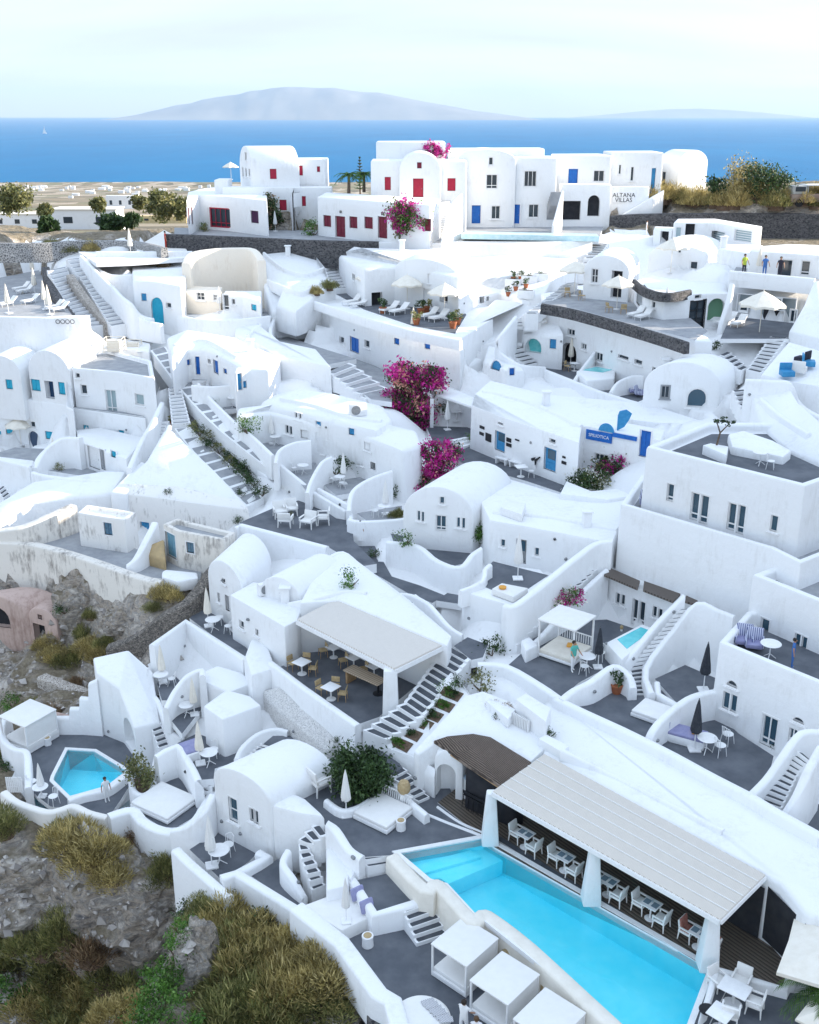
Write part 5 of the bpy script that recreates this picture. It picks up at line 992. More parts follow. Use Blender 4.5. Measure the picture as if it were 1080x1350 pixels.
# ridge
wn(ra, Q2, (142, 312, 222, 390), style='glazed', panes=(4, 1), col=RED); wn(ra, Q2, (303, 322, 333, 374), style='shutter', col=mat('paint_plum', (.06, .02, .06), None)); wn(ra, Q2, (53, 310, 60, 378), (66, 308, 73, 378), style='shutter', col=MAROON)
wn(rb, Q2, (378, 158, 404, 198), style='shutter', col=RED, panes=(2, 1)); wn(rb, Q2, (279, 92, 287, 124), (268, 152, 275, 188), (281, 155, 288, 188), (294, 157, 301, 188), panes=(1, 1)); wn(rb, Q2, (486, 145, 508, 184), style='shutter', col=RED, panes=(2, 1)) if False else None
wn(rbr, Q2, (486, 145, 508, 184), (564, 148, 576, 170), style='shutter', col=RED, panes=(2, 1))
wn(rb3, Q2, (416, 280, 444, 322), style='shutter', col=RED, panes=(2, 1)); wn(rb3, Q2, (505, 266, 520, 305), style='shutter', col=RED)
wn(rc, Q2, (590, 340, 620, 388), (693, 345, 724, 394), (752, 346, 785, 396), (860, 348, 890, 400), style='shutter', col=MAROON, panes=(2, 1)); wn(rc, Q2, (637, 343, 676, 430), (805, 345, 842, 434), style='door', col=MAROON, panes=(2, 2)); wn(rc, Q2, (653, 322, 663, 334), (818, 328, 830, 342), style='dark', col=DARKIN); wn(rc, Q2, (990, 355, 1015, 405), style='shutter', col=MAROON)
wn(rd, Q3, (82, 190, 106, 242), style='shutter', col=RED, panes=(2, 1)); wn(rd, Q3, (330, 195, 362, 245), style='shutter', col=RED, panes=(2, 1))
wn(rdv, Q3, (194, 196, 235, 270), style='door', col=RED, panes=(2, 1)); wn(rdv, Q3, (210, 132, 228, 156), style='shutter', col=MAROON)
wn(re_, Q3, (484, 180, 527, 236), style='glazed', panes=(2, 1), pane=GLASS); wn(re_, Q3, (494, 112, 510, 142), panes=(1, 1)); wn(re_, Q3, (426, 302, 461, 374), (580, 298, 616, 375), style='door', col=BLUE, panes=(2, 1)); wn(re_, Q3, (504, 304, 538, 356), panes=(2, 1))
wn(re2, Q3, (634, 166, 682, 228), panes=(3, 1)); wn(re2, Q3, (651, 298, 690, 350), panes=(2, 1)); wn(re2, Q3, (580, 298, 616, 375), style='door', col=BLUE, panes=(2, 1))
wn(rf, Q3, (808, 158, 845, 222), style='shutter', col=BLUE, panes=(2, 1)); wn(rf, Q3, (908, 164, 950, 208), panes=(2, 1))
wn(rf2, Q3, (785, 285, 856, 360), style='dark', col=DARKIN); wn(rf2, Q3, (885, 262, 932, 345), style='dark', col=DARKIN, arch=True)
wn(rg, Q4, (245, 145, 256, 202), (288, 142, 296, 178), (335, 150, 346, 205), panes=(1, 1)); wn(rg, Q4, (416, 155, 432, 238), style='door', col=BLUE2)
wn(rt_, Q4, (456, 168, 472, 228), panes=(1, 1))
wn(k3, K, (320, 260, 345, 300), (300, 215, 316, 235), panes=(1, 1)); wn(k4, K, (330, 420, 352, 450), (470, 440, 492, 470), style='shutter', col=TURQ, panes=(2, 1)); wn(k6, K, (440, 520, 460, 552), style='shutter', col=TURQ, panes=(2, 1))
wn(hr3, E, (560, 405, 580, 432), (690, 432, 712, 462), style='shutter', col=BLUE2, panes=(2, 1)); wn(hr4, E, (560, 450, 580, 490), style='door', col=BLUE2); wn(hr1, E, (50, 160, 62, 185), (195, 195, 208, 220), style='shutter', col=BLUE)
wn(h5, E, (940, 185, 962, 240), style='door', col=BLUE); wn(h5, E, (990, 200, 1010, 230), style='shutter', col=BLUE); wn(ib, D, (120, 75, 140, 105), (240, 90, 262, 122), style='shutter', col=BLUE, panes=(2, 1)); wn(wh, D, (575, 195, 595, 225), style='shutter', col=BLUE)
wn(hw, G, (140, 95, 160, 125), (420, 190, 445, 215), panes=(2, 1)); wn(pc, D, (735, 80, 760, 120), style='shutter', col=BLUE2, panes=(2, 1)); wn(ut, Q1, (560, 650, 580, 680), style='shutter', col=BLUE2)
cut_openings()
# ================================================================= GROUND
def gp(*a):
    for (x, y, z) in a: q = P(x, y, z); GPTS.append((q.x, q.y, z))
gp((400, 470, -19.6), (230, 455, -19.6), (330, 470, -19.8), (160, 460, -20.5), (700, 440, -17.6), (560, 470, -19.5), (640, 560, -21.5), (560, 590, -23.3), (470, 650, -25.3),
   (80, 700, -27.5), (20, 700, -27.8), (130, 800, -33), (60, 830, -34.2), (100, 880, -34.6), (130, 920, -34.8), (20, 900, -36.5), (60, 920, -35.2), (200, 850, -34),
   (-60, 1000, -38), (-60, 1100, -41), (60, 1150, -38.6), (40, 1230, -41.5), (150, 1230, -41.8), (200, 1180, -39.6), (230, 1260, -42), (120, 1330, -43), (20, 1340, -44), (300, 1340, -42), (250, 1190, -37.5), (300, 1230, -38), (350, 1260, -38), (400, 1270, -37.8), (430, 1300, -38), (470, 1345, -37), (380, 1340, -41), (240, 1340, -43.5), (200, 1420, -45), (400, 1420, -43), (0, 1420, -47), (-80, 1300, -46), (-100, 900, -42), (-120, 800, -40), (500, 1450, -40), (270, 760, -30), (230, 790, -33))
for x, y, z in ((-60, 30, -60), (-80, 50, -60), (-80, 70, -50), (-85, 90, -35), (-85, 110, -22), (-85, 124, -14), (-60, 124, -13), (-30, 122, -12.8), (0, 121, -12.6), (30, 121, -12.4), (60, 127, -9), (80, 126, -8),
                (-80, 150, -17), (-40, 150, -17), (0, 150, -17), (40, 150, -16.5), (90, 150, -16), (-40, 136, -14.3), (0, 136, -14.3), (40, 136, -13.5), (-80, 138, -15), (90, 138, -14),
                        (36, 55, -17), (40, 70, -14), (42, 85, -13), (45, 100, -12), (50, 112, -13), (52, 50, -10), (52, 70, -8), (54, 88, -9.5), (68, 30, 1), (70, 50, 3), (70, 65, 3.2), (68, 78, 1.5), (66, 90, -6), (66, 100, -10),  # unseen hill right of the view, shaped to shade the lower village
                (70, 5, 0), (72, -20, -2), (90, 50, 3), (92, 20, 2), (90, 85, -3), (90, 105, -10), (125, 60, -2), (125, 10, -2), (125, 110, -12), (40, 20, -26), (45, 35, -20), (30, 10, -38), (0, 8, -48), (-25, 10, -55), (50, 0, -20), (20, 28, -31), (28, 40, -24)):
    GPTS.append((x, y, z))
for x in range(-84, 27, 6):
    for y in (117, 121, 126, 131): GPTS.append((x, y, -12.6 - max(0, y - 124) * .12))
for x, y, z in ((29, 121, -12.9), (33, 121, -13), (38, 121, -13), (44, 121, -13), (50, 121, -12.8), (56, 121, -12.6), (36, 128.5, -9.6), (44, 129, -8.5), (40, 128, -9), (33, 128, -10.8), (52, 130, -7.8), (60, 128, -7.8), (30, 129, -11), (38, 134, -8), (50, 136, -8), (62, 136, -8), (48, 132, -7.8)): GPTS.append((x, y, z))
for (x, y, z) in ((0, 1062, -34.9), (20, 1078, -34.9), (50, 1092, -34.8), (95, 1098, -34.9), (140, 1100, -35), (165, 1108, -35.2), (190, 1120, -35.4), (215, 1135, -35.6), (240, 1150, -34.6), (262, 1168, -34), (290, 1185, -33.9), (320, 1197, -33.8), (350, 1205, -33.6), (380, 1218, -33.5), (410, 1250, -34), (440, 1285, -34), (462, 1320, -35), (470, 1360, -35.2), (-8, 1020, -35), (-6, 985, -35)):
    q = P(x, y, z); GPTS += [(q.x, q.y, z)] * 2
FLOORS.append(([(27, 96), (50, 96), (50, 112), (27, 112)], -13))
FLOORS.append(([(27.5, 110), (64, 110), (64, 124.7), (27.5, 124.7)], -13.2))
FLOORS.append(([(26, 127), (39, 127), (41, 142), (26, 142)], -9.3))
for fl, z in FLOORS:
    cx = sum(p[0] for p in fl) / len(fl); cy = sum(p[1] for p in fl) / len(fl); GPTS.append((cx, cy, z))
gpts = np.array(GPTS)
st = .62
xs = np.arange(-88, 128, st); ys = np.arange(2, 151, st); GX, GY = np.meshgrid(xs, ys); fl_ = np.stack([GX.ravel(), GY.ravel()], 1)
H = np.empty(len(fl_))
for i in range(0, len(fl_), 4000):
    d2 = ((fl_[i:i + 4000, None, :] - gpts[None, :, :2]) ** 2).sum(2) + .05
    k = np.argpartition(d2, 7, axis=1)[:, :7]; dd = np.take_along_axis(d2, k, 1); w = dd ** -1.35
    H[i:i + 4000] = (w * gpts[k, 2]).sum(1) / w.sum(1)
def inpoly(pl, q, grow):
    c = np.array(pl).mean(0); pl = np.array(pl); v = pl - c; ln = np.linalg.norm(v, axis=1, keepdims=True); pl = c + v * (1 + grow / np.maximum(ln, .5))
    x, y = q[:, 0], q[:, 1]; r = np.zeros(len(q), bool); j = len(pl) - 1
    for i in range(len(pl)):
        a, b = pl[i], pl[j]
        cnd = ((a[1] > y) != (b[1] > y)) & (x < (b[0] - a[0]) * (y - a[1]) / (b[1] - a[1] + 1e-12) + a[0]); r ^= cnd; j = i
    return r
# smooth then clamp under the built floors
Hm = H.reshape(GX.shape)
for _ in range(2):
    Pd = np.pad(Hm, 1, mode='edge'); Hm = (Pd[:-2, 1:-1] + Pd[2:, 1:-1] + Pd[1:-1, :-2] + Pd[1:-1, 2:] + 2 * Hm) / 6
H = Hm.ravel()
# which ground is bare rock or scrub: everything outside the whitewashed village
pd = fl_[:, 1] * CP - H * SP; pd = np.maximum(pd, 1)
PX = 540 + F * fl_[:, 0] / pd; PY = 675 + F * (-H * CP - fl_[:, 1] * SP) / pd
village = inpoly([(-400, 330), (-400, 690), (0, 716), (170, 785), (290, 765), (300, 790), (268, 838), (200, 878), (150, 910), (135, 965), (20, 958), (0, 1000), (30, 1055), (140, 1085), (240, 1110), (300, 1165), (390, 1200), (440, 1260), (500, 1320), (560, 1500), (1300, 1500), (1300, 330), (800, 305), (420, 308), (220, 318)], np.stack([PX, PY], 1), 0)
village &= fl_[:, 0] < 34
rock = ~village
nz = np.array([noise.fractal(V3((x * .22, y * .22, h * .3)), 1.0, 2.0, 5) + .6 * noise.ridged_multi_fractal(V3((x * .12, y * .12, h * .2)), 1, 2, 4, 1, 2) * .6 if r else 0.0 for (x, y), h, r in zip(fl_, H, rock)])
near_cliff = (fl_[:, 1] < 75) & (fl_[:, 0] < 10) & rock
H = H + nz * np.where(near_cliff, 1.1, .35)
for pl, z in FLOORS:
    pa = np.array(pl); lo, hi = pa.min(0) - 1.2, pa.max(0) + 1.2
    idx = np.where((fl_[:, 0] > lo[0]) & (fl_[:, 0] < hi[0]) & (fl_[:, 1] > lo[1]) & (fl_[:, 1] < hi[1]))[0]
    if len(idx):
        m = inpoly(pl, fl_[idx], .75); H[idx[m]] = np.minimum(H[idx[m]], z - .12)
for x, y, nx_, ny_, hw_, zc in CLEAR:
    dx, dy = fl_[:, 0] - x, fl_[:, 1] - y; a = dx * nx_ + dy * ny_; l = np.abs(dx * ny_ - dy * nx_); m = (a > -.4) & (a < 3.2) & (l < hw_); H[m] = np.minimum(H[m], zc)
ny, nx = GX.shape
me = bpy.data.meshes.new('terrain'); vv = np.stack([fl_[:, 0], fl_[:, 1], H], 1)
ii = np.arange(ny * nx).reshape(ny, nx); q4 = np.stack([ii[:-1, :-1].ravel(), ii[:-1, 1:].ravel(), ii[1:, 1:].ravel(), ii[1:, :-1].ravel()], 1)
me.from_pydata(vv.tolist(), [], q4.tolist())

ROCK = None
def rockmat():
    m, nt, b = newmat('cliff_rock'); L = nt.links.new
    g = N(nt, 'ShaderNodeNewGeometry'); mp = N(nt, 'ShaderNodeMapping'); mp.inputs['Scale'].default_value = (1, 1, 1.8); L(g.outputs['Position'], mp.inputs['Vector'])
    n1 = N(nt, 'ShaderNodeTexNoise', Scale=.7, Detail=9, Roughness=.72, Distortion=.8); L(mp.outputs['Vector'], n1.inputs['Vector'])
    r = N(nt, 'ShaderNodeValToRGB'); L(n1.outputs['Fac'], r.inputs['Fac']); e = r.color_ramp.elements
    e[0].position = .30; e[0].color = (.085, .085, .09, 1); e[1].position = .68; e[1].color = (.72, .68, .63, 1)
    for p, c in ((.39, (.24, .215, .195)), (.46, (.50, .42, .34)), (.51, (.31, .29, .27)), (.58, (.60, .53, .46))):
        x = e.new(p); x.color = (*c, 1)
    n2 = N(nt, 'ShaderNodeTexNoise', Scale=2.6, Detail=8, Roughness=.7); L(mp.outputs['Vector'], n2.inputs['Vector'])
    mx = N(nt, 'ShaderNodeMix', data_type='RGBA', blend_type='OVERLAY'); mx.inputs['Factor'].default_value = .8; L(r.outputs['Color'], mx.inputs['A']); L(n2.outputs['Fac'], mx.inputs['B'])
    n4 = N(nt, 'ShaderNodeTexNoise', Scale=.33, Detail=7, Roughness=.7, Distortion=.4); L(g.outputs['Position'], n4.inputs['Vector'])
    sn = N(nt, 'ShaderNodeSeparateXYZ'); L(g.outputs['Normal'], sn.inputs['Vector'])
    ml = N(nt, 'ShaderNodeMath', operation='MULTIPLY'); L(n4.outputs['Fac'], ml.inputs[0]); L(sn.outputs['Z'], ml.inputs[1])
    sr = N(nt, 'ShaderNodeValToRGB'); L(ml.outputs[0], sr.inputs['Fac']); sr.color_ramp.elements[0].position = .34; sr.color_ramp.elements[1].position = .46
    n5 = N(nt, 'ShaderNodeTexNoise', Scale=2.2, Detail=8, Roughness=.75); L(g.outputs['Position'], n5.inputs['Vector'])
    er = N(nt, 'ShaderNodeValToRGB'); L(n5.outputs['Fac'], er.inputs['Fac']); er.color_ramp.elements[0].position = .3; er.color_ramp.elements[1].position = .7
    er.color_ramp.elements[0].color = (.10, .075, .045, 1); er.color_ramp.elements[1].color = (.33, .28, .20, 1)
    mx2 = N(nt, 'ShaderNodeMix', data_type='RGBA'); L(sr.outputs['Color'], mx2.inputs['Factor']); L(mx.outputs['Result'], mx2.inputs['A']); L(er.outputs['Color'], mx2.inputs['B'])
    L(mx2.outputs['Result'], b.inputs['Base Color']); b.inputs['Roughness'].default_value = .95
    v = N(nt, 'ShaderNodeTexVoronoi', Scale=1.1, feature='F1'); L(mp.outputs['Vector'], v.inputs['Vector'])
    ad = N(nt, 'ShaderNodeMath', operation='ADD'); L(v.outputs['Distance'], ad.inputs[0]); L(n2.outputs['Fac'], ad.inputs[1])
    bp = N(nt, 'ShaderNodeBump', Strength=1.0, Distance=.35); L(ad.outputs[0], bp.inputs['Height']); L(bp.outputs['Normal'], b.inputs['Normal'])
    return m
ROCK = rockmat()
WGROUND = stucco('limewash_ground', (.80, .80, .80), (.55, .52, .48), .6, .95, .4)
for m in (WGROUND, ROCK): me.materials.append(m)
cm = np.zeros(len(q4), np.int32); fr_ = rock[q4[:, 0]]
cm[fr_] = 1
me.polygons.foreach_set('material_index', cm); me.polygons.foreach_set('use_smooth', [True] * len(q4)); me.update()
terrain = bpy.data.objects.new('terrain', me); COL.objects.link(terrain); struct(terrain)
TB = BVHTree.FromPolygons([tuple(v) for v in vv], q4.tolist())
def ground(px, py):
    """where the sight line meets the ground"""
    r = ray(px, py).normalized(); return TB.ray_cast(V3((0, 0, 0)), r)[0] or (r * (127 / r.y) if py < 330 else None)
def gz_at(x, y):
    h = TB.ray_cast(V3((x, y, 300)), V3((0, 0, -1)))[0]; return h.z if h else -20

# ---------------------------------------------------------------- coastal plain, sea, far island
def plain_z(Y):
    t = np.interp(Y, [120, 150, 250, 400, 1000, 2000, 4650, 5200], [.118, .1085, .1015, .097, .0875, .0755, .0612, .0555]); return -Y * t
yy = np.concatenate([np.geomspace(128, 5000, 90)]); vv2 = []; nx2 = 90
for Y in yy:
    for k in range(nx2):
        x = (k / (nx2 - 1) * 2 - 1) * (Y * .75 + 90); vv2.append((x, Y, plain_z(Y) + noise.noise(V3((x * .004, Y * .004, 0))) * Y * .0012 - (2 if Y < 140 else 0)))
ii = np.arange(len(yy) * nx2).reshape(len(yy), nx2); q5 = np.stack([ii[:-1, :-1].ravel(), ii[:-1, 1:].ravel(), ii[1:, 1:].ravel(), ii[1:, :-1].ravel()], 1)
me = bpy.data.meshes.new('coastal_plain'); me.from_pydata(vv2, [], q5.tolist())
def plainmat():
    m, nt, b = newmat('plain_fields'); L = nt.links.new
    g = N(nt, 'ShaderNodeNewGeometry'); mp = N(nt, 'ShaderNodeMapping'); mp.inputs['Scale'].default_value = (.02, .006, 0); L(g.outputs['Position'], mp.inputs['Vector'])
    v = N(nt, 'ShaderNodeTexVoronoi', Scale=1.0); L(mp.outputs['Vector'], v.inputs['Vector'])
    s = N(nt, 'ShaderNodeSeparateColor'); L(v.outputs['Color'], s.inputs['Color']); r = N(nt, 'ShaderNodeValToRGB'); L(s.outputs['Red'], r.inputs['Fac']); e = r.color_ramp.elements
    e[0].color = (.10, .085, .05, 1); e[1].color = (.42, .36, .28, 1)
    for p, c in ((.3, (.24, .18, .11)), (.55, (.13, .13, .06)), (.75, (.33, .26, .19))):
        x = e.new(p); x.color = (*c, 1)
    n = N(nt, 'ShaderNodeTexNoise', Scale=.06, Detail=8, Roughness=.75); L(g.outputs['Position'], n.inputs['Vector'])
    mx = N(nt, 'ShaderNodeMix', data_type='RGBA', blend_type='OVERLAY'); mx.inputs['Factor'].default_value = .9; L(r.outputs['Color'], mx.inputs['A']); L(n.outputs['Fac'], mx.inputs['B'])
    L(mx.outputs['Result'], b.inputs['Base Color']); b.inputs['Roughness'].default_value = .95; return m
me.materials.append(plainmat()); me.polygons.foreach_set('use_smooth', [True] * len(me.polygons))
plain = bpy.data.objects.new('coastal_plain', me); COL.objects.link(plain); struct(plain)
SEAZ = -292.0
def seamat():
    m, nt, b = newmat('sea_water'); L = nt.links.new
    g = N(nt, 'ShaderNodeNewGeometry'); mp = N(nt, 'ShaderNodeMapping'); mp.inputs['Scale'].default_value = (.0012, .0005, 0); L(g.outputs['Position'], mp.inputs['Vector'])
    n = N(nt, 'ShaderNodeTexNoise', Scale=1.0, Detail=8, Roughness=.6); L(mp.outputs['Vector'], n.inputs['Vector'])
    r = N(nt, 'ShaderNodeValToRGB'); L(n.outputs['Fac'], r.inputs['Fac']); r.color_ramp.elements[0].position = .35; r.color_ramp.elements[1].position = .7
    r.color_ramp.elements[0].color = (.0005, .125, .29, 1); r.color_ramp.elements[1].color = (.0005, .155, .34, 1)
    L(r.outputs['Color'], b.inputs['Base Color']); b.inputs['Roughness'].default_value = .55; b.inputs['Specular IOR Level'].default_value = .04
    n2 = N(nt, 'ShaderNodeTexNoise', Scale=.03, Detail=6, Roughness=.7); L(g.outputs['Position'], n2.inputs['Vector'])
    bp = N(nt, 'ShaderNodeBump', Strength=.8, Distance=4); L(n2.outputs['Fac'], bp.inputs['Height']); L(bp.outputs['Normal'], b.inputs['Normal']); return m
b = MB(); b.face([(-75000, 3000, SEAZ), (75000, 3000, SEAZ), (75000, 92000, SEAZ), (-75000, 92000, SEAZ)]); sea = b.make('sea', seamat()); struct(sea)
def island(name, prof, D0, depth, cols):
    us = [p[0] for p in prof]; hs = [p[1] for p in prof]; n = 120; m_ = 14; vs = []
    for j in range(m_ + 1):
        f = j / m_
        for i in range(n + 1):
            px = us[0] + (us[-1] - us[0]) * i / n; py = np.interp(px, us, hs); top = P(px, py, 1)
            r = ray(px, py); z = r.z / r.y * D0
            base = SEAZ - 20; env = sin(pi * min(1, f * .72 + .02)) if f < .7 else 1 - ((f - .7) / .3) ** 2
            env = sin(pi / 2 * min(1, f / .65)) if f < .65 else cos(pi / 2 * (f - .65) / .35)
            nn = noise.fractal(V3((px * .03, f * 5, 1)), 1, 2, 5)
            h = base + (z - base) * max(0, env * (1 + .22 * nn * (1 - env)) + .05 * nn * (env > .1) * (f < .55))
            vs.append((r.x / r.y * D0, D0 + (f - .65) * depth, h))
    fs = [(j * (n + 1) + i, j * (n + 1) + i + 1, (j + 1) * (n + 1) + i + 1, (j + 1) * (n + 1) + i) for j in range(m_) for i in range(n)]
    me = bpy.data.meshes.new(name); me.from_pydata(vs, [], fs); me.materials.append(cols); me.polygons.foreach_set('use_smooth', [True] * len(fs))
    o = bpy.data.objects.new(name, me); COL.objects.link(o); struct(o); return o
IM = mat('island_rock', (.19, .165, .14), (.28, .25, .21), .0004, .95)
island('island_hills', [(160, 156.5), (200, 148), (235, 138.5), (255, 136), (270, 131), (300, 126), (318, 124), (330, 120), (345, 119), (360, 116), (380, 114.5), (400, 115), (420, 116), (440, 115.5), (460, 119), (480, 121.5), (500, 122), (520, 126), (545, 131), (560, 134), (600, 141), (625, 146), (650, 149), (680, 153), (705, 157)], 62000, 9000, IM)
island('distant_island_hills', [(735, 156), (790, 152), (840, 147), (880, 144), (920, 143), (960, 145), (1000, 148), (1040, 152), (1075, 156)], 88000, 6000, IM)

# ================================================================= LIGHT, AIR, CAMERA
w = bpy.data.worlds.new('World'); SC.world = w; w.use_nodes = True; nt = w.node_tree; L = nt.links.new; bg = nt.nodes['Background']
AZ, EL = radians(80), radians(16)
sky = nt.nodes.new('ShaderNodeTexSky'); sky.sky_type = 'NISHITA'; sky.sun_disc = False; sky.sun_elevation = EL; sky.sun_rotation = AZ
sky.air_density = 1.0; sky.dust_density = .35; sky.ozone_density = 2.0; sky.altitude = 300
tc = nt.nodes.new('ShaderNodeTexCoord'); mp = nt.nodes.new('ShaderNodeMapping'); mp.inputs['Scale'].default_value = (1.2, 1.2, 9); mp.inputs['Rotation'].default_value = (.0, .12, .3)
L(tc.outputs['Generated'], mp.inputs['Vector']); cn = nt.nodes.new('ShaderNodeTexNoise'); cn.inputs['Scale'].default_value = 1.6; cn.inputs['Detail'].default_value = 7; cn.inputs['Roughness'].default_value = .55; cn.inputs['Distortion'].default_value = .6
L(mp.outputs['Vector'], cn.inputs['Vector']); cr = nt.nodes.new('ShaderNodeValToRGB'); L(cn.outputs['Fac'], cr.inputs['Fac']); cr.color_ramp.elements[0].position = .42; cr.color_ramp.elements[1].position = .75
cr.color_ramp.elements[0].color = (.62, .62, .62, 1); cr.color_ramp.elements[1].color = (.95, .95, .95, 1)
mx = nt.nodes.new('ShaderNodeMix'); mx.data_type = 'RGBA'; L(cr.outputs['Color'], mx.inputs['Factor']); L(sky.outputs['Color'], mx.inputs['A']); 
sz = nt.nodes.new('ShaderNodeSeparateXYZ'); L(tc.outputs['Generated'], sz.inputs[0]); ma = nt.nodes.new('ShaderNodeMath'); ma.operation = 'MULTIPLY_ADD'; ma.use_clamp = False; L(sz.outputs['Z'], ma.inputs[0]); ma.inputs[1].default_value = 1.0; ma.inputs[2].default_value = 0.0
vm = nt.nodes.new('ShaderNodeVectorMath'); vm.operation = 'MULTIPLY_ADD'; vm.inputs[1].default_value = (1.8, 2.45, 3.1); vm.inputs[2].default_value = (1.9, 1.93, 2.12); L(ma.outputs[0], vm.inputs[0]); L(vm.outputs[0], mx.inputs['B'])
L(mx.outputs['Result'], bg.inputs['Color']); bg.inputs['Strength'].default_value = .15
sun = bpy.data.objects.new('sun', bpy.data.lights.new('sun', 'SUN')); COL.objects.link(sun); sun.data.energy = 4.2; sun.data.angle = radians(.5); sun.data.color = (1, .88, .72)
sv = V3((cos(EL) * sin(AZ), cos(EL) * cos(AZ), sin(EL))); sun.rotation_euler = sv.to_track_quat('Z', 'Y').to_euler(); sun.location = (60, 40, 60)
hz_ = MB().box((0, 44000, (1850 - 294) / 2), (148000, 98000, 1850 + 294)).make('haze', m_dummy); hz_['kind'] = 'stuff'
hm = bpy.data.materials.new('haze_air'); hm.use_nodes = True; nt = hm.node_tree; nt.nodes.remove(nt.nodes['Principled BSDF']); pv = nt.nodes.new('ShaderNodeVolumePrincipled')
pv.inputs['Color'].default_value = (.50, .69, .95, 1); pv.inputs['Density'].default_value = 1.7e-5; pv.inputs['Anisotropy'].default_value = .1
nt.links.new(pv.outputs[0], nt.nodes['Material Output'].inputs['Volume']); hz_.data.materials.clear(); hz_.data.materials.append(hm)
cam = bpy.data.objects.new('camera', bpy.data.cameras.new('camera')); COL.objects.link(cam); SC.camera = cam
cam.data.sensor_fit = 'VERTICAL'; cam.data.angle_y = 2 * math.atan(675 / F); cam.rotation_euler = (pi / 2 - PITCH, 0, 0); cam.data.clip_start = .5; cam.data.clip_end = 300000
SC.render.engine = 'CYCLES'; SC.cycles.use_denoising = True
SC.cycles.max_bounces = 8; SC.cycles.diffuse_bounces = 4; SC.cycles.transparent_max_bounces = 12; SC.cycles.volume_bounces = 0
SC.view_settings.view_transform = 'Standard'; SC.view_settings.look = 'None'; SC.view_settings.exposure = 1.46; SC.view_settings.gamma = 1
# ================================================================= THINGS: PROTOTYPES
def on(px, py, up=.3):
    r = ray(px, py).normalized(); best = None
    for o, t in BVH.items():
        h = t.ray_cast(V3((0, 0, 0)), r)
        if h[0] is not None and h[1].z > up and (best is None or h[3] < best[1]): best = (h[0], h[3])
    h = TB.ray_cast(V3((0, 0, 0)), r)
    if h[0] is not None and (best is None or h[3] < best[1]): best = (h[0], h[3])
    return best[0]
PROTO = {}
def lempty(*a):
    e = empty(*a); LOCAL.add(e); return e
def dup(src, loc, rz=0, s=1.0, label=None, cat=None, group=None):
    r = src.copy(); COL.objects.link(r); r.location = loc; r.rotation_euler = (0, 0, rz); r.scale = s if isinstance(s, tuple) else (s, s, s)
    tag(r, label, cat or src.get('category', 'thing'), group)
    for ch in src.children:
        c = ch.copy(); COL.objects.link(c); c.parent = r
        for g in ch.children:
            d = g.copy(); COL.objects.link(d); d.parent = c
    return r
def put(kind, loc, rz=0, s=1.0, label='', group=None, cat=None):
    if kind not in PROTO:
        r = BUILD[kind](); PROTO[kind] = r; r.location = loc; r.rotation_euler = (0, 0, rz); r.scale = s if isinstance(s, tuple) else (s, s, s); tag(r, label, cat or CATS[kind], group); return r
    return dup(PROTO[kind], loc, rz, s, label, cat or CATS[kind], group)
def place(kind, zf, x, y, rz=0, s=1.0, label='', group=None, cat=None):
    q = zf(x, y)[0] if zf else (x, y); return put(kind, on(*q), rz, s, label, group, cat)
def E0(n): return empty(n, (0, 0, 0))
def b_armchair():
    e = E0('armchair'); MB().box((0, 0, .40), (.56, .54, .10)).make('seat', FABW, e, bevel=.02)
    MB().box((0, .25, .66), (.56, .07, .46), 0, 0, (radians(-10), 'X')).make('backrest', FABW, e, bevel=.02)
    for s in (-1, 1):
        MB().box((s * .28, -.02, .60), (.07, .52, .06)).box((s * .28, -.24, .50), (.06, .06, .2)).make('armrest', FABW, e, bevel=.015)
        for t in (-1, 1): MB().tube((s * .25, t * .23, .36), (s * .27, t * .26, 0), .032, .024, 6).make('leg', FABW, e)
    return e
def b_wire_chair():
    e = E0('metal_chair'); m = WTRIM
    MB().lathe([(.0, .44), (.22, .44), (.23, .46), (.0, .47)], n=12).make('seat', m, e)
    b = MB()
    for k in range(7):
        a = pi / 2 + (k - 3) * .30; b.tube((.22 * cos(a), .22 * sin(a), .46), (.25 * cos(a), .26 * sin(a), .86 - abs(k - 3) * .03), .012, n=5)
    for k in range(6):
        a, c = pi / 2 + (k - 3) * .30, pi / 2 + (k - 2) * .30
        b.tube((.25 * cos(a), .26 * sin(a), .86 - abs(k - 3) * .03), (.25 * cos(c), .26 * sin(c), .86 - abs(k - 2) * .03), .016, n=5)
    b.make('backrest', m, e)
    for s in (-1, 1):
        for t in (-1, 1): MB().tube((s * .15, t * .15, .45), (s * .20, t * .2, 0), .016, .014, 5).make('leg', m, e)
    return e
def b_wood_chair():
    e = E0('wooden_chair'); MB().box((0, 0, .43), (.46, .44, .05)).make('seat', STRAW, e, bevel=.01)
    MB().box((0, .21, .68), (.46, .04, .30), 0, 0, (radians(-8), 'X')).make('backrest', STRAW, e, bevel=.02)
    for s in (-1, 1):
        for t in (-1, 1): MB().tube((s * .2, t * .19, .42), (s * .22, t * .21, 0), .02, .016, 6).make('leg', WOOD, e)
    return e
def b_square_table():
    e = E0('pedestal_table'); MB().box((0, 0, .73), (.78, .78, .04)).make('tabletop', WTRIM, e, bevel=.01)
    MB().tube((0, 0, .03), (0, 0, .71), .045, n=10).make('pedestal', WTRIM, e); MB().lathe([(.26, 0), (.26, .02), (.08, .05)], n=16).make('base', WTRIM, e); return e
def b_set_table():
    e = b_square_table(); e.name = 'pedestal_table'
    for s in (-1, 1): MB().box((s * .20, 0, .754), (.28, .38, .006)).make('placemat', mat('placemat_slate', (.18, .25, .30), None) if s < 0 else bpy.data.materials['placemat_slate'], e)
    MB().tube((0, .1, .75), (0, .1, .85), .03, .035, 8).make('glass', GLASSP, e); return e
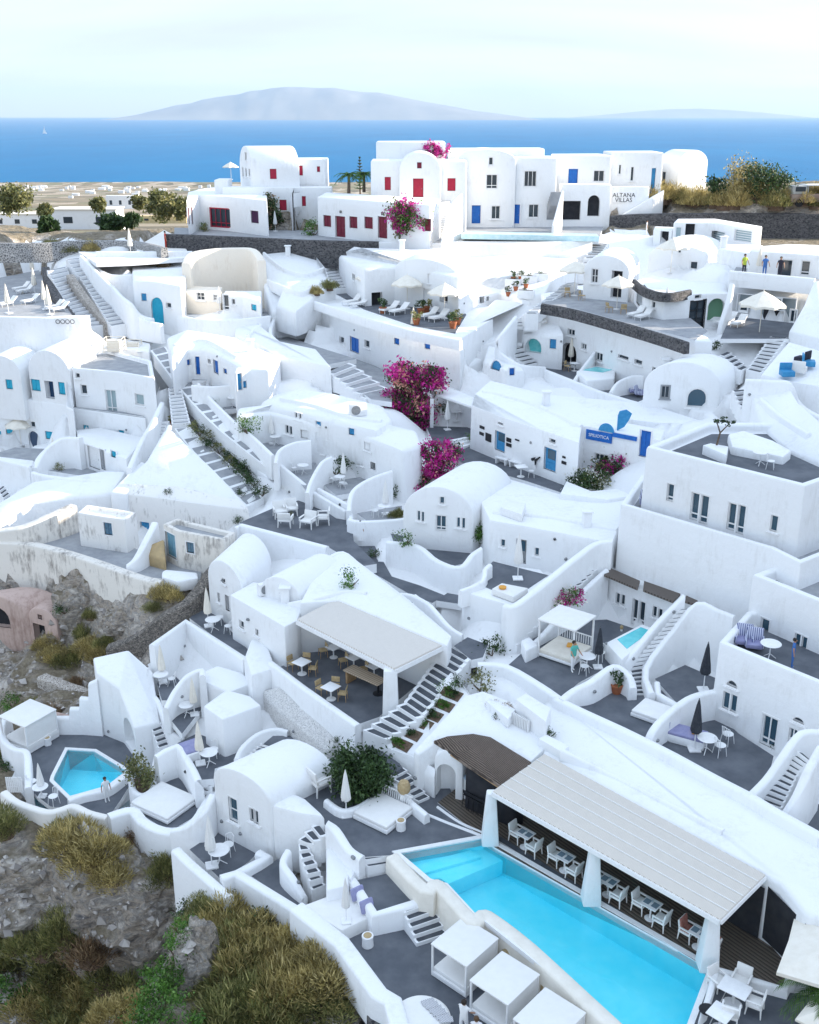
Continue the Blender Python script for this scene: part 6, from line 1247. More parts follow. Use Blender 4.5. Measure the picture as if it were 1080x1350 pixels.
def b_round_table():
    e = E0('round_table'); MB().lathe([(0, .71), (.42, .71), (.44, .73), (.42, .75), (0, .75)], n=22).make('tabletop', WTRIM, e)
    MB().tube((0, 0, .2), (0, 0, .71), .03, n=8).make('pedestal', WTRIM, e)
    for k in range(3):
        a = k * 2 * pi / 3; MB().tube((0, 0, .25), (.3 * cos(a), .3 * sin(a), 0), .02, n=5).make('leg', WTRIM, e)
    return e
def b_closed_umbrella(m=FABC, nm='parasol'):
    def f():
        e = E0(nm); b = MB(); n = 16; rings = []
        for z, r in ((.85, .17), (.95, .20), (1.3, .17), (1.75, .115), (2.1, .075), (2.35, .03), (2.45, .012)):
            rings.append([V3((r * (1 + .22 * (k % 2)) * cos(2 * pi * k / n), r * (1 + .22 * (k % 2)) * sin(2 * pi * k / n), z)) for k in range(n)])
        for a, c in zip(rings, rings[1:]):
            for k in range(n): b.face([a[k], a[(k + 1) % n], c[(k + 1) % n], c[k]])
        b.face(rings[0]); b.face(rings[-1]); b.make('canopy', m, e, sm=60)
        MB().box((0, 0, 1.45), (.27, .27, .05)).make('tie', m, e, bevel=.02)
        MB().tube((0, 0, .05), (0, 0, 2.4), .025, n=8).make('pole', WTRIM, e); MB().box((0, 0, .04), (.5, .5, .08)).make('base', WTRIM, e, bevel=.02); return e
    return f
def b_open_umbrella(m=FABC, n=8, R=1.5, hgt=2.2, rise=.85):
    def f():
        e = E0('parasol'); b = MB(); top = V3((0, 0, hgt + rise))
        o = pi / n if n == 4 else 0
        ri = [V3((R * cos(2 * pi * k / n + o), R * sin(2 * pi * k / n + o), hgt)) for k in range(n)]
        for k in range(n):
            a, c = ri[k], ri[(k + 1) % n]; mid = (a + c) / 2 * .96; mid.z = hgt + .07
            q1 = a.lerp(top, .5) + V3((0, 0, .05)); q2 = c.lerp(top, .5) + V3((0, 0, .05))
            b.face([a, mid, q1]); b.face([mid, q2, q1]); b.face([mid, c, q2]); b.face([q1, q2, top])
            dn = V3((0, 0, -.14)); b.face([a, a + dn, mid + dn, mid]); b.face([mid, mid + dn, c + dn, c])
        b.make('canopy', m, e, sm=10, recalc=False)
        for k in range(n): MB().tube((0, 0, hgt - .25), ri[k] * .93 + V3((0, 0, .16)) - V3((0, 0, hgt * -.0)), .012, n=4).make('rib', WOOD, e) if False else None
        MB().tube((0, 0, 0), (0, 0, hgt + rise + .08), .03, n=8).make('pole', FABC if m is FABC else WTRIM, e); MB().lathe([(.3, 0), (.3, .06), (.08, .1)], n=14).make('base', WTRIM, e); return e
    return f
def b_daybed():
    e = E0('daybed'); MB().box((0, 0, .14), (2.0, 2.0, .2)).make('base', WTRIM, e, bevel=.03); MB().box((0, 0, .33), (1.94, 1.94, .2)).make('mattress', FABW, e, bevel=.06, seg=3); return e
def b_slat_daybed():
    e = b_daybed(); e.name = 'daybed'; b = MB()
    for k in range(15): b.box((-.84 + k * .12, 1.02, .55), (.035, .03, .5), 0, 0, (radians(-14), 'X'))
    b.box((0, 1.08, .8), (1.8, .05, .05)); b.box((0, .97, .32), (1.8, .05, .05)); b.make('backrest', WTRIM, e); return e
def b_lounger():
    e = E0('sun_lounger'); MB().box((0, -.2, .28), (.62, 1.3, .06)).make('frame', WTRIM, e, bevel=.01); MB().box((0, -.2, .35), (.6, 1.28, .09)).make('mattress', FABW, e, bevel=.03)
    MB().box((0, .68, .55), (.6, .75, .09), 0, 0, (radians(38), 'X')).make('backrest', FABW, e, bevel=.03)
    for s in (-1, 1):
        for t in (-.75, .4): MB().tube((s * .27, t, .27), (s * .27, t, 0), .025, n=6).make('leg', WTRIM, e)
    return e
def b_cabana():
    e = E0('cabana'); w, d, h = 1.75, 1.95, 1.6
    MB().box((0, 0, .16), (w, d, .22)).make('base', WTRIM, e, bevel=.02); MB().box((0, 0, .36), (w - .1, d - .12, .2)).make('mattress', FABW, e, bevel=.05)
    for sx in (-1, 1):
        for sy in (-1, 1): MB().box((sx * (w / 2 - .04), sy * (d / 2 - .04), h / 2 + .05), (.07, .07, h - .1)).make('post', WTRIM, e)
    MB().box((0, 0, h), (w + .04, d + .04, .08)).make('roof', FABW, e, bevel=.025)
    MB().box((0, d / 2 - .06, h / 2 + .15), (w - .12, .03, h - .45)).make('back_panel', FABW, e); MB().box((w / 2 - .05, 0, h / 2 + .12), (.03, d - .14, h - .4)).make('curtain', FABW, e); MB().box((w / 2 - .02, 0, .35), (.04, d, .28)).make('side_rail', FABW, e); return e
def b_canopy_bed():
    e = E0('canopy_bed'); w, d, h = 2.1, 2.1, 2.1
    MB().box((0, 0, .16), (w, d, .14)).make('base', WTRIM, e, bevel=.02); MB().box((0, 0, .34), (w - .12, d - .12, .2)).make('mattress', FABC, e, bevel=.05)
    for sx in (-1, 1):
        for sy in (-1, 1): MB().box((sx * (w / 2 - .04), sy * (d / 2 - .04), h / 2), (.08, .08, h)).make('post', WTRIM, e)
    MB().box((0, 0, h + .05), (w + .1, d + .1, .1)).make('roof', FABW, e, bevel=.03)
    b = MB()
    for k in range(14): b.box((-.9 + k * .14, d / 2 - .05, .7), (.03, .03, .5))
    b.box((0, d / 2 - .05, .95), (w, .05, .05)); b.make('railing', WTRIM, e)
    MB().box((.2, .3, .5), (.5, .35, .16), .4).make('cushion', ORANGE, e, bevel=.05); return e
def leaves(n, R, size, sq=1.0, seed=0, clump=9, spread=.34, flat=.0, shell=.5):
    """loose crown of leaf-sized faces gathered in clumps"""
    rnd = random.Random(seed); b = MB(); cl = []
    for i in range(clump):
        while True:
            p = V3((rnd.uniform(-1, 1), rnd.uniform(-1, 1), rnd.uniform(-.75, 1)))
            if shell < p.length < 1: break
        cl.append((p, rnd.uniform(.6, 1.25)))
    for i in range(n):
        c, k = rnd.choice(cl); p = c * R * (1 - spread * .6) + V3((rnd.gauss(0, 1), rnd.gauss(0, 1), rnd.gauss(0, 1))) * R * spread * k * .62
        p.z = p.z * sq; s = size * rnd.uniform(.6, 1.35)
        a = V3((rnd.uniform(-1, 1), rnd.uniform(-1, 1), rnd.uniform(-.4, 1))).normalized(); t = a.orthogonal().normalized(); u = a.cross(t); th = rnd.uniform(0, 6.28); t, u = t * cos(th) + u * sin(th), u * cos(th) - t * sin(th)
        b.face([p - t * s, p - u * s * .45 + a * s * .1, p + t * s, p + u * s * .45 + a * s * .1])
    return b
GL = leafmat('leaf_dark_green', [(.015, .035, .012), (.035, .075, .02), (.07, .12, .035)])
GLB = leafmat('leaf_bright_green', [(.03, .09, .012), (.07, .17, .02), (.14, .25, .05)])
GLO = leafmat('leaf_olive', [(.07, .085, .03), (.15, .16, .055), (.28, .26, .10)])
DRY = leafmat('leaf_dry_yellow', [(.20, .165, .06), (.40, .32, .12), (.62, .51, .24)])
DRYG = leafmat('leaf_dry_green', [(.09, .11, .035), (.21, .21, .07), (.40, .36, .15)])
MAG = leafmat('petal_magenta', [(.36, .008, .16), (.55, .015, .27), (.70, .07, .40)], .35)
PEACH = leafmat('petal_peach', [(.7, .25, .22), (.75, .4, .3), (.8, .6, .45)], .35)
WPET = leafmat('petal_white', [(.7, .68, .6), (.8, .78, .7)], .3)
DRYF = leafmat('leaf_russet', [(.15, .09, .05), (.27, .18, .10), (.38, .28, .17)])
def b_bush(mt, seed, n=420, size=.085, stem=True, sq=.8, clump=10, kind='shrub'):
    def f():
        e = E0(kind); leaves(n, 1.0, size, sq, seed, clump).make('foliage', mt, e, recalc=False, sm=180)
        for o in e.children: o.location.z = .62 * sq
        b = MB(); rnd = random.Random(seed)
        for k in range(6):
            a = rnd.uniform(0, 6.28); b.tube((0, 0, -.15), (.55 * cos(a), .55 * sin(a), .55 * sq), .05, .015, 5)
        b.make('stem', BARK, e); return e
    return f
def b_grassy(mt, seed, n=3600, L_=.24):
    """brush of thin upright dry stems"""
    def f():
        e = E0('dry_bush'); b = MB(); rnd = random.Random(seed); sub = [(rnd.uniform(-.6, .6), rnd.uniform(-.6, .6), rnd.uniform(.42, .72)) for _ in range(9)] + [(0, 0, .8)]
        for i in range(n):
            a = rnd.uniform(0, 6.28); r = rnd.random() ** .6; cx, cy, cr = rnd.choice(sub); p = V3((cx + cos(a) * r * cr, cy + sin(a) * r * cr, 1.25 * cr * (1 - r * r) * rnd.uniform(.25, 1)))
            d = V3((cos(a) * r * .8 + rnd.uniform(-.5, .5), sin(a) * r * .8 + rnd.uniform(-.5, .5), rnd.uniform(.5, 1.2))).normalized() * L_ * rnd.uniform(.5, 1.2); s = d.cross(V3((rnd.uniform(-1, 1), rnd.uniform(-1, 1), .2))).normalized() * .012
            b.face([p - s, p + s, p + d * .6 + s * 1.3, p + d]); 
        b.make('foliage', mt, e, recalc=False, sm=180); 
        c = MB(); c.lathe([(.5, -.25), (.42, .06), (.25, .2), (.08, .28)], n=12).make('stem', SOIL, e); return e
    return f
def b_potplant(mt, seed):
    def f():
        e = E0('pot_plant'); MB().lathe([(.17, 0), (.25, .34), (.27, .36), (.27, .42), (.22, .42), (.2, .36)], n=14).make('pot', TERRA, e)
        leaves(130, .42, .09, .8, seed, 6).make('foliage', mt, e, recalc=False, sm=180)
        for o in e.children:
            if o.name.startswith('foliage'): o.location.z = .72
        return e
    return f
def b_stool():
    e = E0('side_table'); MB().lathe([(.22, 0), (.24, .02), (.22, .3), (.24, .48), (.24, .52), (0, .52)], n=18).make('body', WTRIM, e); MB().lathe([(0, .525), (.17, .525), (.17, .535), (0, .535)], n=16).make('tray', STRAW, e); return e
def b_lantern():
    e = E0('straw_lamp'); MB().lathe([(.2, 0), (.2, .3), (.16, .35)], n=14).make('base', WTRIM, e); MB().lathe([(.2, .35), (.3, .5), (.3, .75), (.2, .95), (.05, .98)], n=16).make('shade', STRAW, e); return e
def b_ac():
    e = E0('air_conditioner'); MB().box((0, 0, .32), (.85, .32, .6)).make('casing', WTRIM, e, bevel=.02); MB().lathe([(0, 0), (.23, 0), (.23, .03), (0, .03)], n=18).make('fan', METALG, e)
    for o in e.children:
        if o.name.startswith('fan'): o.rotation_euler = (pi / 2, 0, 0); o.location = (-.12, -.155, .33)
    return e
def b_stool_black():
    e = E0('bar_stool'); MB().box((0, 0, .74), (.36, .36, .05)).make('seat', BLACKP, e)
    for s in (-1, 1):
        for t in (-1, 1): MB().tube((s * .15, t * .15, .73), (s * .21, t * .21, 0), .018, n=5).make('leg', BLACKP, e)
    MB().box((0, .18, .93), (.36, .03, .18)).make('backrest', BLACKP, e); return e
def b_striped_chair():
    e = E0('armchair'); MB().box((0, 0, .3), (.7, .7, .2)).make('seat', LAV, e, bevel=.05); MB().box((0, .32, .62), (.7, .12, .6), 0, 0, (radians(-14), 'X')).make('backrest', BLUST, e, bevel=.04)
    for s in (-1, 1): MB().box((s * .36, 0, .42), (.08, .68, .3)).make('armrest', BLUST, e, bevel=.03)
    return e
def b_palm():
    e = E0('palm_tree'); MB().tube((0, 0, 0), (.05, 0, 1.6), .16, .12, 10).make('trunk', BARK, e); b = MB(); rnd = random.Random(4)
    for k in range(26):
        a = k * 2.4; up = rnd.uniform(.1, 1.0); pts = []
        for i in range(8):
            t = i / 7; pts.append(V3((cos(a) * t * 1.35, sin(a) * t * 1.35, 1.6 + up * t * 1.1 - t * t * 1.0)))
        for i in range(7):
            d = (pts[i + 1] - pts[i]); sd = V3((-sin(a), cos(a), 0))
            for s in (-1, 1):
                for j in range(3):
                    p = pts[i].lerp(pts[i + 1], j / 3); q = p + sd * s * .34 * (1 - i / 9) + d * .7 - V3((0, 0, .1)); w = d.normalized() * .03; b.face([p - w, p + w, q])
    b.make('crown', GLB, e, recalc=False, sm=180); return e
def b_norfolk():
    e = E0('pine_tree'); MB().tube((0, 0, 0), (0, 0, 7), .16, .03, 8).make('trunk', BARK, e); b = MB(); rnd = random.Random(9)
    for z in np.arange(1.2, 6.9, .55):
        L_ = 1.55 * (1 - z / 7.6)
        for k in range(7):
            a = k * 2 * pi / 7 + z; tip = V3((cos(a) * L_, sin(a) * L_, z + .25))
            for j in range(10):
                p = V3((0, 0, z)).lerp(tip, j / 9); s = V3((-sin(a), cos(a), 0)) * .16; b.face([p - s, p + V3((0, 0, .1)), p + s, p - V3((0, 0, .06))])
    b.make('crown', GL, e, recalc=False, sm=180); return e
def tree_crown(name, loc, R, mt, seed, n=1600, size=.13, sq=.95, h=1.0, label='', cat='tree', group=None, mt2=None, clump=16, trunk=.12):
    e = lempty(name, loc, label, cat, group); o = leaves(n, R, size, sq, seed, clump, .36).make('crown', mt, e, recalc=False, sm=180); o.location = (0, 0, h + R * sq * .55)
    if mt2:
        o2 = leaves(int(n * .5), R * 1.02, size, sq, seed + 5, clump, .3).make('blossom', mt2, e, recalc=False, sm=180); o2.location = (0, 0, h + R * sq * .6)
    b = MB(); b.tube((0, 0, -.2), (0, 0, h + R * .4), trunk, trunk * .6, 8); rnd = random.Random(seed)
    for k in range(7):
        a = rnd.uniform(0, 6.28); b.tube((0, 0, h * .8), (R * .6 * cos(a), R * .6 * sin(a), h + R * sq * rnd.uniform(.2, .9)), trunk * .45, trunk * .12, 5)
    b.make('trunk', BARK, e); return e
def person(loc, rz, label, shirt=CLOTHW, legs=CLOTHW, hgt=1.72, stride=.0, armL=(.25, 0), armR=(.25, 0), skirt=False, hair=HAIR, hold=None, long_hair=False):
    """standing or walking figure grown as one skin"""
    me = bpy.data.meshes.new('body'); k = hgt / 1.72
    V = [(0, 0, .95), (0, 0, 1.14), (0, .01, 1.34), (0, 0, 1.47), (0, -.005, 1.53), (0, -.02, 1.62), (0, -.015, 1.70)]; Ed = [(i, i + 1) for i in range(6)]; R = [(.15, .115), (.125, .10), (.155, .11), (.08, .075), (.055, .058), (.085, .10), (.05, .055)]
    for s, st_ in ((-1, stride), (1, -stride)):
        i = len(V); V += [(s * .09, 0, .88), (s * .10, -st_ * .45 - .01, .48), (s * .10, -st_ + (.08 if st_ < 0 else 0), .085), (s * .11, -st_ - .13 + (.08 if st_ < 0 else 0), .035)]
        Ed += [(0, i), (i, i + 1), (i + 1, i + 2), (i + 2, i + 3)]; R += [(.088, .09), (.058, .06), (.04, .042), (.035, .03)]
    for s, (sw, fw) in ((-1, armL), (1, armR)):
        i = len(V); sh = V3((s * .175, 0, 1.40)); el = sh + V3((s * .10 * max(.3, sw * 3), -.10 * fw * 2, -.27 + fw * .08)); wr = el + V3((s * .02, -.22 * fw * 1.0 - .04, -.23 + .2 * fw)); hd = wr + (wr - el).normalized() * .06
        V += [tuple(sh), tuple(el), tuple(wr), tuple(hd)]; Ed += [(2, i), (i, i + 1), (i + 1, i + 2), (i + 2, i + 3)]; R += [(.055, .055), (.042, .042), (.028, .03), (.034, .02)]
        d = (hd - wr).normalized()
        for f in range(4):
            j = len(V); V.append(tuple(hd + d * (.065 + .012 * (1 if f in (1, 2) else 0)) + V3((s * .0, (f - 1.5) * .02, -.005)))); Ed.append((i + 3, j)); R.append((.008, .008))
        j = len(V); V.append(tuple(wr + d * .05 + V3((-s * .02, -.045, 0)))); Ed.append((i + 2, j)); R.append((.009, .009))
    me.from_pydata([V3(v) * k for v in V], Ed, []); o = bpy.data.objects.new('person', me); COL.objects.link(o)
    md = o.modifiers.new('s', 'SKIN'); md.use_smooth_shade = True
    for i, r in enumerate(R): me.skin_vertices[0].data[i].radius = (r[0] * k, r[1] * k)
    me.skin_vertices[0].data[0].use_root = True
    o.modifiers.new('u', 'SUBSURF').levels = 1
    dg = bpy.context.evaluated_depsgraph_get(); dg.update(); nm = bpy.data.meshes.new_from_object(o.evaluated_get(dg)); o.modifiers.clear(); o.data = nm; nm.materials.clear()
    for m in (SKIN, shirt, legs, FABC): nm.materials.append(m)
    for p in nm.polygons:
        c = p.center / k; p.use_smooth = True
        if c.z > 1.485: p.material_index = 0
        elif c.z < .06: p.material_index = 3
        elif c.z < (.92) and abs(c.x) < .19: p.material_index = 2 if (not skirt or c.z > .5) else 0
        elif abs(c.x) > .2 and c.z < 1.27: p.material_index = 0
        else: p.material_index = 1
    o.location = loc; o.rotation_euler = (0, 0, rz); tag(o, label, 'person'); LOCAL.add(o)
    hb = MB(); hb.lathe([(.03, -.06 if long_hair else -.02), (.096, -.01), (.102, .05), (.09, .10), (.05, .135), (0, .142)], (0, .022, 1.60), 14); ho = hb.make('hair', hair, o); ho.scale = (k,) * 3
    if long_hair: h2_ = MB().box((0, .1, 1.5), (.15, .05, .26)).make('hair', hair, o, bevel=.02)
    fb = MB()
    for s in (-1, 1): fb.box((s * .033, -.118, 1.635), (.022, .012, .012))
    fb.box((0, -.118, 1.575), (.045, .012, .01)); fb.make('face_features', HAIR, o).scale = (k,) * 3
    MB().box((0, -.124, 1.608), (.022, .03, .035)).make('nose', SKIN, o).scale = (k,) * 3
    if skirt: MB().lathe([(.28, .38), (.24, .6), (.17, .9), (.15, 1.0)], n=14).make('skirt', legs, o)
    return o
BUILD = dict(armchair=b_armchair, wire=b_wire_chair, wchair=b_wood_chair, table=b_square_table, settable=b_set_table, rtable=b_round_table, cumb=b_closed_umbrella(), cumbd=b_closed_umbrella(FABD), cumbw=b_closed_umbrella(FABW), oumb=b_open_umbrella(), oumbs=b_open_umbrella(FABC, 4, 1.9, 2.3, .6),
    daybed=b_daybed, sdaybed=b_slat_daybed, lounger=b_lounger, cabana=b_cabana, canopy=b_canopy_bed, stool=b_stool, lantern=b_lantern, ac=b_ac, bstool=b_stool_black, schair=b_striped_chair, palm=b_palm, norfolk=b_norfolk,
    bush=b_bush(GL, 3), bushb=b_bush(GLB, 5), busho=b_bush(GLO, 8), dry=b_grassy(DRY, 1), dryg=b_grassy(DRYG, 2), dryr=b_grassy(DRYF, 6, 3000), green=b_bush(GLB, 11, 700, .07), pot=b_potplant(GL, 2), potr=b_potplant(DRYG, 4))
CATS = dict(armchair='chair', wire='chair', wchair='chair', table='table', settable='table', rtable='table', cumb='parasol', cumbd='parasol', cumbw='parasol', oumb='parasol', oumbs='parasol', daybed='daybed', sdaybed='daybed', lounger='sun lounger', cabana='cabana', canopy='canopy bed', stool='side table', lantern='lamp',
    ac='air conditioner', bstool='bar stool', schair='armchair', palm='palm tree', norfolk='pine tree', bush='shrub', bushb='shrub', busho='shrub', dry='shrub', dryg='shrub', dryr='shrub', green='shrub', pot='pot plant', potr='pot plant')
# ================================================================= THINGS: WHERE THEY STAND
def face(d): return math.atan2(d[1], d[0]) + pi / 2
a0, a1 = P(638, 1106, -30), P(934, 1277, -30); APV = (a1 - a0).normalized(); AP = math.atan2(APV.y, APV.x)
NORD = ['first', 'second', 'third', 'fourth', 'fifth']
# poolside restaurant: five tables, two chairs each
for i, (x, y) in enumerate([(692, 1117), (744, 1148), (801, 1180), (857, 1211), (920, 1249)]):
    c = P(x, y, -29.97); put('settable', c, AP, (.9, .8, 1), f'square white pedestal table, {NORD[i]} from the bar under the pool pergola', 'tables under the pool pergola')
    ch = []
    for s, w_ in ((-1, 'bar'), (1, 'palm')):
        q = c + APV * s * .56 + V3((-APV.y, APV.x, 0)) * (.14 if s < 0 else -.10)
        ch.append(put('armchair', q, face(-APV * s), .98, f'white armchair on the {w_} side of the {NORD[i]} pool pergola table', 'armchairs under the pool pergola'))
    if i == 4:
        for o, w_ in zip(ch, ('bar', 'palm')):
            t = MB(); t.box((0, .19, .68), (.5, .06, .5), 0, 0, (radians(-10), 'X')).box((0, 0, .47), (.48, .4, .05)); b_ = t.make('blanket', mat('wool_russet', (.34, .12, .09), (.42, .2, .16), 6, .95), bevel=.02); b_.location = o.location; b_.rotation_euler = o.rotation_euler
            tag(b_, f'red blanket over the {w_} side armchair of the last pergola table', 'blanket', 'red chair blankets')
# lower dining corner
T7 = Z(870, 1180)
def z6(x, y): return [(870 + x / 5.143, 1180 + y / 5.143)]
c = P(*z6(495, 735)[0], -30.15); put('table', c, AP + .1, (1.35, 1.0, 1), 'white dining table beside the pool end below wooden deck', None)
for (x, y), f, l in (((545, 640), 1, 'white armchair behind the lower corner dining table, nearest the wooden deck'), ((640, 790), 0, 'white armchair alone at the right of the lower corner dining table'), ((470, 860), 2, 'white armchair in front of the lower corner dining table'), ((385, 640), 3, 'white armchair against the pool end bench')):
    q = P(*z6(x, y)[0], -30.15); d = (c - q); d.z = 0; put('armchair', q, face(d), 1.05, l, 'armchairs of the lower dining corner')
put('table', P(*z6(400, 905)[0], -30.15), AP, 1.0, 'white table cut by the bottom edge beside pool end')
q = P(*z6(320, 800)[0], -29.6); MB().lathe([(.02, 0), (.2, .06), (.3, .16), (.27, .16), (.1, .05)], n=16).make('fruit_bowl', BLACKP, origin=None).location = q
tag(bpy.data.objects['fruit_bowl'], 'dark round bowl on the white bench at pool end', 'bowl')
put('oumbs', P(1090, 1330, -30.15), AP + .25, (1.25, 1.25, 1.0), 'large square cream parasol at right edge beside the pergola')
put('palm', P(1078, 1350, -30.15), 0, 1.15, 'small green palm at the bottom right corner of the picture')
put('oumbs', P(1074, 1385, -30.15), AP, (.45, .45, .62), 'small white square parasol under the corner palm')
# bar stools
for k in range(5):
    q = P(617 + k * 6.2, 1064 + k * 3.4, -29.97); put('bstool', q, AP + pi, .95, f'black bar stool at the white bar, {NORD[k]} from the arched niche', 'black bar stools')
# pool deck
place('sdaybed', X, 826, 590, AP + .12, (.98, .98, 1), 'white square daybed with slatted backrest on the pool deck')
place('cumbw', X, 680, 585, .2, 1.0, 'closed white parasol on a square base beside the round tree'); place('stool', X, 896, 640, 0, .95, 'white round side table with straw tray beside the slatted daybed')
place('lantern', X, 908, 520, 0, 1.0, 'white straw topped lamp behind the slatted daybed'); place('armchair', X, 575, 490, 2.2, 1.5, 'broad white armchair left of the round tree')
pr = wall('low white planter ring round the base of the round tree', [P(*q, -29.62) for q in X(600, 520) + X(660, 560) + X(720, 550) + X(780, 515)], None, -30.2, t=.3)
tree_crown('tree', P(*X(728, 500)[0], -30), 1.4, GL, 21, 9000, .10, 1.0, .35, 'dense dark green round tree on the pool deck', trunk=.14, clump=26)
# lower sun terraces
for k, (x, y) in enumerate([(612, 1283), (664, 1332), (722, 1384)]):
    put('cabana', P(x, y, -31.6), AP + .03, (1.0, 1.0, .98), f'white cube cabana below the pool edge wall, {NORD[k]} from the stairs', 'cube cabanas below the pool')
for k, (x, y) in enumerate([(672, 1276), (722, 1318)]):
    put('lantern', P(x, y, -31.6), 0, 1.15, f'round straw lamp between the {NORD[k]} and {NORD[k + 1]} cabana', 'straw lamps between cabanas')
b = lempty('daybed', P(556, 1352, -31.6), 'round pale daybed with a striped towel at the bottom edge', 'daybed')
MB().lathe([(1.0, 0), (1.06, .1), (1.08, .36), (.98, .46), (0, .48)], n=36).make('mattress', FABW, b)
tb = MB()
for k in range(6):
    x0 = -.1 + k * .16; tb.box((.25 + k * .13, .62 - k * .17, .505 + .012 * (k % 2)), (.5, .26, .03), .4 - .05 * k)
tb.make('striped_towel', STRIPE, b)
place('stool', W, 765, 530, 0, 1.0, 'white round side table on the dark cabana terrace'); place('cumbw', W, 680, 435, .1, (.8, .8, .9), 'closed white parasol standing on the built-in sofa platform')
for k, (x, y, l) in enumerate([(725, 345, 'lavender cushion leaning at the back of the sofa platform'), (762, 395, 'lavender cushion leaning at the front of the sofa platform')]):
    q = P(*W(x, y)[0], -30.98); o = MB().box((0, 0, .3), (.62, .16, .55), 0, 0, (radians(-20), 'X')).make('cushion', LAV, bevel=.06); o.location = q; o.rotation_euler = (0, 0, AP + pi / 2 - .2); tag(o, l, 'cushion', 'lavender cushions')
person(P(611, 1367, -31.6), 2.6, 'person in white robe carrying towels past the cabanas', CLOTHW, CLOTHW, 1.75, .12, (.25, .5), (.25, .7))
person(P(627, 1388, -31.6), 3.0, 'brown haired person in white at the bottom edge by the cabanas', CLOTHW, CLOTHB, 1.7, .1, (.2, .3), (.2, .3), hair=mat('hair_brown', (.09, .05, .025), None, rough=.6))
# left terraces
place('cabana', A, 125, 290, -.55, (1.25, 1.15, 1.15), 'white cube cabana on the small left pool terrace'); place('stool', A, 190, 305, 0, .9, 'small white round table beside the left pool cabana')
place('cumbw', A, 168, 510, 0, .85, 'closed white parasol by the picket gate of left pool'); place('rtable', A, 165, 515, .3, .95, 'white round table beside the left pool picket gate')
for x, y, r_, l in ((130, 480, 2.2, 'white metal chair left of the small pool table'), (215, 540, -.6, 'white metal chair right of the small pool table')): place('wire', A, x, y, r_, 1.1, l, 'metal chairs by the left pool')
pf = MB()
for k in range(9): q = P(*A(32 + k * 7.2, 492)[0], -34); pf.box(q + V3((0, 0, .45)), (.07, .04, .95))
qa, qb = P(*A(28, 492)[0], -34), P(*A(95, 492)[0], -34); pf.tube(qa + V3((0, .04, .3)), qb + V3((0, .04, .3)), .03, n=4).tube(qa + V3((0, .04, .72)), qb + V3((0, .04, .72)), .03, n=4)
tag(pf.make('picket_gate', WTRIM), 'little white picket gate at the left pool corner', 'gate')
person(on(*A(425, 530)[0]), .6, 'dark haired person in white at the small pool edge', CLOTHW, CLOTHW, 1.5, .0)
tree_crown('olive_bush', P(*A(568, 455)[0], -33.2), 1.0, GLO, 31, 900, .10, .95, .3, 'small olive bush in the round white planter', 'shrub', trunk=.05, clump=12)
q = P(*A(652, 545)[0], -33.2); put('daybed', q, 1.0, (1.12, 1.32, .9), 'wide pale pink mattress daybed on the curved left terrace')
def tset(zf, x, y, pre, umb=None, chairs=((-.75, .2), (.6, -.45)), s=1.0, tb_='rtable', ch='wire', ux=(0, .35)):
    c = on(*zf(x, y)[0]); put(tb_, c, .2, s, f'white table {pre}')
    for k, (dx, dy) in enumerate(chairs):
        d = V3((-dx, -dy, 0)); put(ch, c + V3((dx, dy, 0)) * s, face(d), s, f'{["white", "second white"][k] if k < 2 else "third white"} chair by the table {pre}', f'chairs {pre}')
    if umb: put(umb, c + V3((*ux, 0)), .3, s, f'closed {"dark" if umb == "cumbd" else "pale"} parasol beside the table {pre}')
tset(A, 830, 385, 'next to the lavender sofa', 'cumb', ((.1, .75),), 1.05, ux=(-.5, .1)); tset(A, 870, 780, 'on the triangular white chair terrace', 'cumbw', ((.25, .7),), 1.15, ux=(-.35, -.1))
tset(A, 640, 70, 'in the upper round nook above the small pool', 'cumb', ((-.6, .2), (.6, .0)), 1.0); tset(A, 740, 190, 'in the lower nook by curved wing wall', 'cumb', ((-.3, .6),), .95, ux=(.4, .1))
tset(Z2, 155, 545, 'on the pale terrace by the white vault', 'cumb', ((.9, -.25), (.2, .9)), 1.05, ux=(-.4, .6))
# upper restaurant
for k, (x, y, l) in enumerate([(505, 715, 'near the shelf wall'), (620, 815, 'near the front parapet')]):
    c = on(*Z2(x, y)[0]); c.z = -28.65; put('table', c, AP + .1, 1.0, f'square white pedestal table {l} of the upper restaurant', 'upper restaurant tables')
    for j, (dx, dy) in enumerate([(.62, -.1), (-.55, .45), (.15, .7)]):
        put('wchair', c + V3((dx, dy, 0)), face((-dx, -dy)), 1.0, f'wicker chair {["right of", "left of", "behind"][j]} the table {l} of the upper restaurant', 'wicker chairs of the upper restaurant')
c = on(*Z2(755, 770)[0]); c.z = -28.65; b = lempty('dining_table', c, 'rustic wooden slab table in the upper restaurant', 'table'); b.rotation_euler = (0, 0, AP + .05)
MB().box((0, 0, .76), (2.5, .8, .07)).make('tabletop', stripes('planks_pale', (.42, .32, .22), (.62, .50, .37), 2.0, 'Y', .7, .4, AP, .2, (.2, .6), .3), b, bevel=.01); MB().box((-1.05, 0, .37), (.12, .7, .72)).make('leg', WOOD, b); MB().tube((.95, 0, 0), (.95, 0, .75), .06, n=8).lathe([(.3, 0), (.3, .03), (.06, .06)], (.95, 0, 0), 14).make('leg', BLACKP, b)
for k, (x, y) in enumerate([(630, 650), (710, 690), (790, 725)]):
    c = on(*Z2(x, y)[0]); c.z = -28.65; put('table', c, AP, .9, f'small white table at the shaded back of the upper restaurant, {NORD[k]} from the left', 'back tables of the upper restaurant'); put('wchair', c + V3((-.6, .1, 0)), -1.2, 1.0, f'dim wicker chair at the {NORD[k]} back table of the upper restaurant', 'back chairs of the upper restaurant')
sh = MB(); qs, qe = P(*Z2(518, 610)[0], -28.65) + V3((.0, .3, 0)), P(*Z2(635, 600)[0], -28.65)
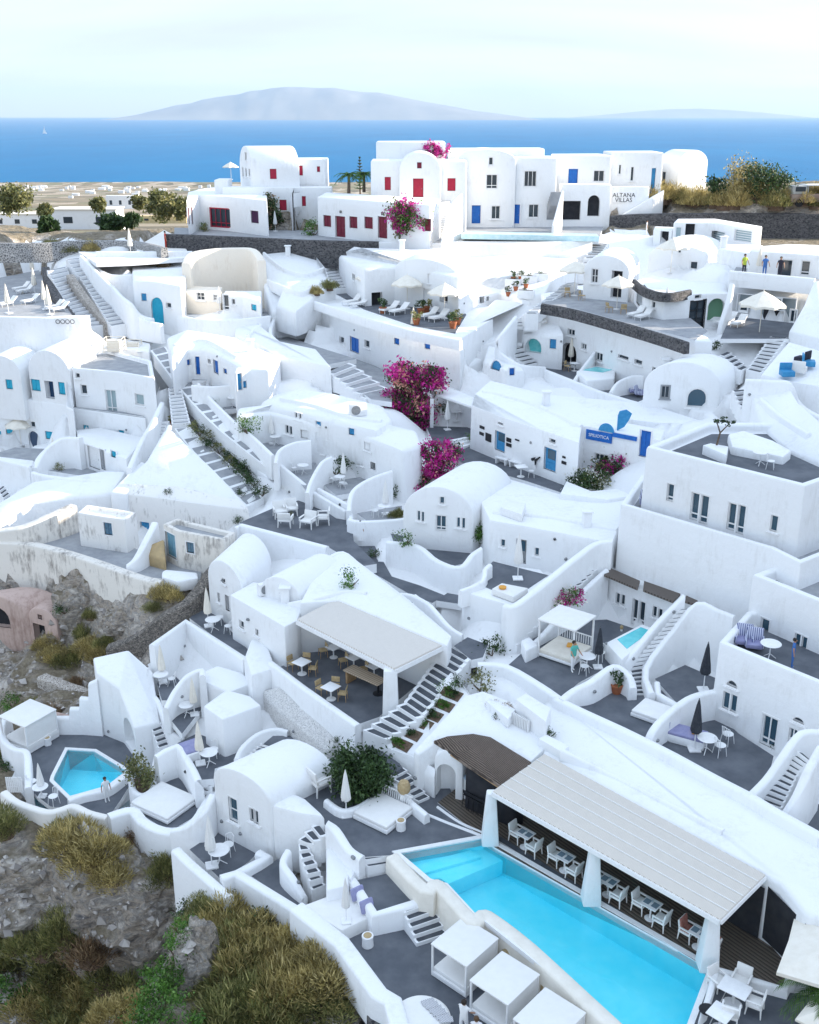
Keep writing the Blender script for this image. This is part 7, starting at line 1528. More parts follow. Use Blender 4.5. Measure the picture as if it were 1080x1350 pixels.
dv = (qe - qs); dv.z = 0; mid = (qs + qe) / 2
for k in range(3): sh.box((mid.x, mid.y, -28.1 + k * .5), (dv.length, .3, .05), math.atan2(dv.y, dv.x))
sh.box((mid.x, mid.y + .2, -27.5), (dv.length, .05, 2.2), math.atan2(dv.y, dv.x)); tag(sh.make('shelf', WTRIM), 'white wall shelves at the left of the upper restaurant', 'shelf')
# planted beds and plants of the lower village
for k, (x, y) in enumerate([(145, 303), (185, 262), (230, 222), (267, 187), (312, 148), (345, 105)]):
    q = on(*U(x, y)[0], up=.1); e = lempty('planted_bed', q, f'rectangular planted bed beside main stairs, {["lowest", "second from below", "third from below", "fourth from below", "fifth from below", "topmost"][k]}', 'flower bed', 'planted beds by the main stairs')
    MB().box((0, 0, 0), (1.2, .55, .05)).make('soil', SOIL, e); o = leaves(330, .5, .07, .45, 40 + k, 10).make('foliage', (GLB, GL)[k % 2], e, recalc=False, sm=180); o.location = (.0, 0, .14); o.scale = (1.05, .52, .9)
    r_ = ray(*U(x, y)[0]).normalized(); h_ = BVH[ps].ray_cast(V3((0, 0, 0)), r_)
    if h_[0] is not None: e.location = h_[0]; e.rotation_euler = (h_[1].to_track_quat('Z', 'Y') @ Matrix.Rotation(AP + .06 - h_[1].to_track_quat('Z', 'Y').to_euler().z, 4, 'Z').to_quaternion()).to_euler()
for zf, x, y, kd, s, l in ((U, 330, 100, 'bushb', .55, 'bright green shrub above the topmost planted bed'), (Z3, 505, 640, 'bush', .85, 'dark shrub at the head of the main stairs'), (Z3, 440, 680, 'bush', .7, 'low dark shrub left of the stair head'), (Z3, 405, 715, 'bush', .75, 'dark spreading shrub right of the main stairs'), (Z3, 460, 775, 'busho', .85, 'olive green shrub with pale leaves by the planter wall'), (Z3, 380, 765, 'bush', .5, 'small dark shrub beside topmost planted bed'),
    (U, 520, 155, 'dryr', .4, 'russet plant in the planter trough'), (U, 560, 175, 'dryr', .45, 'second russet plant in the planter trough beside white louvers'), (U, 525, 205, 'bush', .3, 'dark hanging plant at the end of the planter trough'), (U, 740, 270, 'bush', .4, 'spiky dark plant in the trough behind the pergola'),
    (V, 925, 330, 'bush', .55, 'white flowering pot shrub by the right glazed door'), (Z2, 700, 365, 'bushb', .8, 'leafy green vine spilling over the white restaurant roof'), (Z2, 340, 745, 'bush', .45, 'dark little shrub on the white buttress'), (X, 640, 290, 'bush', .3, 'small weed on the pebbled roof edge'), (K, 662, 695, 'bush', .38, 'lone small plant on the white cone roof'),
    (Z3, 165, 200, 'bushb', .7, 'low yellow green shrub behind the wavy parapet')):
    place(kd, zf, x, y, random.uniform(0, 6), s, l)
place('pot', V, 278, 100, 0, 1.25, 'terracotta pot plant on the middle right terrace')
# trough, louvers, box on the plateau
def crate(name, zf, pts, z, dz, m, label, cat, **k): o = block(name, label, cat, [q for i in range(0, len(pts), 2) for q in zf(pts[i], pts[i + 1])], z, z - dz, m=m, bevel=.05, **k); return o
crate('planter', U, (690, 280, 720, 262, 812, 310, 785, 335), -26.6, .6, WHITE, 'white planter trough behind the pergola roof', 'planter'); crate('planter', U, (480, 130, 520, 115, 600, 165, 570, 205), -26.45, .5, WHITE, 'white planter trough with russet plants above the thatch', 'planter')
crate('chimney_box', U, (600, 125, 640, 100, 740, 160, 720, 215), -25.9, 1.2, WHITE, 'white boxy vent housing above the bar roof', 'vent')
q0 = on(*U(585, 215)[0]); q1 = on(*U(648, 250)[0]); lv = MB()
for k in range(11): p = q0.lerp(q1, k / 10); lv.box(p + V3((0, -.1, .3)), (.05, .12, .6), math.atan2(q1.y - q0.y, q1.x - q0.x))
tag(lv.make('louver_panel', WTRIM), 'white louvered vent panel beside the planter trough', 'vent')
# right terraces
place('canopy', Z3, 795, 640, AP + .1, (1.0, 1.0, 1.0), 'white canopy bed with yellow cushion below the bougainvillea')
place('cumbd', R4, 205, 690, 0, .95, 'closed black parasol beside the canopy bed'); place('rtable', R4, 160, 695, 0, 1.0, 'white round table in front of the closed black parasol'); place('wire', R4, 215, 660, -.6, 1.0, 'white metal chair behind the canopy terrace table'); place('wire', R4, 150, 715, 2.6, 1.0, 'white metal chair in front of the canopy terrace table')
person(on(*R4(105, 705)[0]), .5, 'person in teal top and pale trousers beside the canopy bed', CLOTHG, CLOTHW, 1.72, .05, (.2, .6), (.2, .6), hair=HAIR)
place('lantern', R4, 298, 545, 0, .32, 'small glowing white lamp at the foot of the canopy house wall')
place('cumbd', R4, 622, 780, 0, 1.1, 'closed black parasol in the dark nook'); place('cumbd', V, 585, 325, 0, 1.1, 'closed black parasol beside lavender sofa with orange cushion')
place('rtable', V, 632, 335, 0, 1.05, 'white round table on the armchair terrace'); place('wire', V, 685, 345, 1.9, 1.15, 'white metal chair right of the armchair terrace table'); place('wire', V, 715, 300, 2.2, 1.15, 'white metal chair nearest the right glazed door')
q = P(*V(535, 285)[0], -27.3); e = lempty('sofa', q, 'built-in white sofa with lavender seat and orange cushion', 'sofa'); e.rotation_euler = (0, 0, AP + pi / 2 + .25)
MB().box((0, 0, .2), (1.0, 2.3, .4)).make('base', WHITE, e, bevel=.05); MB().box((0, 0, .46), (.95, 2.2, .14)).make('seat_cushion', LAV, e, bevel=.04); MB().box((.1, -.6, .6), (.5, .4, .14), .3).make('cushion', ORANGE, e, bevel=.05); MB().box((-.3, .8, .75), (.2, .6, .5)).make('striped_cushion', BLUST, e, bevel=.05)
q = P(*V(425, 190)[0], -27.0); put('daybed', q, AP + .1, (.85, .75, .85), 'low white mattress by the curved divider wall'); place('stool', V, 412, 155, 0, .6, 'tiny white stool behind the low mattress')
place('schair', R4, 780, 605, -.3, 1.1, 'blue striped armchair on the right upper sun terrace'); place('schair', R4, 820, 620, -.3, 1.1, 'lavender armchair with striped back on the right upper sun terrace'); place('rtable', R4, 882, 655, 0, 1.1, 'white round table on the right upper sun terrace')
person(on(*R4(970, 690)[0]), 1.2, 'person in blue standing on the right upper sun terrace', CLOTHB, CLOTHB, 1.5)
place('schair', G, 395, 745, -.2, 1.0, 'striped armchair on the balcony left of upper house'); place('rtable', G, 460, 770, 0, .9, 'white round table on the balcony of upper house'); place('cumb', G, 462, 765, 0, .95, 'closed cream parasol on the balcony of the upper house')
place('rtable', G, 845, 580, 0, 1.0, 'white round table on the grey roof terrace'); place('wire', G, 885, 595, 1.2, 1.0, 'white metal chair on the grey roof terrace')
crate('planter', G, (620, 500, 650, 492, 722, 505, 715, 540), -17.15, .7, WHITE, 'square white planter holding the bare pine tree', 'planter')
e = lempty('small_tree', P(*G(675, 500)[0], -17.15), 'stunted dark tree in the square white planter', 'tree'); MB().tube((0, 0, 0), (.12, 0, .7), .06, .045, 7).tube((.12, 0, .7), (-.1, 0, 1.25), .045, .03, 6).tube((.12, 0, .7), (.55, 0, 1.2), .04, .025, 6).make('trunk', BARK, e)
for (dx, dz) in ((-.1, 1.35), (.6, 1.25), (.3, 1.45)): o = leaves(120, .34, .06, .5, int(dx * 50) + 60, 5).make('crown', GL, e, recalc=False, sm=180); o.location = (dx, 0, dz)
# centre
place('cumbw', Z3, 608, 340, 0, 1.15, 'closed white parasol on the cube block terrace'); o = crate('daybed_platform', Z3, (505, 378, 545, 355, 650, 375, 590, 410), -24.35, .35, FABW, 'low cream daybed platform on the cube block terrace', 'daybed'); q = on(*Z3(548, 378)[0]); b_ = MB().lathe([(0, 0), (.2, .02), (.22, .12), (0, .16)], n=10).make('cushion', ORANGE); b_.location = q; tag(b_, 'small orange cushion on the cream daybed platform', 'cushion')
tree_crown('tree', on(*Z3(455, 215)[0]), .95, GLB, 51, 1500, .085, .95, .5, 'bright green round tree right of the arched gable house', trunk=.08)
tset(Z3, 300, 205, 'in front of the arched gable house', None, ((.9, .05), (-.7, .2)), 1.05, 'table')
crate('roof_hatch', Z3, (540, 55, 560, 20, 640, 40, 625, 85), -22.1, .5, WTRIM, 'white skylight hatch on the flat roof behind the gable house', 'skylight')
for k, (x, y, r_) in enumerate([(420, 95, .3), (460, 85, .2), (530, 135, -.4), (590, 120, -1.5), (440, 130, 3.0)]): place('armchair', Z2, x, y, r_, (1.6, 1.45, 1.2), f'bulky white lounge chair on the sofa terrace, {NORD[k]} of its group', 'white lounge chairs on the sofa terrace')
place('busho', Z2, 460, 95, 0, .35, 'small yellow green plant between the white lounge chairs')
person(on(*Z2(738, 205)[0]), 2.4, 'person in a white dress walking along the village lane', CLOTHW, CLOTHW, 1.7, .15, skirt=True, long_hair=True)
# gardens in the middle
def bough(zf, pts, label, mt=(MAG, GL, PEACH), seed=0, R=1.1, n=800, size=.11, name='bougainvillea', dz=0.0, w=(.6, .25, .15), z=None):
    base = P(*zf(*pts[0])[0], z) if z else on(*zf(*pts[0])[0], up=-2); e = lempty(name, base, label, 'bougainvillea'); mb = [MB() for _ in mt]; rnd = random.Random(seed); st_ = MB()
    for i, (x, y) in enumerate(pts):
        p = ray(*zf(x, y)[0]) * (base.y / ray(*zf(x, y)[0]).y); p = p + V3((0, rnd.uniform(-.4, .4) + dz * i, 0)); 
        for k, m in enumerate(mt):
            l = leaves(int(n * w[k]), R, size, .95, seed + i * 7 + k, 9, .36)
            for f in l.f: mb[k].face([l.v[a] + p - base for a in f])
        st_.tube((0, 0, -.3), p - base, .06, .02, 5)
    for b_, m in zip(mb, mt): b_.make('blossom' if m in (MAG, PEACH, WPET) else 'foliage', m, e, recalc=False, sm=180)
    st_.make('stem', BARK, e); return e
bough(D, [(190, 400), (120, 420), (110, 340), (170, 270), (230, 230), (280, 230), (210, 340), (230, 400), (150, 220), (180, 310)], 'large magenta bougainvillea cascading beside the open loggia', seed=3, R=1.3, n=1300, size=.14, w=(.55, .3, .15))
bough(D, [(240, 650), (270, 590), (320, 560), (260, 530), (300, 630), (340, 520), (210, 680)], 'magenta bougainvillea hanging behind the arched gable house', seed=9, R=.95, n=800, size=.12, w=(.65, .3, .05))
bough(D, [(960, 600), (1000, 570), (1050, 590), (1040, 640), (1000, 640)], 'tall pink and green bougainvillea on the planter wall', (MAG, GL, GLO), 12, 1.05, 800, .11, w=(.3, .45, .25), z=-22.2)
bough(D, [(860, 630), (900, 640), (940, 650), (840, 660)], 'white flowering bush on the planter wall', (WPET, GL, GLO), 15, .9, 650, .10, name='flowering_bush', w=(.15, .6, .25), z=-22.2)
bough(Z3, [(770, 440), (740, 450), (800, 415), (840, 400)], 'pink and cream bougainvillea by the long stairs', (MAG, GLB, WPET), 17, .62, 420, .08, w=(.35, .4, .25))
for k, (x, y, z, s) in enumerate([(256, 567, -22.9, .62), (264, 574, -23.3, .68), (272, 581, -23.6, .7), (280, 589, -24, .7), (289, 597, -24.3, .72), (298, 605, -24.6, .72), (307, 613, -24.9, .8), (316, 621, -25.1, .95), (325, 629, -25.3, 1), (335, 639, -25.5, .85), (346, 652, -25.8, .85)]): put('bush' if k % 2 or k > 6 else 'busho', P(x, y, z), k, s, f'hedge shrub between slab walks, {["topmost", "second", "third", "fourth", "fifth", "sixth", "seventh", "eighth", "ninth", "tenth", "lowest"][k]} going down', 'hedge between the slab walks')
for zf, x, y, kd, s, l in ((E, 290, 450, 'bushb', 1.0, 'bright shrub in the first garden patio'), (E, 335, 445, 'bush', 1.1, 'dark shrub right of the bright one in first patio'), (E, 435, 470, 'bush', .75, 'dark shrub by the house wall of first patio'), (E, 455, 560, 'bush', .8, 'feathery shrub in the second garden patio'), (E, 640, 610, 'bush', 1.15, 'big dark shrub in the third garden patio'), (E, 720, 605, 'bushb', .8, 'green shrub right of the third patio parasol'), (E, 860, 640, 'bush', 1.0, 'tall dark shrub in the fourth garden patio'), (E, 880, 700, 'bush', .9, 'dark low shrub in the fourth garden patio'), (E, 885, 780, 'dryg', .6, 'dry tuft at the edge of the fourth garden patio'),
    (E, 270, 700, 'bush', .5, 'weed below the left slab walk'), (E, 245, 690, 'dryr', .6, 'dry weed beside the left slab walk end')): place(kd, zf, x, y, s * 5, s, l)
tset(E, 400, 500, 'in the first garden patio', 'cumbw', ((.8, .3),), .95, ux=(-.3, .35)); tset(E, 510, 615, 'in the second garden patio', None, ((-.7, .2),), .95); tset(E, 655, 660, 'in the third garden patio', 'cumbw', ((-.6, .4), (.2, -.6)), .95, ux=(.25, .35)); tset(E, 830, 780, 'in the fourth garden patio', 'cumbw', ((-.6, -.2),), 1.0, ux=(.1, .3)); tset(E, 235, 350, 'on the black chair terrace', None, ((-.6, .3), (.6, .2)), 1.1)
q = on(*E(725, 385)[0]); put('ac', q, .3, 1.5, 'grey air conditioner on the middle rounded roof'); place('ac', Z2, 365, 400, .6, 1.2, 'grey air conditioner on the cube annex roof'); place('ac', D, 372, 155, .2, 1.2, 'small air conditioner beside the blue door house roof')
tset(D, 620, 625, 'on the blue door lane', None, ((.7, -.1),), 1.0, 'table')
for k, (x, y) in enumerate([(545, 575), (600, 590)]): q = on(*D(x, y)[0]); o = MB().box((0, 0, .42), (1.1, .4, .08)).box((-.4, 0, .2), (.1, .36, .4)).box((.4, 0, .2), (.1, .36, .4)).make('bench', WTRIM, bevel=.01); o.location = q; o.rotation_euler = (0, 0, AP); tag(o, ('white plank bench left of the right blue glazed door', 'white plank bench nearest the little lane table')[k], 'bench', 'benches on the blue door lane')
for k, (x, y, w_, h_, l) in enumerate([(468, 430, 18, 18, 'round dark plaque left of the left blue glazed door'), (466, 455, 16, 18, 'dark square plaque below the round one'), (493, 470, 22, 40, 'framed dark notice right of two plaques'), (574, 480, 18, 22, 'dark picture right of the left blue glazed door'), (574, 500, 20, 20, 'dark lower picture right of the left blue glazed door'), (607, 480, 16, 10, 'small dark plaque between the two blue glazed doors'), (792, 548, 12, 12, 'upper small dark frame right of right blue glazed door'), (792, 570, 18, 18, 'lower dark frame right of right blue glazed door')]):
    q = frame_on(bd, bx(D, x - w_ / 2, y - h_ / 2, x + w_ / 2, y + h_ / 2))
    if q: b_ = MB(); obox(b_, q[0] + q[3] * .03, q[1], q[2], q[3], q[4], q[5], .04); tag(b_.make('wall_plaque', BLACKP), l, 'plaque', 'plaques on the blue door house')
q = frame_on(bd, bx(D, 665, 540, 700, 580))
if q: b_ = MB(); b_.tube(q[0] + q[3] * .1 - q[1] * .3, q[0] + q[3] * .15 + q[2] * .2, .12, .03).tube(q[0] + q[3] * .12, q[0] + q[3] * .15 + q[1] * .45 + q[2] * .35, .09, .05).tube(q[0] + q[3] * .1, q[0] + q[3] * .1 - q[2] * .45, .07, .04); tag(b_.make('wall_ornament', BLACKP), 'black anchor like ornament left of right blue glazed door', 'ornament')
# signs
def board(o, box, m, name, label, cat='sign', txt=None, size=.3, tm=None, d=.06):
    q = frame_on(o, box)
    if not q: print('NOSIGN', label); return
    loc, t, u, n, w_, h_ = q; b_ = MB(); obox(b_, loc + n * d, t, u, n, w_, h_, .06); r = b_.make(name, m, origin=loc); tag(r, label, cat)
    if txt:
        cu = bpy.data.curves.new('t', 'FONT'); cu.body = txt; cu.size = size; cu.align_x = 'CENTER'; cu.align_y = 'CENTER'; cu.extrude = .015; cu.space_line = .8
        to = bpy.data.objects.new('t', cu); COL.objects.link(to); dg = bpy.context.evaluated_depsgraph_get(); dg.update(); me = bpy.data.meshes.new_from_object(to.evaluated_get(dg)); bpy.data.objects.remove(to)
        lo = bpy.data.objects.new('lettering', me); COL.objects.link(lo); me.materials.clear(); me.materials.append(tm or WTRIM); lo.parent = r; M = Matrix((t, u, n)).transposed(); lo.rotation_euler = M.to_euler(); lo.location = n * (d + .035)
    return r
r = board(sgn, bx(G, 160, 436, 262, 494), BLUE, 'entrance_sign', 'bright blue sign board with pale lettering on the white gate house', txt='SPILIOTICA', size=.3)
if r:
    q = frame_on(sgn, bx(G, 210, 430, 270, 462)); b_ = MB()
    ol = [(q[4] / 2 * cos(pi * i / 12), q[4] / 2 * sin(pi * i / 12)) for i in range(13)]; b_.prism([q[0] + q[1] * x + q[2] * y + q[3] * .1 for x, y in ol], [q[0] + q[1] * x + q[2] * y + q[3] * .02 for x, y in ol]); o = b_.make('sign_arch', BLUE2, parent=r)
board(sgn, bx(G, 264, 452, 360, 482), BLUE, 'blue_beam', 'plain deep blue painted beam right of the blue sign board', 'beam')
b_ = MB(); q = V3((gb.x * .45 + ga.x * .55, gb.y * .45 + ga.y * .55 + .3, gh)); ol = [(0, 0), (.45, .25), (.75, .75), (.9, 1.15), (.55, 1.4), (.1, 1.3), (0, 1.0)]; b_.prism([q + V3((x, -.05, z)) for x, z in ol], [q + V3((x, .1, z)) for x, z in ol]); tag(b_.make('blue_fan_panel', BLUE2), 'blue fan shaped panel standing on the gate house roof', 'panel')
# loggia contents
tset(D, 365, 405, 'inside the open loggia', None, ((.8, .1), (-.8, .2)), 1.1, 'table', 'armchair'); place('bush', D, 300, 370, 0, .7, 'dark plant in the shade of the loggia')

# small dark lamps fixed to the walls
def wall_hit(px, py):
    r = ray(px, py).normalized(); best = None
    for o, t in BVH.items():
        h = t.ray_cast(V3((0, 0, 0)), r)
        if h[0] is not None and (best is None or h[3] < best[2]): best = (h[0], h[1], h[3])
    return best
lm = None
for zf, pts in ((A, (430, 252, 735, 412, 878, 607, 952, 657, 720, 115, 830, 30)), (X, (45, 412, 188, 608, 262, 656, 472, 252, 952, 436, 706, 750)), (W, (490, 280, 710, 183)), (U, (108, 345, 204, 437, 912, 95)), (V, (190, 95, 440, 288, 792, 305, 600, 90)), (Z3, (755, 182, 800, 260, 415, 495, 528, 585, 440, 565, 270, 445)), (R4, (35, 182, 345, 655, 78, 262, 505, 470, 240, 595)), (Z2, (560, 195, 680, 165, 655, 45, 1015, 440, 290, 500, 45, 605)), (E, (105, 120, 170, 150, 712, 45, 640, 320, 455, 685, 655, 735, 350, 335, 600, 430)), (D, (470, 90, 490, 240, 780, 90, 660, 490)), (G, (260, 130, 570, 380, 920, 450, 995, 400, 805, 300)), (K, (360, 480, 500, 440, 600, 205)), (A2, (730, 605, 770, 640, 880, 345, 985, 500)), (Q3, (540, 580, 395, 690, 640, 500))):
    for i in range(0, len(pts), 2):
        h = wall_hit(*zf(pts[i], pts[i + 1])[0])
        if not h or h[1].z > .75: continue
        if lm is None:
            lm = MB().lathe([(.09, 0), (.09, .04), (.05, .09), (0, .1)], n=10).make('wall_lamp', METALG); o = lm
        else: o = lm.copy(); COL.objects.link(o)
        n = h[1]; o.location = h[0]; o.rotation_euler = n.to_track_quat('Z', 'Y').to_euler(); tag(o, 'small dark round lamp fixed to a white wall', 'wall lamp', 'small dark wall lamps')
# upper terraces
for k, (x, y, l) in enumerate([(490, 398, 'left of three on the left umbrella terrace'), (537, 407, 'middle of three on the left umbrella terrace'), (586, 420, 'right of three on the left umbrella terrace')]): put('oumb', on(x, y), k * .3, 1.0, f'open cream parasol, {l}', 'open parasols on the left umbrella terrace')
for k, (x, y) in enumerate([(464, 402), (474, 405), (513, 412), (526, 414), (565, 420), (578, 423)]): put('lounger', on(x, y), -.75, 1.15, f'white sun lounger on the left umbrella terrace, {["first", "second", "third", "fourth", "fifth", "sixth"][k]} from the left', 'sun loungers on the left umbrella terrace')
for k, (x, y) in enumerate([(505, 413), (549, 428), (555, 415), (562, 412), (597, 433), (603, 428)]): put(('pot', 'potr')[k % 2], on(x, y), k, 1.3, f'terracotta pot plant on the left umbrella terrace, {["first", "second", "third", "fourth", "fifth", "sixth"][k]} from the left', 'pot plants on the left umbrella terrace')
put('cumb', on(545, 462), 0, 1.5, 'tall closed cream parasol below the left umbrella terrace')
place('dry', Q2, 560, 650, 0, .8, 'yellow bush at the foot of narrow dark steps'); place('dryg', Q2, 610, 630, 0, .9, 'olive bush at the foot of narrow dark steps'); place('dryr', Q2, 635, 615, 0, .7, 'dark russet bush beside narrow dark steps')
for k, (x, y, l, s) in enumerate([(813, 408, 'right of two on the brown parapet terrace', .9), (757, 390, 'left of two on the brown parapet terrace', 1.0)]): put('oumb', on(x, y), k, s, f'open cream parasol, {l}', 'open parasols on the brown parapet terrace')
for k, (x, y) in enumerate([(748, 392), (767, 396), (803, 412), (822, 414)]): put('wchair', on(x, y), k, 1.0, f'wooden chair under the parasols of the brown parapet terrace, {NORD[k]} from the left', 'chairs of the brown parapet terrace')
for k, (x, y) in enumerate([(838, 418), (848, 421)]): put('lounger', on(x, y), -.8, 1.0, f'white lounger on the brown parapet terrace, {("left", "right")[k]} of the pair', 'loungers of the brown parapet terrace')
for k, (x, y, l) in enumerate([(884, 360, 'open cream parasol before the vaulted house with round lamp'), (1000, 447, 'open white parasol in front of the dark dining recess')]): put('oumb', on(x, y), k, (1.0, 1.15)[k], l)
for k, (x, y, l) in enumerate([(815, 492, 'open cream parasol beside the pale plunge pool'), (848, 505, 'open cream parasol left of the arched glass window house')]): put('oumb', on(x, y), k, .85, l)
put('cumb', on(752, 484), 0, 1.05, 'closed cream parasol before the black arched door'); put('wchair', on(748, 489), 1, 1.0, 'dark chair beside the closed parasol at black arched door'); put('table', on(757, 489), 0, .9, 'small table beside the closed parasol at black arched door')
for k, (x, y) in enumerate([(835, 520), (843, 523)]): put('schair', on(x, y), k, .9, f'white and dark armchair under the cream parasol, {("left", "right")[k]} one', 'armchairs behind the arched glass house')
put('lounger', on(715, 428), -.5, 1.0, 'white lounger beside the snaking black tread stairs')
for k, (x, y, c1, c2, l) in enumerate([(980, 364, CLOTHY, CLOTHD, 'person in a lime top leaning on the right parapet'), (1007, 366, CLOTHB, CLOTHB, 'person in blue clothes behind the right parapet'), (1027, 368, CLOTHD, CLOTHD, 'person in dark clothes by the glazed door at right')]): person(P(x, y, -12.3), .2 - k * .2, l, c1, c2, 1.75, 0, (.3, .3), (.3, .3))
put('cumb', P(999, 363, -12.3), 0, .9, 'closed cream parasol between the standing people'); person(P(783, 292, -12.05), 0, 'dark dressed person inside the ridge archway', CLOTHD, CLOTHD, 1.75)
person(on(852, 310), 1.5, 'person in white near the glazed stair house', CLOTHW, CLOTHW, 1.6); person(on(108, 362), 2.9, 'person in white walking down the upper left stairs', CLOTHW, CLOTHW, 1.7, .1, skirt=True)
person(on(219, 327), 2.0, 'person in red on the dark ridge path', CLOTHR, CLOTHR, 1.75)
# blue cushioned corner on the right
for k, (x, y, c) in enumerate([(950, 240, BLUE2), (1035, 200, BLUE2), (1000, 225, FABW), (1010, 185, CLOTHD)]): q = on(*G(x, y)[0]); o = MB().box((0, 0, .4), (.8, .8, .35)).box((0, .36, .75), (.8, .12, .5)).make('cushioned_chair', c, bevel=.05); o.location = q; o.rotation_euler = (0, 0, k * 1.3); tag(o, ('blue seat at the left of the right edge corner terrace', 'blue seat at the right of the right edge corner terrace', 'white seat amid the right edge corner terrace', 'dark seat at the back of the right edge corner terrace')[k], 'seat', 'seats of the right edge corner')
# loungers, upper left
for k, (x, y) in enumerate([(85, 640), (100, 650), (120, 690), (215, 715), (235, 722), (30, 700)]): place('lounger', Q1, x, y, -.6, 1.05, f'white lounger on the upper left terrace, {["first", "second", "third", "fourth", "fifth", "sixth"][k]} from the back', 'loungers on the upper left terrace')
for k, (x, y) in enumerate([(140, 655), (35, 730), (180, 715), (198, 735), (102, 740), (132, 590), (518, 500)]): place('cumb', Q1, x, y, k, 1.1, f'closed cream parasol at upper left, {["by the black stone wall", "at the left picture edge", "behind the two front loungers", "right of the two front loungers", "in the middle of the front parapet", "at the back by the steps", "on the upper ledge above the turquoise door"][k]}', 'closed parasols at upper left')
e = None
for k, (x0, y0, l) in enumerate([(98, 740, 'left black scrollwork grille on the lounger terrace front'), (232, 745, 'right black scrollwork grille on the lounger terrace front')]):
    q0 = P(*Q1(x0, y0 + 8)[0], -16.7) - V3((0, .25, 0)); b_ = MB()
    for j in range(4): c = q0 + V3((j * .42, -.03, -.15)); [b_.tube(c + V3((.18 * cos(a * pi / 4), 0, .18 * sin(a * pi / 4))), c + V3((.18 * cos((a + 1) * pi / 4), 0, .18 * sin((a + 1) * pi / 4))), .03, n=4) for a in range(8)]
    tag(b_.make('iron_grille', BLACKP), l, 'grille', 'scrollwork grilles')
place('oumb', K, 85, 500, 0, .8, 'open white parasol on the lower left house terrace'); place('oumb', K, 455, 600, 0, .62, 'small white parasol beside the pale panelled door')
for k, (x, y) in enumerate([(220, 580), (270, 590)]): place('cumb', K, x, y, k, .95, f'closed cream parasol by the swooping buttress, {("left", "right")[k]} one', 'closed parasols by the buttress')
place('cumbw', K, 360, 345, 0, .9, 'closed white parasol on the glass balcony')
tag(MB().tube(P(*K(290, 352)[0], -22.2), P(*K(575, 392)[0], -22.2), .025, n=5).tube(P(*K(290, 352)[0], -22.55), P(*K(575, 392)[0], -22.55), .02, n=5).make('railing', METALG), 'thin metal railing along the glass balcony edge', 'railing')
for k, (x, y, w_) in enumerate([(455, 130, 1.6), (530, 140, 1.3)]): q = on(*K(x, y)[0]); b_ = MB(); [b_.box((sx * w_ / 2, sy * .6, .6), (.08, .08, 1.2)) for sx in (-1, 1) for sy in (-1, 1)]; [b_.box((0, sy * .6, .3 + j * .3), (w_, .04, .05)) for sy in (-1, 1) for j in range(4)]; [b_.box((sx * w_ / 2, 0, .3 + j * .3), (.04, 1.2, .05)) for sx in (-1, 1) for j in range(4)]; b_.box((0, 0, .55), (w_ * .7, .8, 1.0)); o = b_.make('rooftop_cage', FABC); o.location = q; tag(o, ('larger cream rooftop cage on the left flat roof', 'smaller cream rooftop cage on the left flat roof')[k], 'cage', 'rooftop cages')
place('potr', K, 685, 425, 0, .9, 'red flowering pot beside narrow white steps'); place('potr', K, 460, 70, 0, 1.2, 'terracotta pot on the upper left roof edge')
# sundry
for k, (x, y) in enumerate([(590, 600), (620, 598), (600, 640), (640, 630), (570, 662)]): place('pot', Q3, x, y, k, .9, f'dark pot plant above the left white slope, {NORD[k]} from the top', 'pot plants above the left white slope') if k < 5 else None
tset(E, 425, 40, 'on the white rounded bench corner', 'cumb', ((.7, .1),), 1.0); tset(D, 135, 105, 'left of the tall cream parasol', None, ((.7, .1),), 1.0)
# ridge plants and vehicles
bough(Q3, [(170, 400), (150, 370), (190, 350), (220, 360), (160, 320), (130, 330), (210, 330)], 'pink and green bougainvillea on the maroon door house', (MAG, GLO, GLB), 23, 1.25, 520, .16, w=(.35, .35, .3)); bough(Q3, [(290, 90), (260, 78), (320, 90)], 'pink bougainvillea spilling over a ridge roof', (MAG, GL), 27, .85, 420, .14, w=(.8, .2)); bough(Q2, [(390, 370), (380, 320), (375, 280), (405, 350)], 'dark creeper with orange tips between maroon houses', (DRYF, GL), 29, .9, 420, .14, name='creeper', w=(.3, .7))
place('bushb', Q2, 550, 420, 0, 1.35, 'bright green shrub beside the ridge pool'); place('busho', Q2, 120, 405, 0, .7, 'olive shrub before the maroon double door'); put('norfolk', P(475, 258, -9.6), 0, .66, 'slender tiered pine on the ridge behind low roofs')
for k, (x, y) in enumerate([(690, 255), (750, 250)]): put('palm', P(*Q2(x, y)[0], -8.2), k, 1.2, f'dark palm on the ridge roof garden, {("left", "right")[k]} of the pine', 'ridge palms')
for k, (x, y) in enumerate([(239, 385), (78, 385), (400, 405), (215, 380)]): place('cumbw', Q2, x, y, k, .9, f'closed white parasol on the ridge, {["right of the maroon double door", "left of the maroon double door", "beside the dark creeper", "next to the maroon double door"][k]}', 'closed parasols on the left ridge')
for k, (x, y) in enumerate([(798, 378), (820, 380), (845, 380)]): place('cumbw', Q3, x, y, k, 1.05, f'closed white parasol before the ridge arcade, {NORD[k]} from the left', 'closed parasols before the arcade')
put('oumb', P(*Q2(225, 200)[0], -9.0), 0, .8, 'open white parasol on the small ridge balcony')
rp = MB().ex(pts3([(432, 304), (500, 304), (498, 300), (440, 300)], -11.95), .1).make('pool_water', mat('ridge_pool_water', (.10, .52, .60), None, rough=.1)); tag(rp, 'small turquoise pool in front of the maroon houses', 'pool')
gb = MB().ex(pts3(Q3(385, 415) + Q3(930, 425) + Q3(920, 415) + Q3(400, 405), -11.4), .5).make('glass_balustrade', mat('balustrade_turquoise', (.45, .66, .70), (.6, .76, .8), 2, .3)); tag(gb, 'pale turquoise glass balustrade below blue door ridge houses', 'balustrade')
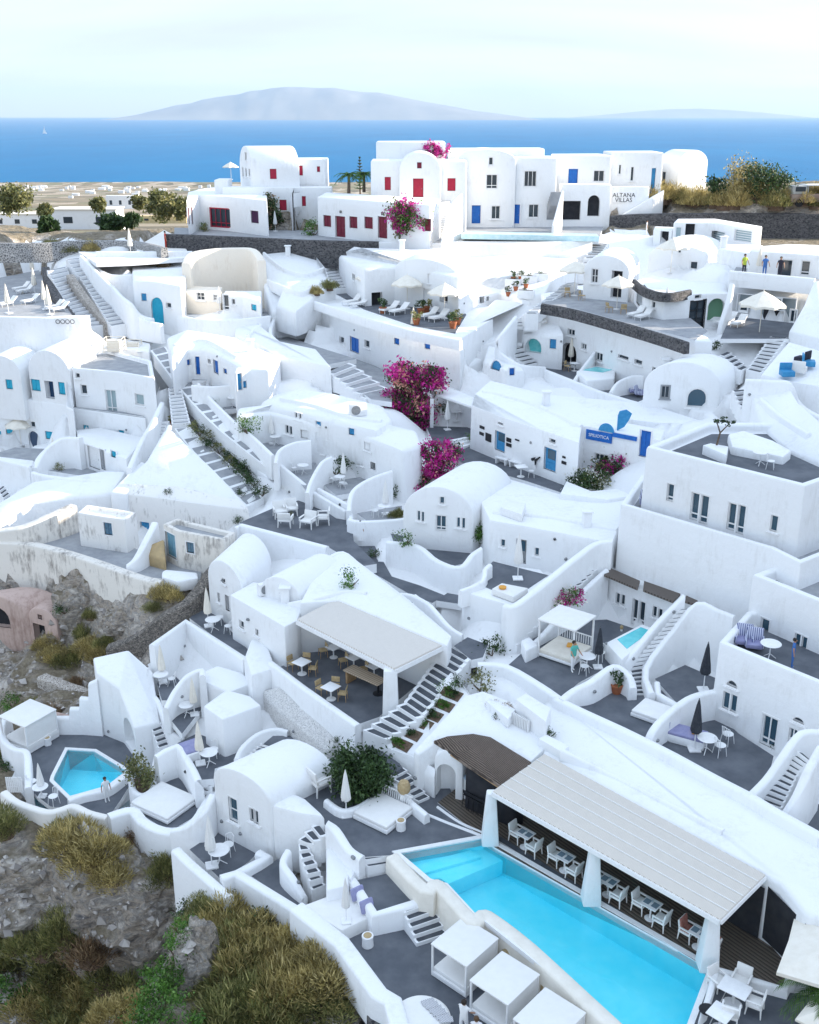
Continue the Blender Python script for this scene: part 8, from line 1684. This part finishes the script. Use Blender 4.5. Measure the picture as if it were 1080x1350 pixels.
board(sw_, bx(Q4, 262, 252, 352, 292), WHITE, 'hotel_sign', 'white wall sign with small dark letters on the ridge', txt='ALTANA\nVILLAS', size=.68, tm=BLACKP, d=.04)
board(rg, bx(Q4, 380, 236, 418, 270), BLUE, 'blue_board', 'dark blue notice board beside ramp on the ridge', 'sign')
rnd = random.Random(5)
for k in range(16):
    x, y = 868 + k * 14.5 + rnd.uniform(-6, 6), 272 - rnd.uniform(0, 12); q = ground(x, y) or on(x, y); put(('dry', 'dry', 'dryg')[k % 3], q, rnd.uniform(0, 6), rnd.uniform(1.5, 2.3), f'golden dry bush on the bank above the dark stone wall, {["1st", "2nd", "3rd", "4th", "5th", "6th", "7th", "8th", "9th", "10th", "11th", "12th", "13th", "14th", "15th", "16th"][k]} from the left', 'dry bushes on the right bank')
q = ground(1000, 254); tree_crown('tree', q, 3.6, GL, 71, 4500, .17, .62, 0, 'dark broad tree behind the yellow bushes at upper right', mt2=None, trunk=.3); tree_crown('tree', ground(978, 256), 2.3, DRY, 73, 2000, .14, 1.1, .2, 'sunlit yellow leaved tree in front of the dark broad tree', trunk=.15); tree_crown('tree', ground(945, 252), 1.5, GL, 75, 500, .2, .7, .1, 'low dark shrub tree right of the vaulted tower', trunk=.1)
# old truck at the right edge
q = ground(1066, 272); e = lempty('truck', q, 'old open truck with pale roof parked at upper right', 'truck'); e.rotation_euler = (0, 0, .15); PT = mat('truck_grey', (.40, .42, .42), (.3, .3, .3), 2, .5)
MB().box((0, 0, .95), (5.4, 2.0, .9)).make('body', mat('truck_brown', (.22, .15, .12), (.3, .24, .2), 1, .7), e, bevel=.1); MB().box((-1.7, 0, 1.85), (1.7, 1.9, .95)).make('cab', PT, e, bevel=.15); MB().box((.9, 0, 2.35), (3.6, 2.0, .12)).make('roof', WTRIM, e, bevel=.04); MB().box((-1.7, -.97, 1.95), (1.2, .04, .5)).make('side_window', GLASS, e)
for sx in (-.8, .9, 2.6): MB().box((sx, -.95, 1.85), (.08, .08, .95)).make('post', PT, e)
for sx in (-1.7, 1.7):
    for sy in (-1, 1): w_ = MB().tube((sx, sy * .85, .45), (sx, sy * 1.05, .45), .45, n=16).make('wheel', BLACKP, e); MB().tube((sx, sy * 1.04, .45), (sx, sy * 1.07, .45), .2, n=12).make('rim', METALG, w_)
# left ridge: warehouses, trees, distant houses
def far_house(px0, px1, pyt, pyb, label, dz=0, m=WHITE, group=None, nwin=3, depth=None, roof=None):
    lo, hi = 130, 5000
    for _ in range(50):
        mid = (lo + hi) / 2; r = ray((px0 + px1) / 2, pyb); z = r.z / r.y * mid
        if z < plain_z(mid): hi = mid
        else: lo = mid
    Y = lo; r0, r1 = ray(px0, pyb), ray(px1, pyb); x0, x1 = r0.x / r0.y * Y, r1.x / r1.y * Y; zb = r0.z / r0.y * Y; rt_y = ray(px0, pyt); h = rt_y.z / rt_y.y * Y - zb; d = depth or max((x1 - x0) * .7, 4)
    b = MB(); b.box(((x0 + x1) / 2, Y + d / 2, zb + h / 2 - 1), (x1 - x0, d, h + 2)); o = b.make('house', m, origin=((x0 + x1) / 2, Y, zb)); tag(o, label, 'house', group)
    for k in range(nwin): MB().box((x0 + (x1 - x0) * (k + .5) / nwin, Y - .02, zb + h * .5), ((x1 - x0) / nwin * .28, .1, h * .32)).make('window', GLASS, parent=o)
    if roof: MB().box(((x0 + x1) / 2, Y + d / 2, zb + h + .15), (x1 - x0 + .6, d + .6, .3)).make('roof', roof, parent=o)
    return o
YEL = mat('roof_ochre', (.62, .5, .28), (.55, .42, .22), 1, .9)
far_house(-10, 58, 283, 301, 'long pale blue grey shed at the far left of the ridge', roof=FABC, depth=8); far_house(70, 155, 277, 303, 'white slab sided warehouse with ochre end', roof=FABC, depth=9, nwin=2); far_house(141, 178, 258, 276, 'white rounded house beyond the warehouse', depth=8)
far_house(183, 246, 285, 294, 'low ochre walled house before the round trees', m=YEL, depth=6)
for k, (x, y, R, mt, l) in enumerate([(22, 279, 3.2, GLO, 'round olive tree at far left edge beyond the sheds'), (215, 284, 3.1, GLO, 'broad dark tree left of the maroon house'), (240, 286, 2.4, GLO, 'sunlit tree touching the maroon house'), (62, 286, 1.3, GLO, 'low tree right of the far left tree'), (130, 278, 1.4, GLO, 'pale bushy tree behind the warehouse'), (185, 275, 1.3, GLO, 'small tree beyond the white rounded house'), (65, 312, 1.8, GL, 'dark low bush before the warehouse'), (175, 300, 1.3, GL, 'dark bush right of the warehouse'), (150, 310, 2.2, GL, 'dark mound bush by the pebble wall')]):
    r = ray(x, y); Y = 205 - k * 3 if k < 6 else 128 + k; q = V3((r.x / r.y * Y, Y, max(r.z / r.y * Y, plain_z(Y) if Y > 150 else -14))); tree_crown('tree', q, R * (1.0 if k < 6 else .7), mt, 80 + k, 2200, .36, .85, .4, l, trunk=.2)
for k, (x, y) in enumerate([(120, 330), (92, 332), (70, 328)]): q = on(x, y); put('dry' if k == 0 else 'dryg', q, k, 1.2, ['golden bush at the head of the long stairs', 'olive tuft left of the golden bush', 'olive tuft near the pebble wall'][k])
rnd = random.Random(11)
for k in range(64):
    x = rnd.uniform(0, 285); y = 247 + abs(rnd.gauss(0, 9)); w_ = rnd.uniform(3, 9)
    if 140 < x < 260 and y > 262: continue
    far_house(x, x + w_, y - rnd.uniform(2.0, 3.6), y, 'tiny pale house far off on the coastal plain', group='distant houses on the plain', nwin=0)
# sail far out
r = ray(59, 176); D_ = -SEAZ / -r.z; q = r * D_; b = MB(); b.prism([q + V3((0, 0, 110)), q + V3((1, 0, 110)), q + V3((1, 4, 110))], [q + V3((-26, 0, 8)), q + V3((26, 0, 8)), q + V3((0, 8, 8))]); s_ = empty('sailing_boat', q, 'tiny white sailing boat far out on the sea', 'boat'); b.make('sail', FABW, s_); MB().box(q + V3((0, 0, 5)), (62, 14, 10)).make('hull', WTRIM, s_)
# ================================================================= CLIFF PLANTS AND ROCKS
def rockm(seed, R):
    bm = bmesh.new(); bmesh.ops.create_icosphere(bm, subdivisions=5, radius=1)
    for v in bm.verts:
        d = noise.fractal(v.co * 1.1 + V3((seed * 3.1, 0, 0)), 1, 2, 5); rg_ = noise.ridged_multi_fractal(v.co * .9 + V3((seed, 2, 1)), 1, 2, 4, 1, 2); vo = noise.voronoi(v.co * 2.4 + V3((seed, 0, 0)))[0]; v2_ = noise.voronoi(v.co * 6 + V3((0, seed, 0)))[0]; v.co = v.co * (.92 + .30 * d + .14 * rg_ + .30 * min(.35, vo[1] - vo[0]) + .10 * min(.3, v2_[1] - v2_[0])); v.co.x *= R[0]; v.co.y *= R[1]; v.co.z *= R[2]
    me = bpy.data.meshes.new('rock_outcrop'); bm.to_mesh(me); bm.free(); me.materials.append(ROCK); me.polygons.foreach_set('use_smooth', [True] * len(me.polygons)); me.set_sharp_from_angle(angle=radians(38)); return me
rocks = [(45, 1150, 4.2, 2.6, 2.8, 'pale grey rock outcrop at the left edge under the pool'), (105, 1135, 3.0, 1.6, 1.6, 'broken rock ledge directly below the small pool wall'), (165, 1175, 3.2, 2.6, 3.4, 'big dark overhanging rock face under the left terraces'), (205, 1215, 2.4, 2.2, 2.6, 'blue grey boulder at the foot of the dark rock face'), (90, 1195, 2.2, 1.8, 2.0, 'pale flaky rock below the left ledge'), (240, 1160, 2.2, 1.8, 1.6, 'brown rock under the white cliff parapet'), (15, 1210, 2.4, 2.0, 1.3, 'rubble rock strip at the left edge'), (40, 1305, 1.8, 1.8, 1.6, 'grey stone scree at lower left edge'), (262, 1290, .9, .9, 3.0, 'tall pale rock rib beside the dark green gully'), (440, 1330, 2.2, 1.8, 1.6, 'grey rock under the lava stone wall'), (470, 1345, 1.2, 1.0, 1.0, 'tan rounded rock at the bottom by the stone wall'),
    (100, 795, 1.5, 1.2, 2.2, 'tall brown rock pillar before the stained cliff wall'), (60, 905, 2.2, 1.4, .7, 'flat brown stone shelf in rocky garden'), (95, 925, 2.0, 1.2, .6, 'second flat stone shelf in rocky garden'), (20, 880, 1.8, 1.4, 1.0, 'grey rubble heap at left edge below pink house'), (75, 840, .8, .8, .5, 'pale boulder in the dry garden'), (160, 815, 1.1, 1.0, .9, 'white grey boulder by the broken rubble wall')]
for k, (x, y, a, b_, c, l) in enumerate(rocks):
    q = ground(x, y); o = bpy.data.objects.new('rock_outcrop', rockm(k, (a, b_, c))); COL.objects.link(o); o.location = q + V3((0, b_ * .25, -c * .35)); tag(o, l, 'rock', 'cliff rocks'); reg(o)
RK = [t for o, t in BVH.items() if o.name in bpy.data.objects and o.get('category') == 'rock'] + [TB]
def cliff(x, y):
    r = ray(x, y).normalized(); h = [a for a in (t.ray_cast(V3((0, 0, 0)), r) for t in RK) if a[0] is not None]
    return min(h, key=lambda a: a[3])[0] if h else None
rub = MB(); rnd = random.Random(2); rpt = []
for k in range(700):
    x, y = rnd.choice([(rnd.uniform(0, 260), rnd.uniform(1085, 1260)), (rnd.uniform(0, 150), rnd.uniform(1250, 1350)), (rnd.uniform(0, 240), rnd.uniform(800, 950))]); q = cliff(x, y)
    if q is None or q.z > -29.5: continue
    s_ = rnd.uniform(.06, .2) * rnd.choice((.6, 1, 1.6)); R_ = Matrix.Rotation(rnd.uniform(0, 6), 3, V3((rnd.random(), rnd.random(), 1)))
    i0 = len(rub.v); rub.v += [q + R_ @ (V3(a) * s_ * rnd.uniform(.7, 1.3)) for a in ((0, 0, .8), (1, 0, .1), (.4, .9, -.1), (-.7, .7, .2), (-1, -.2, 0), (-.3, -.9, .15), (.7, -.8, -.1), (0, 0, -.8))]
    for j in range(6): rub.f += [[i0, i0 + 1 + j, i0 + 1 + (j + 1) % 6], [i0 + 7, i0 + 1 + (j + 1) % 6, i0 + 1 + j]]; rub.m += [0, 0]
ro = rub.make('rubble', mat('rubble_stones', (.22, .20, .19), (.58, .54, .5), 1, .95, contrast=(0, 1), island=True), bevel=0, sm=20); ro['kind'] = 'stuff'
rnd = random.Random(21); words = ['golden', 'olive', 'russet', 'green']
shr = [(105, 1115, 'dry', 1.7), (125, 1130, 'dry', 1.5), (150, 1150, 'dry', 1.2), (95, 1100, 'dryg', 1.3), (185, 1100, 'dryr', 1.2), (205, 1115, 'dryr', 1.0), (230, 1130, 'dryg', 1.0), (250, 1145, 'bush', .9), (215, 1150, 'dryg', 1.1), (60, 1245, 'dryg', 1.6), (90, 1230, 'dryg', 1.4), (120, 1255, 'dryr', 1.5), (75, 1290, 'dryg', 1.7), (110, 1300, 'dry', 1.6), (145, 1290, 'dryg', 1.5), (60, 1330, 'dry', 1.8), (100, 1345, 'dryg', 1.8), (140, 1330, 'dry', 1.9), (170, 1345, 'dry', 1.6), (160, 1310, 'dryg', 1.4),
    (195, 1290, 'green', 1.0), (205, 1310, 'green', 1.1), (220, 1280, 'green', 1.0), (215, 1335, 'green', 1.2), (235, 1310, 'green', 1.1), (240, 1345, 'green', 1.2), (230, 1255, 'green', .9), (240, 1230, 'green', .8), (195, 1345, 'green', 1.1), (248, 1210, 'bush', .8), (15, 1320, 'green', 1.4), (5, 1270, 'dryg', 1.5), (290, 1225, 'dry', 1.5), (270, 1210, 'dryg', 1.2), (320, 1240, 'dry', 1.6), (300, 1260, 'dryg', 1.6), (350, 1255, 'dry', 1.5), (340, 1285, 'dry', 1.8), (310, 1295, 'dryg', 1.7), (375, 1275, 'dry', 1.6), (400, 1260, 'dry', 1.5), (420, 1285, 'dry', 1.5), (390, 1305, 'dry', 1.7), (360, 1320, 'dryg', 1.7), (330, 1335, 'dryg', 1.8), (420, 1320, 'dryg', 1.4), (300, 1340, 'dryg', 1.6), (380, 1345, 'dryg', 1.6), (280, 1310, 'dryg', 1.3), (430, 1345, 'bush', .9),
    (310, 1195, 'bush', .95), (295, 1200, 'green', .7), (340, 1215, 'bush', .9), (365, 1225, 'bush', .9), (395, 1230, 'bush', 1.0), (400, 1250, 'bush', .8), (275, 1195, 'dryg', .9), (20, 1240, 'dryg', 1.3), (5, 1090, 'dryg', 1.2), (10, 1010, 'bush', .8), (5, 990, 'dryg', .9),
    (75, 865, 'dry', 1.1), (95, 870, 'dryg', 1.1), (125, 850, 'dry', 1.2), (130, 865, 'dry', 1.1), (65, 850, 'dry', .9), (110, 835, 'dryg', .8), (145, 845, 'dryg', .9), (85, 805, 'bush', .7), (120, 810, 'dryg', .8), (220, 785, 'dry', 1.0), (205, 800, 'dryg', .7), (40, 940, 'dryg', 1.0), (20, 935, 'green', 1.0), (70, 945, 'dryr', 1.0), (100, 905, 'dryr', .8), (265, 750, 'bush', .5)]
zone_ = lambda x, y: ('rocky garden' if y < 960 and x < 270 else 'ledge below the small pool' if y < 1160 and x < 260 else 'gully bottom' if x < 262 and x > 180 else 'lower left slope' if x <= 180 else 'slope under the lava wall')
cnt = {}
ORD = 'first second third fourth fifth sixth seventh eighth ninth tenth eleventh twelfth thirteenth fourteenth fifteenth sixteenth seventeenth eighteenth nineteenth twentieth'.split()
for (x, y, kd, s) in sorted(shr):
    q = cliff(x, y)
    w_ = {'dry': 'golden dry', 'dryg': 'olive dry', 'dryr': 'russet dry', 'green': 'bright green', 'bush': 'dark green'}[kd]; key = (w_, zone_(x, y)); cnt[key] = cnt.get(key, 0) + 1
    put(kd, q - V3((0, 0, .15)), rnd.uniform(0, 6), (s * rnd.uniform(.85, 1.1), s * rnd.uniform(.85, 1.1), s * rnd.uniform(.8, 1.15)), f'{w_} bush on the {key[1]}, {ORD[cnt[key] - 1]} from left', 'cliff bushes')

# low copings and flights that break up the big limed slopes
def coping(label, zf, pts, h=.3, t=.3): wall(label, [on(*zf(*p)[0]) + V3((0, 0, h)) for p in pts], None, None, h + .6, t)
coping('low white coping along the crest between the two umbrella terraces', Q3, [(390, 585), (470, 560), (560, 535), (690, 505), (820, 510)])
coping('low white coping above the potted plants on the slope', Q3, [(385, 700), (460, 668), (530, 662), (630, 690), (690, 700)], .35)
coping('low white coping curling across the sunlit stepped slope', Q2, [(355, 500), (430, 560), (520, 585), (590, 560)], .35)
coping('second low white coping lower on the sunlit slope', Q2, [(370, 610), (440, 640), (500, 660), (540, 640)], .4)
coping('low white ridge line along the blue door house roof', D, [(470, 290), (640, 330), (760, 380), (860, 430)], .18, .35)
coping('low white coping on the big roof above the pool pergola', V, [(60, 330), (240, 420), (420, 510), (700, 650)], .12, .25)
coping('low white coping across the roof behind the gable house', Z3, [(510, 80), (700, 95), (900, 130), (1000, 150)], .2, .3)
coping('low white coping over the roof of the middle house with air conditioner', E, [(420, 320), (560, 350), (700, 395), (820, 410)], .2, .3)
coping('low white coping over the two narrow blue doors', E, [(0, 110), (60, 92), (140, 95), (250, 160)], .2, .3)
coping('low white coping on the slope right of the cave stairs', G, [(850, 330), (930, 400), (1040, 470)], .25)
coping('low white edge along roof above the upper restaurant', Z2, [(450, 440), (560, 420), (680, 390), (760, 400)], .12, .25)
stairs('pale flight crossing the white slope beside right umbrellas', [(*Q3(650, 725)[0], *Q3(690, 725)[0], -15.4), (*Q3(800, 610)[0], *Q3(845, 605)[0], -14.2)], 9, drop=1, mats=(WHITE, GREYL))
for k, (x, y) in enumerate([(590, 622), (655, 610), (640, 668), (700, 600)]): q = on(*Q3(x, y)[0]); b_ = MB().box((0, 0, .3), (1.5, .6, .7)).box((0, 0, .66), (1.3, .42, .04), 0, 1).make('planter', [WHITE, SOIL], bevel=.04); b_.location = q; b_.rotation_euler = (0, 0, -.3); tag(b_, f'white planter box on the slope between umbrella terraces, {NORD[k]} from the left by pots', 'planter', 'planter boxes on the slope'); put('bush', q + V3((0, 0, .55)), k, .35, f'small green plant in the {NORD[k]} planter box on the slope', 'plants in the slope planters')
for k, (zf, x, y) in enumerate([(E, 300, 130), (K, 350, 90), (K, 560, 170), (Z2, 440, 430), (Q2, 450, 500), (D, 720, 340), (G, 470, 210), (Q4, 700, 470), (Q3, 150, 480), (Z3, 880, 130)]): q = on(*zf(x, y)[0]); b_ = MB().box((0, 0, .4), (.5, .5, 1.0)).box((0, 0, .95), (.7, .7, .1)).make('chimney', WHITE, bevel=.05); b_.location = q; tag(b_, 'small white chimney standing on the roof ' + ('over two narrow blue doors', 'behind left vaults', 'by the rooftop cages', 'of the restaurant vault', 'of the sunlit slope', 'of the blue door house', 'of the arched glass house', 'beside the green screen house', 'above left umbrella terrace', 'behind the cube block')[k], 'chimney', 'small white roof chimneys')
for k, (zf, x, y, kd, s, l) in enumerate([(E, 160, 345, 'bushb', .5, 'green shrub beside the black chair terrace'), (E, 560, 250, 'bush', .6, 'dark shrub on the broad grey slab steps'), (E, 690, 300, 'busho', .55, 'olive shrub near the big bougainvillea steps'), (D, 420, 480, 'bushb', .5, 'green shrub at the loggia steps'), (Z3, 40, 250, 'bush', .55, 'dark shrub by the lane below the gable house'), (G, 660, 120, 'bush', .6, 'dark shrub behind the rounded arched window house'), (Q3, 545, 655, 'bush', .7, 'dark shrub on the slope left of planter boxes'), (Q2, 120, 400, 'bushb', .7, 'bright shrub along the lava wall top'), (Q1, 600, 540, 'dryr', .7, 'russet bush on the white upper left terrace'), (Q1, 650, 545, 'dryr', .7, 'second russet bush on the white upper left terrace'), (K, 235, 600, 'busho', .5, 'olive shrub by the swooping buttress'), (Z2, 250, 115, 'bush', .5, 'dark weed at the sofa terrace corner')]): place(kd, zf, x, y, k, s, l)
for k, (zf, x, y, l) in enumerate([(E, 225, 325, 'closed white parasol beside the black chairs'), (E, 420, 30, 'closed white parasol by the white rounded bench corner'), (Q1, 870, 725, 'closed white parasol in the beige quarry yard'), (Q3, 700, 740, 'closed white parasol at the pale flight on the slope'), (Q4, 470, 750, 'closed white parasol before the round fronted house'), (D, 330, 440, 'closed white parasol at the loggia edge')]): place('cumbw', zf, x, y, k, 1.0, l)
for k, (x, y) in enumerate([(690, 775), (720, 770), (760, 780)]): place('lounger', Q4, x, y, -.7, 1.0, f'white lounger by the dark dining recess, {NORD[k]} from the left', 'loungers by the dining recess')
